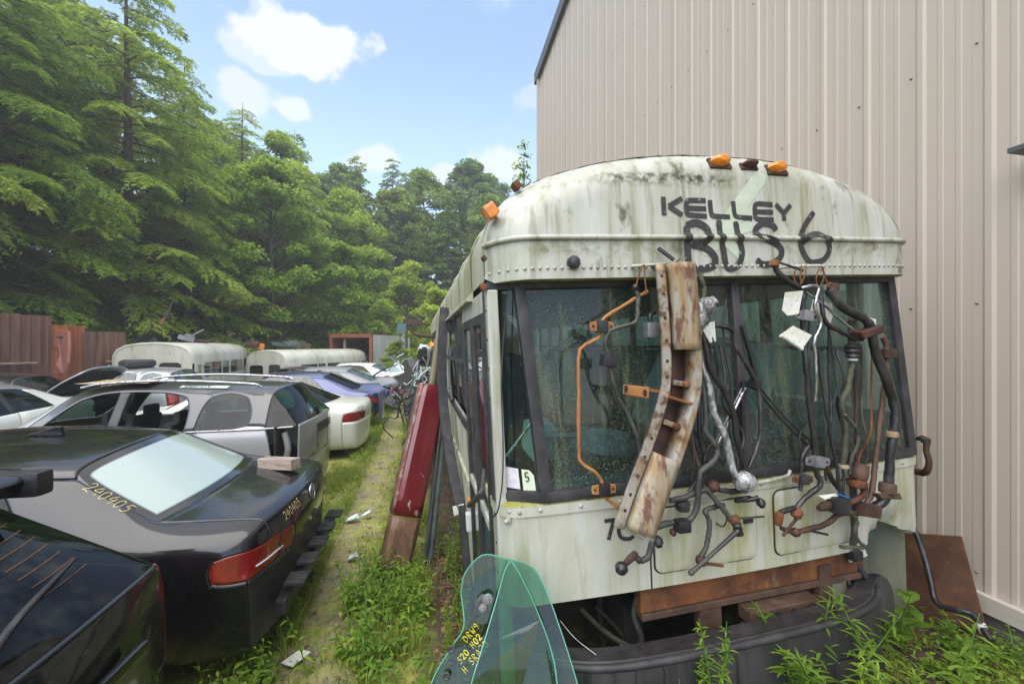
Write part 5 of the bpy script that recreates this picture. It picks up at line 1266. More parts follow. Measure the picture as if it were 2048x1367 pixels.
# ---- wrecks down the path
wr1, w1p, _ = build_car('grey_wreck', dict(SEDAN, warp=crush), 'grey crushed sedan with cracked rear glass beyond the blue sedan', (-.75, 14.2), (-.99, .08), p_wreckgrey, dict(LIGHTS, rear_window=g_carlight, side_window=g_carlight), level=2, drop=(('bumper', 0), ('tail_light', 1)))
wr2, w2p, _ = build_car('pale_wreck', dict(SEDAN, warp=crush), 'pale stripped wreck with lifted trunk lid before the rusty container', (-.3, 16.8), (-.98, .15), p_white, dict(LIGHTS, rear_window=g_carlight), level=2, drop=(('bumper', 0), ('trunk_lid', 0), ('tail_light', 1), ('lid_light', 1)))
tl = MB().grid([[(x, y, z) for y in np.linspace(-.62, .62, 7)] for x, z in ((.62, 1.08), (.4, 1.35), (.12, 1.62), (.02, 1.60))]).build('lifted_trunk_lid', p_wreckgrey, wr2, 60, solid=.02)
wr3, w3p, _ = build_car('dark_wreck', dict(SEDAN, warp=crush), 'dark crushed sedan in front of the cargo box', (-2.9, 18.9, -.25), (-.97, .2), p_darkred, dict(LIGHTS), level=2, drop=(('rear_window', 0), ('trunk_lid', 0)))

# ------------------------------------------------------------ salvaged parts hung on the front of the bus
hung = 'salvaged parts hanging on the bus front'
def hang_bar(pts, r, mat, label, seg=9, n=5, cat='stabilizer bar', name='stabilizer_bar'):
    P = smooth_path(pts, n); hr = np.random.default_rng(len(label)*7+len(pts)); k = len(P)
    rr = np.interp(np.linspace(0, len(r)-1, k), range(len(r)), r) if isinstance(r, list) else np.full(k, r)
    rr = .88*rr*(1+np.convolve(hr.normal(0, .09, k+2), [.25, .5, .25], 'valid'))
    P = [p+Vector(hr.normal(0, .0011, 3)) for p in P]
    o = MB().tube(P, list(rr), seg, 1).build(name, mat, None, 60); return tag(o, label, cat, hung)
def ears(parent, c, mat, w=.085, h=.045, tilt=0., core=m_blackplastic):
    """two-eared clamp bracket with a rubber core"""
    c = Vector(c); b = MB()
    b.prism([(-w*.62, 0, -h*.40), (-w*.28, 0, -h*.48), (w*.28, 0, -h*.48), (w*.62, 0, -h*.40), (w*.66, 0, 0), (w*.62, 0, h*.40), (w*.28, 0, h*.48), (-w*.28, 0, h*.48), (-w*.62, 0, h*.40), (-w*.66, 0, 0)], (0, -.006, 0))
    m = Euler((0, tilt, 0)).to_matrix()
    b.v = [tuple(m @ Vector(p)+c) for p in b.v]; o = b.build('bracket', mat, parent, bevel=.002)
    MB().box(c, (w*.55, .045, h*1.15), rot=(0, tilt, 0), bev=.008).build('bushing', core, o, 50)
    for s in (-1, 1): MB().lathe([(.006, 0), (.006, .009)], tuple(m @ Vector((s*w*.48, 0, 0))+c), (0, -1, 0), 7).build('bolt_hole', m_dark, o)
    return o
def band(parent, c, axis, r, w, mat, name='clamp'):
    return MB().lathe([(r*.8, -w/2), (r, -w/2+.003), (r*1.04, 0), (r, w/2-.003), (r*.8, w/2)], c, axis, 14).build(name, mat, parent, 45)
def ball(parent, c, axis, r, mat=m_rustdark, name='ball_joint'):
    return MB().lathe([(r*.35, -r*1.2), (r*.6, -r), (r, -r*.45), (r, r*.3), (r*.7, r*.55), (r*.55, r*.95), (r*.3, r*1.05)], c, axis, 12).build(name, mat, parent, 45)
a = hang_bar([(0.988, 1.720, 2.339), (0.925, 1.710, 2.306), (0.849, 1.710, 2.263), (0.770, 1.710, 2.212), (0.763, 1.710, 2.160), (0.747, 1.710, 2.130), (0.677, 1.710, 2.094), (0.659, 1.710, 2.045), (0.655, 1.700, 1.868), (0.657, 1.700, 1.657), (0.666, 1.690, 1.606), (0.732, 1.690, 1.558), (0.759, 1.690, 1.509), (0.772, 1.690, 1.457), (0.834, 1.680, 1.405), (0.876, 1.680, 1.372)], .0092, m_rustorange, 'thin orange-rusted stabilizer bar hanging over the left windshield pane')
ears(a, (0.761, 1.705, 2.181), m_rustorange); ears(a, (0.761, 1.685, 1.492), m_rustorange)
a = hang_bar([(0.910, 1.700, 2.356), (0.929, 1.700, 2.313), (0.927, 1.700, 2.257), (0.920, 1.700, 2.207), (0.879, 1.700, 2.187), (0.802, 1.700, 2.164), (0.775, 1.700, 2.117), (0.791, 1.700, 2.053), (0.798, 1.690, 1.983), (0.830, 1.690, 1.886), (0.881, 1.690, 1.794), (0.911, 1.680, 1.717), (0.930, 1.680, 1.637)], .0112, m_bargrey, 'grey S-bent stabilizer bar between the orange bar and the channel beam')
MB().box((0.786, 1.690, 2.034), (.065, .05, .05), rot=(0, .12, 0), bev=.008).build('bushing', m_blackplastic, a, 50); ball(a, (0.915, 1.700, 2.350), (.3, -.4, 1), .016, m_barblack)
b_ = MB(); b_.box((1.010, 1.720, 2.167), (.075, .05, .07), bev=.016); o = b_.build('motor_can', m_alu, None, 50); tag(o, 'small tan metal motor housing wedged behind the channel beam', 'motor', hung)
MB().tube([(0.998, 1.720, 2.193), (0.998, 1.720, 2.233), (1.024, 1.730, 2.248)], .010, 6).build('motor_hose', m_blackplastic, o)

# rusty channel beam: two flanges, an open web, cover sheets at both ends
bm_c = [(-0.390, -0.130, 2.471), (-0.389, -0.140, 2.314), (-0.390, -0.150, 2.120), (-0.405, -0.160, 1.949), (-0.456, -0.170, 1.806), (-0.529, -0.180, 1.656), (-0.606, -0.190, 1.512), (-0.671, -0.200, 1.376)]
beam = empty('bumper_beam', (1.575, 1.79, 0), (0, R(-2.6), 0), 'large rusty silver bumper beam hanging diagonally on the bus front', 'bumper beam', hung)
def beam_frame(t):
    P = smooth_path(bm_c, 6); i = t*(len(P)-1); k = min(int(i), len(P)-2); f = i-k; c = P[k].lerp(P[k+1], f); tg = (P[min(k+2, len(P)-1)]-P[max(k-1, 0)]).normalized()
    sd_ = Vector((0, -1, 0)).cross(tg).normalized(); return c, tg, -sd_ if sd_.x < 0 else sd_
def beam_sheet(prof, t0, t1, n, name, mat, th=.004, taper=None):
    rows = []
    for i in range(n+1):
        c, tg, sd_ = beam_frame(t0+(t1-t0)*i/n); rows.append([tuple(c+sd_*x+Vector((0, -1, 0))*y) for x, y in prof])
    return MB().grid(rows).build(name, mat, beam, 35, solid=th)
m_galv = material('worn_galvanised', (.33, .30, .26), .5, .2, [((.25, .15, .06), (11, 11, 8), .42, .58, .9, 5), ((.09, .04, .022), 18., .50, .62, .95, 5), ((.52, .50, .45), (4, 4, 2), .55, .75, .7, 4), ((.30, .30, .20), (8, 8, 2), .60, .75, .6, 4)], bump=(45, .25, 4, .006))
m_galv2 = material('worn_cover_sheet', (.36, .33, .27), .48, .2, [((.30, .18, .07), (30, 30, 4), .40, .60, .85, 5), ((.12, .05, .025), (22, 22, 9), .52, .62, .9, 5), ((.36, .37, .28), (6, 6, 2), .52, .72, .6, 4)], bump=(30, .2, 4, .006))
beam_sheet([(-.068, -.03), (.060, -.03)], 0, 1, 34, 'web', m_rustdark)
beam_sheet([(-.092, .012), (-.090, .020), (-.058, .020), (-.050, .012), (-.050, -.03)], 0, 1, 34, 'left_flange', m_galv)
beam_sheet([(.040, -.028), (.044, .028), (.052, .040), (.074, .040), (.084, .030), (.086, -.025)], .0, 1, 34, 'right_flange', m_galv)
beam_sheet([(-.034, -.02), (-.032, .036), (-.022, .050), (.045, .052), (.072, .046)], .0, .30, 12, 'cover_sheet', m_galv2)
beam_sheet([(-.046, -.02), (-.036, .034), (-.012, .050), (.045, .052), (.074, .046)], .70, .985, 14, 'cover_sheet', m_galv2)
for t in (.42, .585):
    c, tg, sd_ = beam_frame(t); mm = Matrix((sd_, Vector((0, -1, 0)), tg)).transposed()
    rb = MB().box(c+Vector((0, .005, 0)), (.07, .03, .022), rot=mm, bev=.004).build('cross_rib', m_galv, beam)
    MB().lathe([(.016, 0), (.016, .012), (.010, .016)], tuple(c+sd_*.022+Vector((0, -.012, 0))), (0, -1, 0), 6).build('bolt', m_rust, rb, 30)
c, tg, sd_ = beam_frame(.485); MB().box(c+sd_*.0+Vector((0, -.018, 0)), (.12, .05, .010), rot=Matrix((sd_, Vector((0, -1, 0)), tg)).transposed()).build('cross_shelf', m_rust, beam)
br = MB().prism([(-0.656, -0.150, 1.969), (-0.541, -0.160, 1.950), (-0.548, -0.160, 1.902), (-0.660, -0.150, 1.928)], (0, .006, 0)).build('angle_bracket', m_rustorange, beam, bevel=.003)
MB().prism([(-0.546, -0.160, 1.946), (-0.468, -0.190, 1.929), (-0.468, -0.190, 1.919), (-0.546, -0.160, 1.933)], (0, .05, 0)).build('bracket_arm', m_rust, br)
for px_ in ((-0.650, -0.158, 1.951), (-0.569, -0.166, 1.929)): MB().prism([(px_[0]+.008*math.cos(q), px_[1], px_[2]+.016*math.sin(q)) for q in np.linspace(0, 6.28, 9)[:-1]], (0, -.002, 0)).build('slot', m_dark, br)
for t in (.05, .12, .20, .27, .34, .40, .66, .73, .80, .87, .93):
    c, tg, sd_ = beam_frame(t); MB().lathe([(.0075, 0), (.0075, .0022)], tuple(c+sd_*-.074+Vector((0, -.0225, 0))), (0, -1, 0), 8).build('bolt_hole', m_rustdark, beam)
MB().prism([(-0.737, -0.200, 1.430), (-0.705, -0.210, 1.424), (-0.664, -0.220, 1.384), (-0.626, -0.220, 1.338), (-0.681, -0.210, 1.370), (-0.731, -0.200, 1.405)], (0, .005, 0)).build('end_plate', m_galv2, beam)
MB().prism([(-0.477, -0.090, 2.473), (-0.372, -0.110, 2.484), (-0.343, -0.120, 2.499), (-0.378, -0.110, 2.449), (-0.449, -0.090, 2.442)], (0, .004, 0)).build('end_plate', m_barmoss, beam)
MB().tube([(-0.422, -0.070, 2.554), (-0.365, -0.100, 2.495)], .009, 6, 1).build('stud_rod', m_blackplastic, beam)

def B_(pts, r, mat, label, **k): return hang_bar(pts, r, mat, label, **k)
a = B_([(1.220, 1.690, 2.286), (1.248, 1.690, 2.235), (1.210, 1.680, 2.149), (1.213, 1.670, 2.045), (1.251, 1.660, 1.912), (1.268, 1.650, 1.802), (1.324, 1.650, 1.696), (1.349, 1.650, 1.599), (1.361, 1.640, 1.535), (1.413, 1.640, 1.494)], [.020, .022, .020, .017, .017, .016, .018, .019, .018, .02], m_foil, 'bar wrapped in crinkled silver plastic beside the channel beam')
b_ = MB(); rs = np.random.default_rng(2)
for (c0, s) in (((1.207, 1.690, 2.252), .05), ((1.240, 1.680, 2.274), .045), ((1.205, 1.680, 2.211), .045), ((1.278, 1.690, 2.289), .028)):
    b_.lathe([(.2*s, -s), (.8*s, -.6*s), (s, 0), (.75*s, .6*s), (.2*s, .95*s)], c0, tuple(rs.normal(0, 1, 3)), 9)
b_.v = [tuple(np.array(p)+rs.normal(0, .004, 3)) for p in b_.v]; b_.build('wrap_lump', m_foil, a, 80)
b_ = MB().lathe([(.01, -.045), (.040, -.03), (.050, 0), (.042, .03), (.012, .045)], (1.407, 1.630, 1.497), (.6, -.3, -.6), 11); b_.v = [tuple(np.array(p)+rs.normal(0, .003, 3)) for p in b_.v]; b_.build('wrap_lump', m_foil, a, 80)
B_([(1.201, 1.640, 2.148), (1.221, 1.640, 2.078), (1.250, 1.640, 1.980), (1.316, 1.640, 1.891), (1.359, 1.640, 1.785), (1.379, 1.640, 1.674), (1.413, 1.640, 1.576), (1.434, 1.640, 1.524)], .0145, m_barblack, 'thick black bar crossing in front of the plastic wrapped bar')
a = B_([(1.240, 1.680, 1.921), (1.243, 1.670, 1.778), (1.238, 1.670, 1.723), (1.271, 1.660, 1.674), (1.291, 1.660, 1.633), (1.266, 1.650, 1.593), (1.198, 1.640, 1.552), (1.184, 1.640, 1.496), (1.176, 1.640, 1.405), (1.140, 1.640, 1.348), (1.052, 1.650, 1.334), (0.983, 1.650, 1.321), (0.967, 1.650, 1.259), (0.948, 1.650, 1.207), (0.913, 1.650, 1.190), (0.888, 1.650, 1.209)], .0150, m_bargrey, 'long dark bar snaking down past the fleet number')
ball(a, (0.816, 1.630, 1.177), (-.3, -1, -.2), .026, m_barblack); MB().tube([(0.826, 1.640, 1.179), (0.867, 1.645, 1.208), (0.893, 1.650, 1.226)], [.012, .016, .013], 7).build('end_link', m_rustdark, a, 50)
MB().box((1.097, 1.630, 1.330), (.06, .05, .05), bev=.008).build('bushing', m_blackplastic, a, 50); ball(a, (0.989, 1.640, 1.265), (.2, -.3, -1), .022, m_blackplastic); ball(a, (1.067, 1.650, 1.294), (.1, -.6, -1), .015)
B_([(1.235, 1.700, 1.954), (1.222, 1.690, 1.753), (1.237, 1.690, 1.651), (1.268, 1.690, 1.582)], .0118, m_barblack, 'black bar with yellow scrawl running down left of the foil bar')
B_([(1.162, 1.690, 1.709), (1.207, 1.690, 1.597), (1.218, 1.680, 1.548), (1.200, 1.680, 1.496), (1.165, 1.680, 1.447)], .0122, m_bargrey, 'short grey bar emerging from behind the channel beam')
B_([(1.340, 1.730, 2.193), (1.401, 1.720, 2.179), (1.431, 1.720, 2.151), (1.439, 1.720, 2.093), (1.482, 1.720, 2.030), (1.527, 1.710, 1.948), (1.552, 1.710, 1.877), (1.554, 1.700, 1.797), (1.551, 1.700, 1.685), (1.532, 1.700, 1.621), (1.475, 1.690, 1.520)], .0125, m_barblack, 'black bar hooked over the windshield divider')
a = B_([(1.065, 1.670, 1.425), (1.143, 1.670, 1.434), (1.218, 1.660, 1.463), (1.248, 1.660, 1.452), (1.291, 1.660, 1.405), (1.332, 1.660, 1.359), (1.357, 1.650, 1.316)], .0135, m_bargrey, 'grey elbowed bar reaching from the beam to the hatch')
ball(a, (1.375, 1.650, 1.324), (.2, -.5, 1), .020, m_rust); MB().lathe([(.015, -.03), (.022, -.02), (.017, -.008), (.022, .004), (.017, .016), (.021, .028)], (1.388, 1.650, 1.282), (.3, 0, -1), 10).build('rubber_boot', m_blackplastic, a, 50)
MB().tube([(1.382, 1.640, 1.278), (1.265, 1.640, 1.197), (1.147, 1.640, 1.116)], [.011, .009, .010], 7, 3).build('tie_rod', m_bargrey, a, 60); ball(a, (1.147, 1.640, 1.118), (-.7, 0, -.7), .013, m_bargrey)
a = B_([(1.351, 1.690, 1.378), (1.283, 1.680, 1.373), (1.240, 1.670, 1.363), (1.258, 1.670, 1.321), (1.256, 1.670, 1.266), (1.245, 1.670, 1.211), (1.220, 1.670, 1.165)], .0130, m_bargrey, 'grey bar hooked downward over the left hatch')
ball(a, (1.220, 1.670, 1.147), (0, -1, .3), .024, m_rust); MB().tube([(1.243, 1.660, 1.136), (1.314, 1.650, 1.125)], .008, 6, 1).build('bolt', m_rust, a)
a = B_([(1.283, 1.670, 1.464), (1.340, 1.670, 1.447), (1.418, 1.670, 1.441), (1.487, 1.680, 1.449)], .0135, m_barblack, 'short black bar below the foil bar lump')
ball(a, (1.276, 1.670, 1.471), (-1, -.4, 0), .028, m_rustdark)
a = B_([(1.408, 1.690, 1.392), (1.466, 1.680, 1.393), (1.513, 1.670, 1.402)], .012, m_barblack, 'short black link with rubber ball beside the right hatch edge')
ball(a, (1.529, 1.670, 1.376), (.2, -.3, -1), .020, m_barblack); MB().tube([(1.408, 1.690, 1.309), (1.479, 1.680, 1.312), (1.554, 1.680, 1.310)], .0055, 6, 1).build('threaded_rod', m_bargrey, a)
MB().box((1.139, 1.690, 1.390), (.05, .05, .05), bev=.015).build('bushing', m_barblack, a, 50); ball(a, (1.132, 1.690, 1.395), (-1, -.3, 0), .026, m_barblack)
o = MB().tube([(1.388, 1.730, 1.328), (1.388, 1.720, 1.290), (1.367, 1.720, 1.264), (1.340, 1.730, 1.278)], .0035, 5).build('wire_hook', m_rustdark, None); tag(o, 'thin bent wire hook on the left hatch', 'wire hook', hung)
a = B_([(1.619, 1.690, 2.493), (1.632, 1.690, 2.451), (1.684, 1.680, 2.400), (1.765, 1.680, 2.360), (1.771, 1.680, 2.313), (1.765, 1.680, 2.237), (1.776, 1.680, 2.159), (1.777, 1.670, 2.006), (1.794, 1.670, 1.841), (1.806, 1.660, 1.701), (1.815, 1.660, 1.606), (1.826, 1.660, 1.500), (1.840, 1.650, 1.452), (1.812, 1.650, 1.426), (1.756, 1.650, 1.398), (1.703, 1.650, 1.348)], .0142, m_barblack, 'long dark bar whose rusty top hooks the cap above the right pane')
band(a, (1.619, 1.690, 2.481), (.2, 0, 1), .021, .03, m_rust, 'rubber_ring'); ears(a, (1.780, 1.675, 2.239), m_alu, .10, .045, .12, m_alu); ears(a, (1.818, 1.650, 1.557), m_alu, .105, .045, .1, m_alu)
ball(a, (1.693, 1.640, 1.328), (0, -.3, -1), .026, m_rust); MB().lathe([(.014, -.03), (.019, -.02), (.019, .02), (.014, .03)], (1.595, 1.640, 1.313), (0, -.2, 1), 10).build('bushing', m_rust, a, 50); MB().tube([(1.603, 1.640, 1.340), (1.649, 1.640, 1.350), (1.684, 1.640, 1.354)], .013, 7).build('link_arm', m_barblack, a, 60); MB().tube([(1.608, 1.640, 1.269), (1.657, 1.640, 1.248), (1.690, 1.640, 1.241)], .010, 6).build('link_arm', m_rustdark, a, 60)
MB().tube([(1.695, 1.640, 1.307), (1.609, 1.630, 1.239)], .007, 6, 1).build('stud', m_rustdark, a)
B_([(1.744, 1.660, 2.368), (1.790, 1.650, 2.378), (1.826, 1.650, 2.369), (1.809, 1.650, 2.306), (1.806, 1.650, 2.268), (1.840, 1.650, 2.217), (1.826, 1.650, 2.170), (1.801, 1.650, 2.119), (1.809, 1.650, 2.042), (1.812, 1.650, 1.936), (1.817, 1.660, 1.841)], .0085, m_chrome, 'thin glossy grey bar twisting in front of the right pane')
a = B_([(1.857, 1.670, 2.333), (1.863, 1.660, 2.251), (1.886, 1.660, 2.200), (1.947, 1.660, 2.172), (2.033, 1.660, 2.138), (2.105, 1.670, 2.127)], .0122, m_barblack, 'glossy black bar with yellow marks curving under the chrome strut')
project = None
B_([(1.777, 1.670, 2.350), (1.875, 1.660, 2.285), (1.979, 1.650, 2.205), (2.080, 1.650, 2.134)], .0065, m_chrome, 'straight chrome strut rod slanting across the right pane', cat='strut', name='strut_rod')
a = B_([(1.906, 1.670, 2.367), (1.927, 1.660, 2.328), (1.962, 1.650, 2.281), (2.020, 1.640, 2.252), (2.088, 1.640, 2.220), (2.124, 1.640, 2.177), (2.136, 1.640, 2.114), (2.160, 1.640, 2.042), (2.199, 1.630, 1.936), (2.238, 1.630, 1.841), (2.243, 1.620, 1.758), (2.231, 1.620, 1.681), (2.212, 1.620, 1.576), (2.200, 1.620, 1.452), (2.191, 1.620, 1.392), (2.168, 1.630, 1.342), (2.121, 1.640, 1.311)], .0235, m_barblack, 'thickest black bar running down the right end of the windshield', seg=12)
band(a, (2.222, 1.620, 1.672), (.05, 0, 1), .026, .03, m_galv2); band(a, (2.194, 1.620, 1.416), (.1, 0, 1), .034, .05, m_brown)
MB().prism([(2.108, 1.600, 1.405), (2.243, 1.600, 1.395), (2.261, 1.600, 1.363), (2.137, 1.600, 1.375)], (0, .03, -.01)).build('clamp_flange', m_brown, a, bevel=.004)
MB().prism([(2.024, 1.610, 2.163), (2.160, 1.610, 2.200), (2.175, 1.610, 2.162), (2.047, 1.610, 2.128)], (0, .06, 0)).build('strap', m_rustdark, a, bevel=.008); ears(a, (1.932, 1.670, 2.378), m_rust, .05, .03, .4, m_rustdark)
a = B_([(2.254, 1.690, 2.145), (2.280, 1.690, 2.100), (2.283, 1.690, 2.025), (2.273, 1.690, 1.925), (2.244, 1.680, 1.827), (2.209, 1.670, 1.682), (2.171, 1.660, 1.514), (2.137, 1.650, 1.386), (2.107, 1.650, 1.338)], .0140, m_brown, 'straight brown rusted bar beside the thickest black bar')
MB().box((2.100, 1.640, 1.313), (.10, .06, .06), rot=(0, .2, 0), bev=.008).build('clamp', m_rustdark, a, 40); MB().box((2.280, 1.690, 2.060), (.075, .05, .045), bev=.008).build('clamp', m_rustdark, a, 40)
a = B_([(2.066, 1.690, 2.222), (2.063, 1.690, 2.149), (2.060, 1.680, 2.076), (2.060, 1.680, 2.015), (2.045, 1.680, 1.954), (2.015, 1.670, 1.883), (1.985, 1.670, 1.831), (1.991, 1.670, 1.758), (2.006, 1.670, 1.676), (2.000, 1.670, 1.594), (1.991, 1.670, 1.522)], .0165, m_barmoss, 'mossy bar with black rubber boot behind the curved black bar')
MB().lathe([(.02, -.04), (.033, -.03), (.026, -.018), (.036, -.005), (.028, .006), (.036, .018), (.022, .034)], (2.054, 1.675, 2.076), (0, 0, 1), 12).build('rubber_boot', m_blackplastic, a, 50); band(a, (2.054, 1.675, 2.032), (0, 0, 1), .020, .018, m_junkwhite)
band(a, (1.991, 1.670, 1.518), (0, 0, 1), .026, .02, m_galv2); MB().lathe([(.03, -.04), (.038, -.03), (.04, 0), (.034, .03), (.036, .04)], (2.087, 1.670, 1.487), (.3, 0, 1), 12).build('cup', m_brown, a, 50); MB().lathe([(.035, -.02), (.042, -.012), (.042, .012), (.03, .02)], (2.075, 1.670, 1.432), (.1, 0, 1), 12).build('cup_ring', m_rust, a, 50)
B_([(1.979, 1.650, 1.771), (2.020, 1.650, 1.727), (2.056, 1.650, 1.680), (2.050, 1.650, 1.620), (2.014, 1.650, 1.555), (2.006, 1.650, 1.489)], .0095, m_barmoss, 'slim green-stained bar bowing out beside the mossy bar')
B_([(2.112, 1.710, 1.988), (2.118, 1.710, 1.827), (2.103, 1.700, 1.680), (2.097, 1.690, 1.523)], .0078, m_rustdark, 'thin straight rusty rod behind the mossy bar', cat='rod', name='steel_rod')
a = B_([(2.104, 1.660, 1.286), (2.021, 1.660, 1.295), (1.953, 1.660, 1.294), (1.875, 1.650, 1.262), (1.792, 1.650, 1.246), (1.700, 1.650, 1.235)], .0145, m_rustdark, 'brown rusted bar lying across the right hatch')
ball(a, (1.687, 1.640, 1.241), (0, -1, 0), .020, m_rustdark); MB().tube([(1.816, 1.690, 1.217), (1.912, 1.680, 1.193)], .006, 6, 1).build('stud', m_blackplastic, a)
MB().tube([(2.033, 1.660, 1.479), (2.098, 1.660, 1.441), (2.104, 1.660, 1.385), (2.050, 1.650, 1.361), (2.003, 1.650, 1.346)], .014, 8).build('elbow_arm', m_rustdark, a, 60)
B_([(1.868, 1.690, 2.076), (1.891, 1.680, 1.861), (1.915, 1.670, 1.699), (1.944, 1.660, 1.516), (1.965, 1.660, 1.383)], .0085, m_blackplastic, 'slim black gas strut slanting down the right pane', cat='strut', name='gas_strut')
a = B_([(1.985, 1.650, 1.328), (2.023, 1.650, 1.292), (2.050, 1.650, 1.256), (2.035, 1.650, 1.202), (2.062, 1.650, 1.159), (2.092, 1.650, 1.132), (2.056, 1.660, 1.126), (1.974, 1.670, 1.134)], .0105, m_barmoss, 'green mossy hose hanging below the right hatch', cat='hose', name='hanging_hose')
b_ = MB().box((1.929, 1.640, 1.350), (.095, .05, .075), rot=(0, .1, 0), bev=.01); o = b_.build('engine_mount', m_blackplastic, None, 50); tag(o, 'square black rubber mount with rusty ear below the slim strut', 'rubber mount', hung)
MB().lathe([(.012, -.04), (.02, -.03), (.022, .0), (.013, .04)], (1.846, 1.640, 1.348), (-1, -.2, -.1), 10).build('mount_stud', m_rustdark, o, 50)
MB().prism([(1.823, 1.650, 1.397), (1.915, 1.640, 1.403), (1.927, 1.640, 1.388), (1.852, 1.640, 1.380)], (0, .002, 0)).build('paper_strip', m_tagpaper, o); MB().tube([(1.909, 1.630, 1.405), (1.984, 1.630, 1.380)], .003, 5, 1).build('cable_tie', material('blue_tie', (.01, .18, .55), .4), o)
B_([(2.137, 1.740, 1.558), (2.124, 1.730, 1.423), (2.121, 1.720, 1.226), (2.115, 1.720, 1.102)], .017, m_bargrey, 'vertical grey tube behind the mossy hose', cat='tube', name='steel_tube')
a = B_([(1.816, 1.680, 1.637), (1.760, 1.670, 1.588), (1.749, 1.670, 1.525), (1.743, 1.670, 1.420)], .0115, m_barblack, 'black hook-shaped bar left of the aluminium clamp')
ears(a, (1.744, 1.660, 1.477), m_rust, .09, .04, .08)
B_([(1.908, 1.690, 1.534), (1.944, 1.690, 1.459), (1.997, 1.680, 1.386), (2.027, 1.670, 1.327)], .013, m_barblack, 'short black bar slanting behind the square rubber mount')
# tags and wires
def paper(pts, label, off=.0015, name='paper_tag'):
    o = MB().prism(pts, (0, off, 0)).build(name, m_tagpaper, None); return tag(o, label, 'tag', 'paper tags on the hung parts')
paper([(1.640, 1.650, 2.343), (1.750, 1.660, 2.355), (1.714, 1.650, 2.244), (1.653, 1.650, 2.236), (1.624, 1.650, 2.261)], 'curled written paper tag at the top of the right pane')
o = paper([(1.608, 1.640, 2.150), (1.684, 1.650, 2.190), (1.800, 1.660, 2.147), (1.726, 1.640, 2.086)], 'rolled white paper tag tilted under the curled tag'); MB().tube([(1.598, 1.630, 2.145), (1.712, 1.630, 2.082)], .009, 8, 1).build('rolled_edge', m_tagpaper, o, 60)
paper([(1.850, 1.700, 2.321), (1.961, 1.700, 2.304), (1.967, 1.700, 2.246), (1.949, 1.700, 2.202), (1.832, 1.700, 2.263)], 'plain white tag behind the twisting chrome bar')
paper([(2.187, 1.710, 2.240), (2.243, 1.710, 2.231), (2.243, 1.710, 2.196), (2.199, 1.710, 2.195)], 'small white tag behind the thickest black bar')
paper([(1.293, 1.710, 2.205), (1.317, 1.710, 2.210), (1.325, 1.710, 2.118), (1.293, 1.710, 2.111), (1.257, 1.710, 2.168)], 'narrow white tag beside the foil wrapped lump')
o = MB().prism([tuple(Vector((1.211, 1.710, 2.364))+Vector((.020*math.cos(q), 0, .040*math.sin(q)))) for q in np.linspace(0, 6.28, 15)[:-1]], (0, .004, 0)).build('white_disc', m_junkwhite, None); tag(o, 'white oval plastic disc at the top right of the channel beam', 'disc', hung)
B_([(1.244, 1.720, 2.430), (1.252, 1.710, 2.391), (1.262, 1.710, 2.354), (1.247, 1.700, 2.303)], .012, m_barmoss, 'short mossy link hanging above the foil lump', cat='link', name='drop_link')
for lb, sts in (('rusty wire loop tying the left bars to the cap rail', ([(0.953, 1.700, 2.449), (0.934, 1.700, 2.409), (0.917, 1.700, 2.348)], [(0.958, 1.700, 2.454), (0.957, 1.690, 2.383), (0.962, 1.690, 2.333), (0.943, 1.690, 2.317), (0.971, 1.690, 2.326)])),
                ('rusty wire loops tying the right bars to the cap rail', ([(1.741, 1.690, 2.474), (1.720, 1.680, 2.415), (1.726, 1.670, 2.386)], [(1.773, 1.690, 2.480), (1.754, 1.680, 2.416), (1.760, 1.670, 2.391)], [(1.798, 1.690, 2.481), (1.782, 1.680, 2.431), (1.743, 1.670, 2.386)], [(1.885, 1.690, 2.480), (1.891, 1.680, 2.430), (1.857, 1.670, 2.373)], [(1.894, 1.690, 2.475), (1.903, 1.680, 2.412), (1.915, 1.670, 2.367)], [(1.879, 1.690, 2.480), (1.845, 1.680, 2.419), (1.846, 1.670, 2.366)]))):
    b_ = MB()
    for st_ in sts: b_.tube(st_, .0032, 5, 4)
    tag(b_.build('tie_wire', m_rust, None), lb, 'wire', hung)
o = MB().tube([(1.650, 1.700, 2.491), (1.708, 1.690, 2.473), (1.781, 1.690, 2.454)], .006, 6, 1).build('steel_rod', m_blackplastic, None); tag(o, 'thin black rod lying along the cap edge under the 6', 'rod', hung)
# yellow scrawl on some bars
for pts in ([(1.212, 1.635, 1.900), (1.205, 1.635, 1.861), (1.212, 1.635, 1.828)],): pass

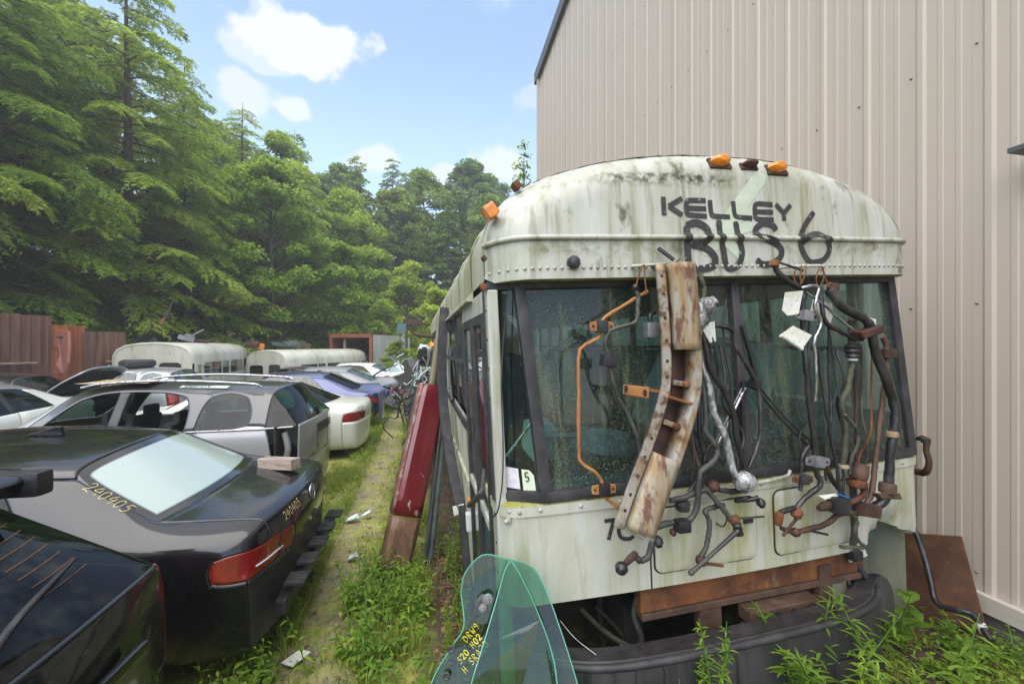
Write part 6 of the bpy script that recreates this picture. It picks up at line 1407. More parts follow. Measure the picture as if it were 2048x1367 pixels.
for k, (a_, b_, mt) in enumerate((((1.303, 1.730, 2.215), (1.345, 1.690, 1.555), m_barblack), ((1.409, 1.750, 2.312), (1.404, 1.710, 1.604), m_blackplastic), ((1.211, 1.710, 2.077), (1.180, 1.680, 1.501), m_rustdark), ((1.346, 1.710, 2.100), (1.404, 1.660, 1.436), m_blackplastic), ((1.289, 1.690, 1.807), (1.186, 1.660, 1.353), m_barblack),
                                    ((1.859, 1.730, 2.222), (1.781, 1.690, 1.529), m_blackplastic), ((1.984, 1.730, 2.273), (1.914, 1.690, 1.449), m_barblack), ((2.174, 1.730, 2.100), (2.142, 1.690, 1.483), m_barmoss), ((2.008, 1.720, 2.075), (1.997, 1.670, 1.390), m_blackplastic), ((2.247, 1.730, 2.075), (2.099, 1.670, 1.394), m_rust), ((1.901, 1.710, 2.319), (2.033, 1.670, 1.496), m_blackplastic))):
    hr = np.random.default_rng(k); A_, B2_ = Vector(a_), Vector(b_); pts = [A_.lerp(B2_, t)+Vector((hr.normal(0, .016), hr.normal(-.01, .012), hr.normal(0, .01)))*(0 if t in (0, 1) else 1) for t in (0, .2, .4, .6, .8, 1)]
    o = hang_bar(pts, hr.uniform(.0045, .008), mt, 'thin cable or rod hanging among the bars on the windshield', cat='cable', name='hanging_cable', seg=6); o['group'] = 'thin cables among the hung bars'
# ------------------------------------------------------------ beside the wall: grab handle, rusty plate, marked bar
o = MB().tube([(3.100, 2.119, 1.295), (3.020, 2.016, 1.323), (3.000, 1.982, 1.392), (3.000, 1.997, 1.463), (3.000, 1.995, 1.512), (3.000, 2.016, 1.532), (3.020, 2.064, 1.518)], [.022, .020, .017, .016, .018, .020, .010], 8).build('bracket_arm', m_rustdark, None, 60); tag(o, 'dark curved bracket arm sticking out behind the bus corner', 'bracket')
MB().lathe([(.012, -.02), (.024, -.012), (.024, .012), (.012, .02)], (3.000, 2.000, 1.523), (0, 0, 1), 10).build('ball_joint', m_blackplastic, o, 50)
m_plate = material('rust_plate', (.085, .036, .020), .85, .1, [((.16, .075, .03), 5., .42, .64, .8, 5), ((.045, .022, .016), (3, 3, 8), .48, .68, .8, 5), ((.15, .14, .05), 14., .62, .75, .5, 4)], bump=(40, .4, 5, .006))
o = MB().prism([(3.120, 2.345, 0.813), (3.120, 1.899, 0.973), (3.040, 1.744, 0.559), (2.950, 2.076, 0.321), (3.040, 2.292, 0.444)], (.012, .004, 0)).build('steel_plate', m_plate, None, bevel=.002); tag(o, 'rusty brown steel plate leaning against the beige building', 'steel plate')
o = MB().tube([(3.000, 2.053, 0.948), (2.990, 2.001, 0.826), (2.960, 1.945, 0.693), (2.940, 1.917, 0.623), (2.920, 1.865, 0.607), (2.930, 1.788, 0.629), (2.950, 1.745, 0.631), (2.930, 1.697, 0.604), (2.900, 1.640, 0.568)], .016, 9).build('stabilizer_bar', m_barblack, None, 60); tag(o, 'black bent bar with white marks leaning on the rusty plate', 'stabilizer bar')
band(o, (2.930, 1.695, 0.600), (.2, -.2, -1), .020, .035, m_sticker)

# ------------------------------------------------------------ junk leaning along the bus side
m_redpanel = material('red_panel_paint', (.125, .009, .013), .3, 0, [((.16, .008, .012), 3., .45, .7, .7, 4), ((.42, .34, .28), (14, 14, 9), .645, .66, .95, 5, .8)], coat=.6)
m_redpeel = material('red_panel_peeling', (.17, .05, .04), .6, 0, [((.30, .24, .20), (30, 30, 9), .50, .60, .9, 5), ((.10, .045, .03), (16, 16, 5), .5, .7, .7, 4)], bump=(60, .5, 4, .006))
m_woodtrim = material('woodgrain_trim', (.115, .058, .032), .55, 0, [((.20, .11, .06), (26, 26, 1.5), .45, .66, .8, 5), ((.05, .028, .018), (40, 40, 3), .55, .70, .7, 4)])
Pb, Pt = Vector((-0.233, 3.942, 0.040)), Vector((0.142, 4.420, 1.682))
ax = (Pt-Pb).normalized(); sx = Vector((1, .25, 0)); sx = (sx-ax*sx.dot(ax)).normalized(); sy = ax.cross(sx)
sy = -sy if sy.y > 0 else sy
def leanp(t, prof): c = Pb.lerp(Pt, t); return [tuple(c+sx*x+sy*y) for x, y in prof]
pr = [(x*1.65, y*1.25) for x, y in [(-.085, -.06), (-.075, .03), (-.05, .055), (.06, .05), (.085, .02), (.09, -.05)]]
rd = MB().grid([leanp(t, pr) for t in np.linspace(.29, 1, 10)]).build('vehicle_side_panel', m_redpanel, None, 35, solid=.006); tag(rd, 'dark red peeling vehicle panel leaning upright beside the bus door', 'vehicle panel')
MB().grid([leanp(t, [(-.150, -.078), (-.142, .03), (-.124, .044)]) for t in np.linspace(.30, 1, 8)]).build('peeling_edge', m_redpeel, rd, 35, solid=.004)
MB().grid([leanp(t, [(x*1.0, y-.004) for x, y in pr]) for t in np.linspace(0, .285, 5)]).build('woodgrain_end', m_woodtrim, rd, 35, solid=.006)
MB().box(tuple(Pb.lerp(Pt, .30)+sx*.10+sy*-.02), (.05, .05, .03)).build('strap_clip', m_brown, rd)
m_dkgreen = material('green_grey_panel', (.075, .095, .085), .5, 0, [((.03, .035, .03), 6., .45, .7, .8, 4), ((.16, .16, .09), 14., .6, .75, .6, 4)])
gp = MB().prism([(0.011, 4.090, -0.057), (0.103, 4.070, 0.084), (0.263, 4.342, 1.384), (0.189, 4.358, 1.394)], (.03, .02, 0)).build('door_frame_panel', m_dkgreen, None, bevel=.006); tag(gp, 'grey green metal panel leaning just behind the red panel', 'metal panel')
MB().tube([(0.047, 4.051, 0.006), (0.217, 4.322, 1.399)], .012, 6, 1).build('panel_lip', m_bargrey, gp)
def strip(pts, w, th, mat, name, label, cat, side=(1, .2, 0)):
    P = smooth_path(pts, 5); rows = []; s = Vector(side).normalized()
    for i, p in enumerate(P):
        t = (P[min(i+1, len(P)-1)]-P[max(i-1, 0)]).normalized(); a = (s-t*s.dot(t)).normalized(); b = a.cross(t)
        rows.append([tuple(p+a*x*w+b*y*th) for x, y in ((-.5, -.5), (-.5, .3), (-.3, .5), (.3, .5), (.5, .3), (.5, -.5), (-.5, -.5))])
    o = MB().grid(rows).build(name, mat, None, 40); tag(o, label, cat); return o
bs_ = strip([(0.246, 4.397, 2.477), (0.214, 4.251, 2.051), (0.213, 4.046, 1.584), (0.248, 3.732, 1.189), (0.294, 3.466, 0.907), (0.333, 3.407, 0.805)], .085, .05, m_rubber, 'bumper_strip', 'tall black rubber bumper strip leaning beside the bus door', 'bumper strip')
for q in ((0.219, 4.250, 2.198), (0.208, 4.129, 1.837), (0.224, 3.921, 1.463)): MB().lathe([(.011, 0), (.011, .006)], tuple(Vector(q)+Vector((-.02, -.035, 0))), (-.2, -1, 0), 8).build('bolt', m_bargrey, bs_)
MB().prism([tuple(Vector(p)) for p in ((0.253, 3.403, 0.824), (0.339, 3.385, 0.848), (0.346, 3.383, 0.784), (0.265, 3.401, 0.753))], (0, -.01, 0)).build('torn_end', m_tagpaper, bs_)
o = strip([(0.324, 3.357, 0.843), (0.337, 3.252, 0.614), (0.350, 3.096, 0.319), (0.352, 2.993, 0.095)], .06, .03, m_blackplastic, 'rubber_strip', 'narrow black trim strip standing below the bumper strip', 'trim strip')
o = MB().box((0.349, 4.222, 2.307), (.16, .10, .16), bev=.02).build('mirror_head', m_blackplastic, None, 50); tag(o, 'black side mirror housing near the front of the bus side', 'mirror'); MB().tube([(0.315, 4.229, 2.100), (0.287, 4.184, 1.857), (0.300, 4.028, 1.584)], .018, 6).build('mirror_arm', m_blackplastic, o, 60)
m_pole = material('mossy_pole', (.20, .175, .11), .9, 0, [((.10, .10, .04), (9, 9, 3), .44, .66, .8, 5), ((.32, .28, .2), (20, 20, 4), .56, .72, .7, 4)], bump=(40, .5, 4, .01))
for i, (p, q, r_, mt, lb, ct) in enumerate((
    ((0.040, 5.618, 0.939), (0.269, 5.876, 2.372), .05, m_pole, 'mossy tan pole leaning on the bus nearest the red panel', 'pole'),
    ((-0.077, 7.178, 1.033), (0.235, 7.316, 2.100), .045, m_pole, 'tan weathered pole behind the nearest mossy pole', 'pole'),
    ((-0.025, 6.349, 1.300), (0.167, 6.614, 2.024), .035, m_bargrey, 'grey pipe leaning among the poles on the bus side', 'pipe'),
    ((-0.165, 8.425, 1.139), (0.103, 8.776, 2.100), .04, m_rustdark, 'rusty brown bar leaning farthest down the bus side', 'bar'),
    ((-0.180, 6.587, 1.050), (-0.012, 6.960, 1.861), .05, m_rubber, 'black rubber bumper piece in the junk row by the bus', 'bumper piece'),
    ((-0.113, 5.754, 1.050), (-0.010, 5.936, 1.624), .06, m_dark, 'dark crumpled trim piece at the foot of the leaning poles', 'trim piece'))):
    o = MB().tube([p, tuple((Vector(p)+Vector(q))/2+Vector((.02, 0, .03))), q], [r_, r_*.9, r_*.8], 8, 3).build('leaning_pole' if 'pole' in ct else 'leaning_part', mt, None, 60); tag(o, lb, ct, 'junk leaning along the bus side')
rs = np.random.default_rng(9); b_ = MB()
for k in range(12):
    p = np.array((0.058, 6.126, 1.783))+rs.normal(0, .10, 3); pts = [p]
    for j in range(5): p = p+np.array([rs.normal(0, .07), rs.normal(0, .12), rs.uniform(-.16, .05)]); pts.append(p)
    b_.tube([tuple(q) for q in pts], .006, 5, 4)
o = b_.build('wire_bundle', m_junkwhite, None); tag(o, 'tangle of white wires hanging from the junk by the bus', 'wire bundle', 'junk leaning along the bus side')
b_ = MB()
for k in range(16):
    p = np.array((-0.011, 6.346, 1.519))+rs.normal(0, .13, 3); pts = [p]
    for j in range(5): p = p+np.array([rs.normal(-.02, .06), rs.normal(0, .12), rs.uniform(-.2, .0)]); pts.append(p)
    b_.tube([tuple(q) for q in pts], .009, 5, 4)
o = b_.build('wiring_harness', m_blackplastic, None); tag(o, 'black wiring harness drooping between the poles', 'wiring harness', 'junk leaning along the bus side')
o = MB().lathe([(.02, -.05), (.07, -.02), (.10, .03), (.105, .06), (.07, .05)], (0.102, 5.196, 1.520), (-.6, -.7, .3), 14).build('fog_lamp', m_chrome, None, 45); tag(o, 'round silver lamp in the junk above the red panel', 'lamp'); MB().lathe([(.095, .055), (.06, .07), (.01, .075)], (0.102, 5.196, 1.520), (-.6, -.7, .3), 14).build('lamp_glass', m_clear, o, 50)
o = MB().tube([(-0.222, 9.256, 2.469), (-0.078, 9.225, 2.332), (0.182, 8.759, 2.281), (0.312, 8.527, 2.267)], .035, 7).build('exhaust_pipe', m_rustdark, None, 60); tag(o, 'dark rusty bent pipe poking out above the junk row', 'pipe')
for i, (q, s, mt, lb, ct) in enumerate((((0.038, 7.665, 1.924), (.16, .2, .22), m_dark, 'black plastic case on top of the junk row', 'case'), ((0.100, 8.572, 2.002), (.2, .25, .16), m_junkwhite, 'white plastic housing on the junk row', 'housing'), ((0.218, 7.319, 2.100), (.1, .12, .08), m_amber, 'orange lens piece on the junk row', 'lens'),
                                        ((-0.066, 7.790, 1.432), (.25, .5, .5), m_dark, 'dark boxy scrap leaning behind the wires', 'scrap box'), ((-0.095, 7.387, 1.172), (.2, .4, .35), m_rustdark, 'rusty boxy scrap at the base of the junk row', 'scrap box'), ((0.063, 8.683, 1.552), (.3, .5, .6), m_bargrey, 'grey boxy scrap behind the leaning pipe', 'scrap box'))):
    b_ = MB().box(q, s, rot=(.3*i, .2+.1*i, .4*i), bev=.03); b_.box(tuple(Vector(q)+Vector((.04, .05, s[2]*.5))), (s[0]*.5, s[1]*.5, s[2]*.3), rot=(.1, .3*i, .2), bev=.02)
    tag(b_.build('scrap_part', mt, None, 45), lb, ct, 'junk leaning along the bus side')
for i in range(9):   # more poles, pipes and strips further along the side
    y = 6.2+.95*i; x = .02+.02*rs.normal(); h_ = rs.uniform(1.2, 2.0); lx = .26
    mt = [m_rustdark, m_pole, m_rubber, m_bargrey, m_dark][i % 5]
    o = strip([(x-.12, y, gz(x-.12, y)), (x+.02, y+.2, h_*.5), (lx, y+.45, h_)], rs.uniform(.06, .16), .05, mt, 'leaning_strip', 'salvaged strip in the far row leaning along the bus side', 'trim strip'); o['group'] = 'far row of leaning strips'

# ------------------------------------------------------------ green car-door glasses in front
def green_glass():
    m = bpy.data.materials.new('green_pane'); m.use_nodes = True; nt = m.node_tree; N = nt.nodes; N.clear()
    out = N.new('ShaderNodeOutputMaterial'); tb = N.new('ShaderNodeBsdfTransparent'); tb.inputs[0].default_value = (.20, .52, .30, 1)
    gl = N.new('ShaderNodeBsdfGlossy'); gl.inputs['Roughness'].default_value = .03; 
    df = N.new('ShaderNodeBsdfDiffuse'); df.inputs[0].default_value = (.40, .62, .48, 1)
    tcn = N.new('ShaderNodeTexCoord'); vo = N.new('ShaderNodeTexVoronoi'); vo.inputs['Scale'].default_value = 120; nt.links.new(tcn.outputs['Object'], vo.inputs['Vector'])
    no = N.new('ShaderNodeTexNoise'); no.inputs['Scale'].default_value = 7; no.inputs['Detail'].default_value = 4; nt.links.new(tcn.outputs['Object'], no.inputs['Vector'])
    mr_ = N.new('ShaderNodeMapRange'); nt.links.new(vo.outputs['Distance'], mr_.inputs[0]); mr_.inputs[1].default_value = .22; mr_.inputs[2].default_value = .12
    mr2 = N.new('ShaderNodeMapRange'); nt.links.new(no.outputs[0], mr2.inputs[0]); mr2.inputs[1].default_value = .42; mr2.inputs[2].default_value = .6
    ml = N.new('ShaderNodeMath'); ml.operation = 'MULTIPLY'; nt.links.new(mr_.outputs[0], ml.inputs[0]); nt.links.new(mr2.outputs[0], ml.inputs[1])
    m3 = N.new('ShaderNodeMath'); m3.operation = 'MULTIPLY_ADD'; nt.links.new(ml.outputs[0], m3.inputs[0]); m3.inputs[1].default_value = .22; m3.inputs[2].default_value = .004
    bp = N.new('ShaderNodeBump'); bp.inputs['Strength'].default_value = .5; bp.inputs['Distance'].default_value = .003; nt.links.new(ml.outputs[0], bp.inputs['Height']); nt.links.new(bp.outputs[0], gl.inputs['Normal'])
    mx = N.new('ShaderNodeMixShader'); nt.links.new(schlick(nt, 1.5), mx.inputs[0]); nt.links.new(tb.outputs[0], mx.inputs[1]); nt.links.new(gl.outputs[0], mx.inputs[2])
    m2 = N.new('ShaderNodeMixShader'); nt.links.new(m3.outputs[0], m2.inputs[0]); nt.links.new(mx.outputs[0], m2.inputs[1]); nt.links.new(df.outputs[0], m2.inputs[2]); nt.links.new(m2.outputs[0], out.inputs[0])
    return m
g_green = green_glass()
m_gedge = material('glass_edge', (.10, .30, .22), .2, 0, coat=.5)
def glass_pane(pts, label, thick):
    P = smooth_path(pts+[pts[0]], 4)[:-1]; t = Vector(thick)
    o = MB().poly([tuple(p) for p in P]).build('car_window_glass', g_green, None); tag(o, label, 'window glass', 'loose car door glasses')
    e = MB().tube([tuple(p) for p in P]+[tuple(P[0])], .0028, 5, 1, caps=False).build('ground_edge', m_gedge, o, 60); return o
ga = glass_pane([(0.161, 1.705, 1.113), (0.178, 1.721, 1.181), (0.250, 1.726, 1.245), (0.340, 1.707, 1.231), (0.439, 1.685, 1.202), (0.486, 1.655, 1.140), (0.530, 1.584, 1.010), (0.571, 1.493, 0.846), (0.616, 1.371, 0.601), (0.268, 1.436, 0.474), (-0.042, 1.544, 0.605), (0.041, 1.628, 0.830), (0.123, 1.651, 0.946), (0.168, 1.662, 1.010)], 'broad green car window glass leaning in front of the bus corner', (0, .004, 0))
gb = glass_pane([(0.349, 1.643, 1.255), (0.385, 1.615, 1.201), (0.435, 1.563, 1.093), (0.469, 1.505, 0.992), (0.478, 1.452, 0.894), (0.459, 1.364, 0.675), (0.277, 1.393, 0.552), (0.102, 1.482, 0.670), (0.180, 1.527, 0.886), (0.229, 1.567, 0.989), (0.290, 1.615, 1.127), (0.324, 1.638, 1.215)], 'pointed green car window glass leaning before the broad one', (0, .004, 0))
cl = MB().box((0.233, 1.648, 1.108), (.040, .02, .030), rot=(0, R(-40), 0), bev=.005).build('regulator_clip', m_chrome, ga, 50); MB().lathe([(.020, 0), (.022, .004), (.018, .012), (.008, .013), (.007, .02)], (0.259, 1.642, 1.115), (-.2, -1, .1), 12).build('clip_disc', m_alu, cl, 45); MB().lathe([(.018, 0), (.019, .004), (.015, .012), (.007, .013), (.006, .02)], (0.240, 1.646, 1.084), (-.2, -1, .1), 12).build('clip_disc', m_alu, cl, 45)
for q in ((0.118, 1.632, 0.949), (0.097, 1.606, 0.870)): MB().lathe([(.014, -.002), (.015, .004), (.011, .006), (.006, .003)], q, (-.2, -1, .1), 14).build('hole_grommet', m_bargrey, ga, 45)
yl = MB()
def write_on(text, o0, ex, ey, h, r_):
    o0, ex, ey = Vector(o0), Vector(ex).normalized(), Vector(ey).normalized()
    for st_ in strokes(text, 0): yl.tube([tuple(o0+ex*x*h+ey*y*h+Vector((-.001, -.004, 0))) for x, y in st_], r_, 4, 3, flat=.5)
exv = Vector((0.227, 1.608, 1.055))-Vector((0.164, 1.622, 0.976)); eyv = Vector((0.160, 1.623, 1.055))-Vector((0.196, 1.615, 1.014))
write_on('DRW9', (0.175, 1.615, 0.977), exv, eyv, .026, .0018); write_on('520 H02', (0.151, 1.604, 0.909), exv, eyv, .024, .0018); write_on('H SRAZO', (0.168, 1.590, 0.881), exv, eyv, .026, .0018)
yl.build('yellow_writing', m_neon, ga)

# ------------------------------------------------------------ fence of brown sheets
m_fence = material('brown_sheet', (.135, .062, .042), .6, .1, [((.20, .10, .065), (5, 5, .6), .42, .66, .8, 4), ((.05, .028, .02), (9, 9, 2), .56, .72, .8, 5)])
m_fence2 = material('orange_sheet', (.34, .105, .028), .7, .1, [((.20, .06, .025), (5, 5, .8), .42, .66, .8, 4)])
m_rail = material('fence_timber', (.33, .27, .17), .85, 0, [((.18, .14, .09), (3, 3, 20), .45, .66, .8, 4)])
m_tar = material('tar_black', (.012, .012, .012), .4, 0, [((.12, .11, .10), 12., .58, .70, .8, 4)])
fen = empty('metal_fence', (-10.6, 14.6, -.4), label='brown corrugated metal fence with timber rails at the frame edge', cat='fence')
FA, FB = Vector((-11.6, 12.2, 0)), Vector((-9.35, 16.1, 0)); fd = (FB-FA).normalized(); fn = Vector((fd.y, -fd.x, 0)); FL = (FB-FA).length
def fence_sheet(s0, s1, ztop, mat):
    rows = [[], []]; n = int((s1-s0)/.035)
    for i in range(n+1):
        s = s0+(s1-s0)*i/n; q = (s % .20)/.20; off = .035 if .35 < q < .75 else 0; p = FA+fd*s+fn*off-Vector((-10.6, 14.6, 0))
        rows[0].append((p.x, p.y, 0)); rows[1].append((p.x, p.y, ztop+.4))
    return MB().grid(rows).build('fence_sheet', mat, fen, solid=.003)
for s0, s1, zt, mt in ((0, 1.15, 2.98, m_fence), (1.1, 2.1, 2.95, m_fence), (2.05, 2.75, 2.93, m_fence), (2.7, 3.5, 2.68, m_fence2), (3.45, 4.55, 2.52, m_fence)): fence_sheet(s0, s1, zt, mt)
def fpt(s, z, out=.10): p = FA+fd*s+fn*out-Vector((-10.6, 14.6, 0)); return (p.x, p.y, z+.4)
for z, s0, s1 in ((1.85, -.4, 1.4), (1.62, 1.2, 2.4), (1.6, 4.0, 4.5)): bar(fpt(s0, z, .13), fpt(s1, z, .13), .13, .05, m_rail, 'rail', fen, (0, 0, 1))
bar(fpt(1.55, -.3, .18), fpt(1.5, 2.35, .18), .13, .10, m_rail, 'post', fen); bar(fpt(.72, -.3, .18), fpt(.62, 2.8, .18), .12, .06, m_tar, 'tarred_board', fen)
fpts = [(-10.618, 14.778, 2.357), (-10.395, 14.729, 2.472), (-10.115, 14.669, 2.558), (-9.755, 14.489, 2.497), (-9.661, 14.366, 2.100), (-9.621, 14.255, 1.612), (-9.703, 14.273, 1.291), (-10.085, 14.355, 1.291), (-9.921, 14.320, 1.542), (-9.922, 14.422, 1.791), (-10.046, 14.552, 1.987), (-10.339, 14.717, 2.129), (-10.535, 14.760, 2.229)]
o = MB().prism(fpts, (.05, .05, 0)).build('car_fender', material('primer_brown', (.26, .095, .065), .6, 0, [((.18, .06, .045), 3., .45, .7, .8, 4)]), None, bevel=.02); tag(o, 'reddish brown car fender propped against the metal fence', 'car fender')
MB().prism([tuple(Vector((-9.949, 14.531, 2.327))+Vector((.10*math.cos(q), -.10*math.sin(q)*.0, .03*math.sin(q)))+Vector((0, -.01, 0))) for q in np.linspace(0, 6.28, 11)[:-1]], (0, -.006, 0)).build('fender_hole', m_dark, o)

# ------------------------------------------------------------ old buses behind the cars
m_oldbus = material('old_bus_cream', (.56, .54, .46), .55, 0, [((.38, .37, .27), (1.5, 1.5, .5), .42, .66, .7, 5), ((.20, .21, .09), (4, 4, 1.2), .56, .74, .7, 5), ((.25, .10, .04), 2.5, .68, .76, .7, 4)], bump=(5, .2, 3, .03))
def old_bus(name, loc, heading, L, label, z, H=2.45, hw=1.15, nwin=6):
    root = empty(name, (*loc, z), (0, 0, math.atan2(heading[1], heading[0])), label, 'bus', 'old buses at the edge of the wood')
    # local: x forward (front at x=0, body runs to -L), y left
    sec = [(-hw, .3), (-hw, H-.72)]
    arc = [(-hw+.02, H-.70), (-hw+.03, H-.42), (-hw+.14, H-.22), (-hw+.36, H-.09), (-.42, H-.02), (0, H), (.42, H-.02), (hw-.36, H-.09), (hw-.14, H-.22), (hw-.03, H-.42), (hw-.02, H-.70)]
    rows = []
    for x, k in ((0.02, .90), (-.05, .965), (-.18, 1), (-L*.3, 1), (-L*.6, 1), (-L+.25, 1), (-L+.06, .97), (-L, .92)):
        rows.append([(x, y*k, (z_-1.6)*((k-.9)*.6+.94)+1.6 if z_ > 1.6 else z_) for y, z_ in arc])
    MB().grid(rows).build('roof', m_oldbus, root, 50)
    for s in (-1, 1):
        MB().prism([(0, s*hw, .3), (-L, s*hw, .3), (-L, s*hw, H-1.20), (0, s*hw, H-1.20)], (0, -s*.03, 0)).build('side_wall', m_oldbus, root)
        step = (L-.9)/nwin
        MB().prism([(0, s*hw, H-1.2), (-.75, s*hw, H-1.2), (-.75, s*hw, H-.70), (0, s*hw, H-.70)], (0, -s*.03, 0)).build('front_quarter', m_oldbus, root)
        for i in range(nwin+1):
            x = -.75-step*i; w_ = .14 if i % 2 else .06
            MB().prism([(x, s*hw, H-1.2), (x-w_, s*hw, H-1.2), (x-w_, s*hw, H-.70), (x, s*hw, H-.70)], (0, -s*.035, 0)).build('window_post', m_oldbus if i % 3 != 1 else m_rust, root)
            if i < nwin:
                pn = MB().poly([(x-w_, s*(hw-.02), H-1.2), (x-step, s*(hw-.02), H-1.2), (x-step, s*(hw-.02), H-.70), (x-w_, s*(hw-.02), H-.70)]).build('side_window', g_side if i % 2 else g_carlight, root)
                bar((x-w_, s*hw, H-.93), (x-step, s*hw, H-.93), .03, .03, m_alu, 'window_rail', pn, (0, 0, 1))
    fw_ = MB().prism([(0, y*.92, z_) for y, z_ in [(-hw, .3), (hw, .3)]]+[(0.0, y*.93, (z_-1.6)*.955+1.6 if z_ > 1.6 else z_) for y, z_ in arc[::-1]], (-.03, 0, 0)).build('end_wall', m_oldbus, root)
    MB().prism([(.004, y, z_) for y, z_ in rrect(.15, .75, H-1.15, H-.66, .12)], (.004, 0, 0)).build('end_window', m_dark, fw_)
    MB().prism([(.004, y, z_) for y, z_ in rrect(-.85, -.15, H-1.15, H-.70, .12)], (.004, 0, 0)).build('end_window', g_car, fw_)
    MB().box((-L*.5, 0, .5), (L*.98, hw*1.9, .1)).build('bus_floor', m_dark, root)
    rs_ = np.random.default_rng(int(L*10))
    for i in range(10):
        MB().box((-.9-rs_.random()*(L-1.5), rs_.uniform(-.7, .7), 1.0+rs_.random()*.35), (rs_.uniform(.2, .5), rs_.uniform(.2, .6), rs_.uniform(.5, 1.1)), rot=(rs_.normal(0, .2), rs_.normal(0, .2), rs_.random()), bev=.03).build('stored_junk', [m_dark, m_rust, m_junkwhite, m_seat, m_alu][i % 5], root)
    return root
ob1 = old_bus('cream_bus', (-8.3, 15.7), (.10, -.995), 6.3, 'cream old bus with arched end just behind the silver SUV', -.22, 2.42)
ob2 = old_bus('white_bus', (-6.7, 20.9), (-.42, -.91), 6.4, 'long white old bus with many windows behind the wrecked cars', -.55, 2.45, nwin=9)
lt = MB()
for st_ in strokes('7', 0): lt.tube([(-.62+.0-x*.28, 1.158, 1.30+y*.30) for x, y in st_], .014, 4, 3)
lt.build('painted_number', m_blackpaint, ob1)
MB().prism([(-.22, 1.152, 1.26), (-.46, 1.152, 1.26), (-.46, 1.152, 1.68), (-.22, 1.152, 1.68)], (0, .006, 0)).build('plywood_patch', m_rail, ob1)
# junk on the old bus roofs and the broken bough
def scrap(c, s, rot, mat, label, cat, name='roof_scrap'):
    b_ = MB().box(c, s, rot=rot, bev=min(s)*.2); b_.box(tuple(Vector(c)+Vector((s[0]*.25, 0, s[2]*.5))), (s[0]*.55, s[1]*.7, s[2]*.5), rot=(rot[0]+.3, rot[1]-.25, rot[2]+.4), bev=min(s)*.12)
    return tag(b_.build(name, mat, None, 45), label, cat, 'scrap on the old bus roofs')
scrap((-8.680, 18.451, 2.366), (.5, .4, .16), (.1, .3, .5), m_alu, 'pale bent metal sheet on the cream bus roof', 'metal sheet'); scrap((-8.399, 18.800, 2.217), (.7, .15, .12), (0, .35, .3), m_brown, 'brown bar lying on the cream bus roof', 'bar')
o = MB().tube([(-8.531, 18.419, 2.442), (-8.061, 18.419, 2.711)], .03, 6, 1).build('grey_pipe', m_chrome, None); tag(o, 'thin grey pipe pointing up from the cream bus roof', 'pipe', 'scrap on the old bus roofs')
scrap((-7.507, 22.597, 2.004), (.35, .3, .22), (0, .1, .4), m_amber, 'orange drum-like part on the white bus roof', 'drum'); scrap((-6.641, 23.433, 2.125), (1.3, .7, .16), (.1, .12, .5), m_dkgreen, 'large curved hood panel on the white bus roof', 'hood panel'); scrap((-6.182, 24.868, 1.992), (.8, .5, .2), (0, .2, .2), m_brown, 'brown scrap heap piece on the white bus roof', 'scrap')
scrap((-7.476, 21.567, 2.100), (.5, .4, .2), (.2, .1, .1), m_rustdark, 'dark scrap piece beside the orange drum part', 'scrap')
o = MB().tube([(-11.251, 19.825, 2.140), (-10.511, 19.665, 2.618), (-10.043, 19.769, 3.189), (-9.897, 20.044, 3.946)], [.10, .09, .07, .03], 8).build('broken_bough', m_bark, None, 60); tag(o, 'broken bough with torn orange wood above the cream bus', 'broken branch')
MB().tube([(-10.449, 19.550, 2.536), (-10.100, 19.474, 2.892), (-9.926, 19.539, 3.216)], [.03, .09, .02], 6).build('torn_wood', m_rustorange, o, 60)

# ------------------------------------------------------------ rusty container, far signs
m_cont = material('container_red', (.27, .085, .04), .7, 0, [((.18, .05, .025), 2.5, .44, .66, .8, 5), ((.45, .30, .22), 4., .60, .74, .7, 4)])
m_contside = material('container_side', (.55, .55, .52), .6, 0, [((.26, .26, .23), (8, 8, .6), .42, .64, .7, 5)], bump=((14, 14, 2), .3, 2, .02))
ct = empty('cargo_box', (-3.9, 26.2, -.3), (0, 0, R(-24)), 'rust red cargo box with open end full of scrap at the path end', 'cargo box')
cw, chh, cdp = 2.55, 3.05, 5.
for x in (-cw/2, cw/2): MB().box((x, 0, chh/2), (.16, .16, chh), bev=.01).build('corner_post', m_cont, ct)
MB().box((0, 0, chh-.10), (cw, .18, .22), bev=.01).build('top_beam', m_cont, ct); MB().box((0, 0, .1), (cw, .16, .2)).build('sill_beam', m_cont, ct)
for i in range(10): MB().box((cw/2+.01, .25+.5*i, chh/2), (.05, .485, chh-.1)).build('side_panel', m_contside, ct)
MB().box((-cw/2, cdp/2, chh/2), (.05, cdp, chh)).build('left_wall', m_cont, ct); MB().box((0, cdp/2, chh-.03), (cw, cdp-.2, .05)).build('roof', m_cont, ct); MB().box((0, cdp, chh/2), (cw, .05, chh)).build('back_wall', m_dark, ct)
MB().box((-.55, .25, 1.4), (.12, .12, 2.7)).build('prop_post', m_rail, ct)
rs = np.random.default_rng(31)
for i in range(26):
    b_ = MB().box((rs.uniform(-1.1, 1.1), rs.uniform(.5, 1.6), rs.uniform(.1, 2.3)), tuple(rs.uniform(.12, .5, 3)), rot=tuple(rs.uniform(0, 3, 3)), bev=.03); b_.build('stored_scrap', [m_dark, m_rustdark, m_alu, m_dark, m_junkwhite][i % 5], ct)
o = MB().box((-1.006, 24.772, 3.028), (.5, .05, .6), rot=(.1, .1, .3)).build('blue_sign_board', material('blue_mesh', (.10, .19, .26), .6, 0, [((.12, .2, .06), 6., .45, .6, .8, 4)]), None); tag(o, 'small blue panel in the leaves beside the bus junk', 'panel')
MB().tube([(-1.088, 24.790, 2.663), (-1.033, 24.778, 1.256)], .03, 6, 1).build('panel_post', m_bargrey, o)
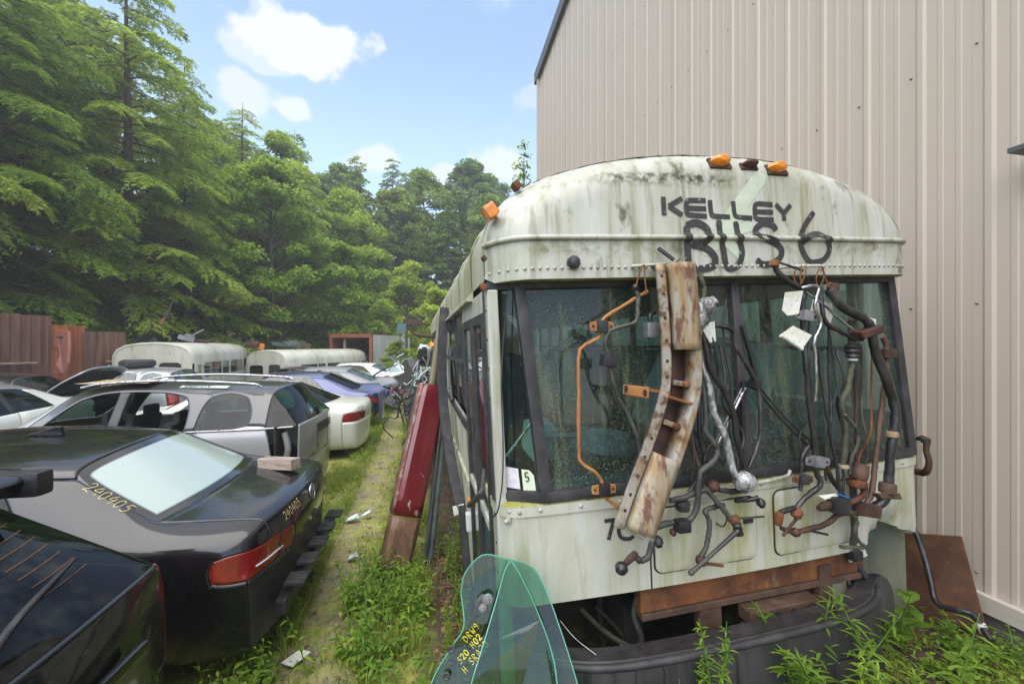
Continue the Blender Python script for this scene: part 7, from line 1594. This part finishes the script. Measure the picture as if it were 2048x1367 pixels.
o = MB().box((0.311, 26.534, 3.472), (2.6, .3, .32), rot=(0, R(3), .1)).build('rusty_girder', m_rustdark, None, bevel=.02); tag(o, 'dark rusty girder above the bushes at the path end', 'girder')
for i in range(2): MB().box(tuple(Vector((0.311, 26.534, 3.472))+Vector((-1.1+2.2*i, .1, -1.5))), (.15, .15, 3.0)).build('girder_leg', m_rustdark, o)
for i, (q, s, rt_, mt, lb, c_) in enumerate((((-1.025, 14.621, 0.450), (.9, .6, .4), (.2, .2, .3), m_rustdark, 'rusty axle scrap at the path edge beyond the blue sedan', 'axle scrap'), ((-0.880, 16.049, 1.101), (1.1, .7, .06), (.15, -.25, .4), m_junkwhite, 'cream hood panel lying on the pale wreck', 'hood panel'), ((-1.107, 14.051, 0.802), (.5, .8, .12), (.3, .1, .2), m_rust, 'brown crumpled sheet behind the blue sedan tail', 'metal sheet'), ((-1.036, 13.524, 0.424), (.6, .25, .25), (0, .4, .8), m_alu, 'silver bumper piece on the ground behind the blue sedan', 'bumper piece'))):
    b_ = MB().box(q, s, rot=rt_, bev=.03); b_.box(tuple(Vector(q)+Vector((.1, .1, .1))), (s[0]*.4, s[1]*.4, .3), rot=(rt_[0]+.5, .6, .2), bev=.02); b_.tube([tuple(Vector(q)+Vector((-.3, 0, .1))), tuple(Vector(q)+Vector((.1, .2, .3))), tuple(Vector(q)+Vector((.5, .1, .0)))], .03, 6)
    tag(b_.build('yard_scrap', mt, None, 45), lb, c_, 'scrap strewn behind the wrecks')
o = MB().tube([(-1.539, 14.861, 1.068), (-1.173, 14.884, 1.295), (-0.719, 14.888, 1.458)], [.03, .035, .02], 6).build('bent_pillar', m_blackplastic, None, 60); tag(o, 'long black bent strip rising off the grey wreck', 'trim strip')
# litter on the path
def sheet(px_pts, label, mat, name='paper_sheet'):
    o = MB().prism(px_pts, (0, 0, .004)).build(name, mat, None); return tag(o, label, 'paper' if 'paper' in label else 'litter')
sheet([(-0.889, 3.051, 0.020), (-0.805, 2.997, 0.020), (-0.718, 3.102, 0.030), (-0.797, 3.141, 0.035)], 'crumpled white paper sheet lying on the dirt path', m_tagpaper)

# ------------------------------------------------------------ weeds, grass, gravel
def leaf_strip(base, d, up, L_, w, bend, V_, F_):
    """one pointed leaf of two folded quads pairs"""
    d = unit(np.array(d)); s = np.cross(d, up); s = s/max(np.linalg.norm(s), 1e-6); o = len(V_)
    for t, ww in ((0, .12), (.33, 1.), (.68, .75), (1, .04)):
        p = base+d*L_*t+np.array([0, 0, -bend*t*t*L_])
        V_ += [p-s*w*ww*.5+np.array([0, 0, .12*w*ww]), p+s*w*ww*.5+np.array([0, 0, .12*w*ww])]
    for i in range(3): F_.append((o+2*i, o+2*i+1, o+2*i+3, o+2*i+2))
def weed_proto(name, seed, h, nleaf, L_, w, nst=1, spread=.1, bend=.45, whorl=False):
    rs = np.random.default_rng(seed); V_, F_ = [], []; st_ = MB()
    for k in range(nst):
        az = rs.uniform(0, 6.28); lean = spread*rs.uniform(.3, 1); hh = h*rs.uniform(.65, 1.1); b0 = np.array([rs.normal(0, .35*spread), rs.normal(0, .35*spread), 0])
        top = b0+np.array([math.cos(az)*lean, math.sin(az)*lean, hh]); mid = (b0+top)/2+rs.normal(0, .012, 3)
        st_.tube([tuple(b0), tuple(mid), tuple(top)], [.0042, .0034, .0015], 5, 4)
        P = smooth_path([tuple(b0), tuple(mid), tuple(top)], 8)
        for i in range(nleaf):
            t = .12+.88*(i+rs.random()*.5)/nleaf; p = np.array(P[min(int(t*(len(P)-1)), len(P)-1)]); a = i*2.4+rs.normal(0, .3); sz = (1-.45*t)*rs.uniform(.75, 1.15)
            leaf_strip(p, (math.cos(a), math.sin(a), rs.uniform(.15, .75)), np.array([0, 0, 1.]), L_*sz, w*sz, bend*rs.uniform(.5, 1.4), V_, F_)
    root = empty(name); st_.build('stem', m_weed, root, 60); raw_mesh('leaves', np.array(V_), np.array(F_), m_weed, root, True); return root
WA = weed_proto('leafy_weed', 1, .42, 12, .12, .030, 7, .20)
WB_ = weed_proto('leafy_weed', 2, .34, 10, .10, .032, 8, .22)
WC = weed_proto('leafy_weed', 3, .55, 15, .11, .022, 4, .16)
WG = weed_proto('willow_leaf_weed', 4, .52, 46, .125, .019, 8, .34, .35)
WT = weed_proto('tall_weed', 5, .60, 60, .06, .014, 4, .06, .3)
WP = weed_proto('broad_leaf_plant', 6, .40, 7, .15, .085, 2, .12, .25)
WS = weed_proto('seedling_plant', 7, .20, 8, .075, .050, 6, .16, .3)
wused = set()
def weed(proto, x, y, s, rz, label, group=None, cat='weed', z=None):
    o = proto if proto.name not in wused else copy_tree(proto); wused.add(proto.name)
    o.location = (x, y, (gz(x, y) if z is None else z)-.01); o.scale = (s, s, s); o.rotation_euler = (0, 0, rz); tag(o, label, cat, group); return o
rw = random.Random(8)
g1 = 'leafy weeds at the foot of the red panel'
for i in range(15): weed([WA, WB_, WC][i % 3], rw.uniform(-.52, .02), rw.uniform(2.75, 4.0), rw.uniform(.75, 1.15), rw.uniform(0, 6), 'lush leafy weed clump at the foot of the red panel', g1)
g2 = 'weeds along the black sedan tail'
for i in range(9): weed([WC, WB_, WA][i % 3], -1.0+rw.uniform(-.10, .10), 2.45+i*.2+rw.uniform(-.1, .1), rw.uniform(.5, .85), rw.uniform(0, 6), 'leafy weed growing along the black sedan tail', g2)
g3 = 'weeds in the gap beside the bus door'
for i in range(6): weed([WC, WT][i % 2], rw.uniform(.18, .34), rw.uniform(2.6, 4.4), rw.uniform(.6, .95), rw.uniform(0, 6), 'thin weed in the dark gap between red panel and bus door', g3)
weed(WT, 1.15, 1.49, 1.2, .4, 'tall slender seeding weed in front of the bus bumper', z=.38); weed(WC, .99, 1.44, .85, 2, 'willowy weed at the base of the slender seeding weed', z=.36)
weed(WC, 1.24, 1.42, .72, 4, 'small willowy weed right of the slender seeding weed', z=.36)
weed(WG, 1.72, 1.43, 1.12, .3, 'feathery bright green weed before the bumper end', z=.44); weed(WG, 1.90, 1.32, .85, 2.3, 'second feathery weed drooping at the frame bottom', z=.44)
weed(WP, 2.66, 1.84, 1.1, 1.0, 'broad oval-leaved plant in front of the rusty plate'); weed(WS, 2.86, 1.76, 1.0, 0, 'light green seedlings under the marked black bar', cat='seedling'); weed(WS, 2.60, 1.66, .9, 2, 'seedlings between bumper end and rusty plate', cat='seedling')
weed(WS, 1.75, 1.33, .9, 1.4, 'yellowish seedlings at the bottom frame below the bumper', cat='seedling', z=.42); weed(WS, 3.0, 1.62, .8, 3, 'small seedlings beside the building foundation', cat='seedling')
weed(WP, -.02, 2.42, .62, .2, 'broad drooping dock leaves at the path edge bottom', cat='weed')
for pr_ in (WA, WB_, WC, WS):   # masses of the same weeds further off
    pass
# uncountable weeds and grass
rs = np.random.default_rng(77)
def blades(n, xs, ys, hmin, hmax, wd, lean=.5):
    z = ground_z(xs, ys); az = rs.uniform(0, 6.283, n); h_ = rs.uniform(hmin, hmax, n); ln = h_*rs.uniform(.1, lean*1.6, n)
    dx, dy = np.cos(az), np.sin(az); V_ = np.empty((n, 6, 3), np.float32); px, py = -dy*wd*.5, dx*wd*.5
    for k, (t, ww) in enumerate(((0, 1), (.55, .8), (1, .12))):
        cx, cy, cz = xs+dx*ln*t*t, ys+dy*ln*t*t, z+h_*t-.004
        V_[:, 2*k] = np.stack([cx-px*ww, cy-py*ww, cz], -1); V_[:, 2*k+1] = np.stack([cx+px*ww, cy+py*ww, cz], -1)
    i = np.arange(n)[:, None]*6; return V_.reshape(-1, 3), np.concatenate([i+[0, 1, 3, 2], i+[2, 3, 5, 4]])
def patchy(x, y): return np.sin(x*5.1+1.3)*np.sin(y*3.7+.4)+.6*np.sin(x*11+y*7)+.4*np.sin(y*13-x*4)
def scatter(n, x0, x1, y0, y1, keep):
    x = rs.uniform(x0, x1, n); y = y0+(y1-y0)*rs.random(n)**1.5; k = keep(x, y) & ~((x > .02+.08*np.sin(y*5)) & (x < .6) & (rs.random(n) < .93)); return x[k], y[k]
VV, FF, off = [], [], 0
def addb(v, f):
    global off
    VV.append(v); FF.append(f+off); off += len(v)
pathx = lambda y: -.68+.07*np.sin(y*.9)
x, y = scatter(130000, -1.5, .55, 1.6, 17, lambda x, y: rs.random(len(x)) < np.clip((np.abs(x-pathx(y))-.06)/.34, .10, 1)*np.clip(.60+.45*patchy(x, y), .08, 1)); addb(*blades(len(x), x, y, .018, .065, .0065, .8))
x, y = scatter(9000, -1.35, -.86, 2.2, 14, lambda x, y: patchy(x, y) > -.3); addb(*blades(len(x), x, y, .05, .19, .008, .7))
x, y = scatter(10000, -.36, .25, 2.3, 14, lambda x, y: patchy(x, y) > -.2); addb(*blades(len(x), x, y, .05, .18, .008, .7))
x, y = scatter(12000, 2.35, 3.18, 1.05, 2.6, lambda x, y: patchy(x*1.3, y*1.4) > .1); addb(*blades(len(x), x, y, .02, .07, .005, .8))
x, y = scatter(16000, -7, .4, 9, 26, lambda x, y: (np.abs(x-pathx(y)) > .3)); addb(*blades(len(x), x, y, .05, .22, .016, .7))
gr = raw_mesh('grass', np.concatenate(VV), np.concatenate(FF), m_grass); tag(gr, 'short yellow-green grass and moss along the dirt path', 'grass', kind='stuff')
V_, F_ = [], []
def sprig(x, y, s):
    z = gz(x, y); n = rs.integers(4, 8)
    for i in range(n):
        a = rs.uniform(0, 6.28); h_ = rs.uniform(.02, .16)*s
        leaf_strip(np.array([x+rs.normal(0, .02), y+rs.normal(0, .02), z+h_]), (math.cos(a), math.sin(a), rs.uniform(-.1, .6)), np.array([0, 0, 1.]), rs.uniform(.035, .085)*s, rs.uniform(.014, .032)*s, .4, V_, F_)
for i in range(1500):
    y = 1.9+13*rs.random()**1.7; side = rs.random()
    x = rs.uniform(-1.2, -.88) if side < .36 else (rs.uniform(-.42, .06) if side < .85 else rs.uniform(-.9, -.4)); sprig(x, y, rs.uniform(.6, 1.2)*(1 if side < .85 else .5))
for i in range(380): sprig(rs.uniform(2.3, 3.15), rs.uniform(1.1, 2.5), rs.uniform(.4, .8))
for i in range(350): sprig(rs.uniform(-6, .2), rs.uniform(14, 25), rs.uniform(1.5, 3.5))
wd_ = raw_mesh('weeds', np.array(V_), np.array(F_), m_weed, None, True); tag(wd_, 'low leafy ground weeds on both sides of the path', 'weeds', kind='stuff')
# forest undergrowth
Cs, Us, Ws = [], [], []
for i in range(420):
    x = rs.uniform(-19, 3.5); y = rs.uniform(20, 40) if x > -9 else rs.uniform(12, 36)
    if x > -9 and y < 25.5+.0*x: continue
    if x > -10.5 and y < 23: continue
    n = 130; R_ = rs.uniform(.5, 1.1); X = unit(rs.normal(0, 1, (n, 3)))*(rs.random((n, 1))**.5)*R_; X[:, 2] = np.abs(X[:, 2])*.9
    u = unit(rs.normal(0, 1, (n, 3))*[1, 1, .5]-[0, 0, .2]); w = unit(np.cross(u, np.array([0, 0, 1.])+rs.normal(0, .4, (n, 3)))); ln = rs.uniform(.06, .13, (n, 1))
    Cs.append(np.array([x, y, gz(x, y)])+X); Us.append(u*ln); Ws.append(w*ln*.5)
Vv, Ff = quads_from(np.concatenate(Cs), np.concatenate(Us), np.concatenate(Ws)); o = raw_mesh('undergrowth', Vv, Ff, m_broad); tag(o, 'dense green undergrowth on the forest floor', 'undergrowth', kind='stuff')
# stones and brown leaves on the path
b_ = MB()
for i in range(1500):
    y = 1.9+9*rs.random()**1.6; x = pathx(y)+rs.normal(0, .20); r_ = .003+.013*rs.random()**3; z = gz(x, y)
    b_.lathe([(r_*.5, -r_*.4), (r_, 0), (r_*.6, r_*.5)], (x, y, z), tuple(rs.normal(0, .3, 3)+[0, 0, 1]), 5)
o = b_.build('gravel', material('pebbles', (.30, .27, .23), .8, 0, [((.16, .13, .10), 9., .45, .6, .9, 2), ((.48, .46, .42), 5., .6, .66, .9, 2)]), None); tag(o, 'small stones scattered on the dirt path', 'gravel', kind='stuff')
V_, F_ = [], []
for i in range(900):
    if i < 420: x, y = rs.uniform(.15, .5), rs.uniform(2.0, 4.6)
    elif i < 700: x, y = rs.uniform(2.3, 3.2), rs.uniform(1.0, 2.5)
    else: x, y = rs.uniform(-1., .3), 2+6*rs.random()**1.5
    a = rs.uniform(0, 6.28); leaf_strip(np.array([x, y, gz(x, y)+.006]), (math.cos(a), math.sin(a), rs.normal(0, .15)), np.array([rs.normal(0, .3), rs.normal(0, .3), 1.]), rs.uniform(.03, .07), rs.uniform(.02, .04), .2, V_, F_)
o = raw_mesh('fallen_leaves', np.array(V_), np.array(F_), material('dead_leaf', (.15, .075, .035), .8, 0, [((.28, .17, .08), 3., .45, .6, .9, 3), ((.07, .04, .025), 2., .55, .65, .8, 3)])); tag(o, 'dead brown leaves on the soil beside the bus', 'fallen leaves', kind='stuff')
for (q, s, lb) in (((-0.778, 5.330, 0.030), .09, 'grey plastic shard half hidden in weeds left of the red panel'), ((-0.619, 5.421, 0.040), .07, 'white plastic scrap in the weeds by the path'), ((-1.414, 8.749, 0.020), .06, 'pale litter scrap far up the path'), ((0.002, 3.542, 0.050), .05, 'white litter bit at the foot of the green grey panel'), ((-0.636, 4.359, 0.020), .06, 'flat pale stone-like scrap at the path edge')):
    b_ = MB(); n = 6; b_.prism([tuple(Vector(q)+Vector((s*math.cos(a)*rs.uniform(.6, 1.2), s*math.sin(a)*rs.uniform(.5, 1.1), .02+.03*math.sin(a*1.5)))) for a in np.linspace(0, 6.28, n+1)[:-1]], (0, 0, .006)); tag(b_.build('litter_piece', m_junkwhite, None), lb, 'litter', 'litter along the path')

b_ = MB()
for i in range(120):
    y = 1.9+8*rs.random()**1.5; x = rs.uniform(-1.1, .3); a = rs.uniform(0, 6.28); L2 = rs.uniform(.05, .22); z = gz(x, y)+.008
    b_.tube([(x, y, z), (x+math.cos(a)*L2*.5, y+math.sin(a)*L2*.5, z+.012), (x+math.cos(a+.3)*L2, y+math.sin(a+.3)*L2, z+.004)], [.0028, .0022, .0012], 4, 2)
o = b_.build('twig_litter', m_twig, None); tag(o, 'thin dead twigs and stems lying on the path', 'twigs', kind='stuff')
# shrubs by the container, sapling at the building corner
def shrub(x, y, s, rz, label): o = copy_tree(B3); o.name = 'leafy_shrub'; o.location = (x, y, gz(x, y)-.1); o.scale = (s, s, s*.8); o.rotation_euler = (0, 0, rz); tag(o, label, 'shrub', 'shrubs around the yard end'); return o
shrub(-5.6, 24.6, .30, 1, 'leafy shrub between the white bus end and the cargo box'); shrub(-1.35, 25.2, .34, 2, 'leafy shrub right of the cargo box side'); shrub(-.1, 22.5, .26, 3, 'low shrub at the far end of the path'); shrub(-3.6, 25.6, .20, 4, 'vine-like shrub growing into the open cargo box'); shrub(.9, 20., .30, 5, 'shrub hugging the far side of the bus'); shrub(-4.6, 26.6, .26, .6, 'shrub at the left post of the cargo box')
sap = tree_proto('sapling_tree', broad_mesh(71, 9.2, .55, 30, .07, 16, .45), m_broad); sap.scale = (.8, .8, .93); sap.location = (3.12, 12.6, 0); tag(sap, 'slender sapling beside the far corner of the beige building', 'tree')

# ------------------------------------------------------------ damp air
hm = bpy.data.materials.new('damp_air'); hm.use_nodes = True; hm.node_tree.nodes.clear()
ho_ = hm.node_tree.nodes.new('ShaderNodeOutputMaterial'); pv = hm.node_tree.nodes.new('ShaderNodeVolumePrincipled'); pv.inputs['Color'].default_value = (.93, .95, .97, 1); pv.inputs['Density'].default_value = .0028
pv.inputs['Anisotropy'].default_value = .2
hm.node_tree.links.new(pv.outputs[0], ho_.inputs['Volume'])
hz_o = MB().box((0, 40, 23), (300, 300, 50)).build('haze', hm, None); tag(hz_o, 'thin damp haze hanging over the yard and wood', 'haze', kind='stuff')
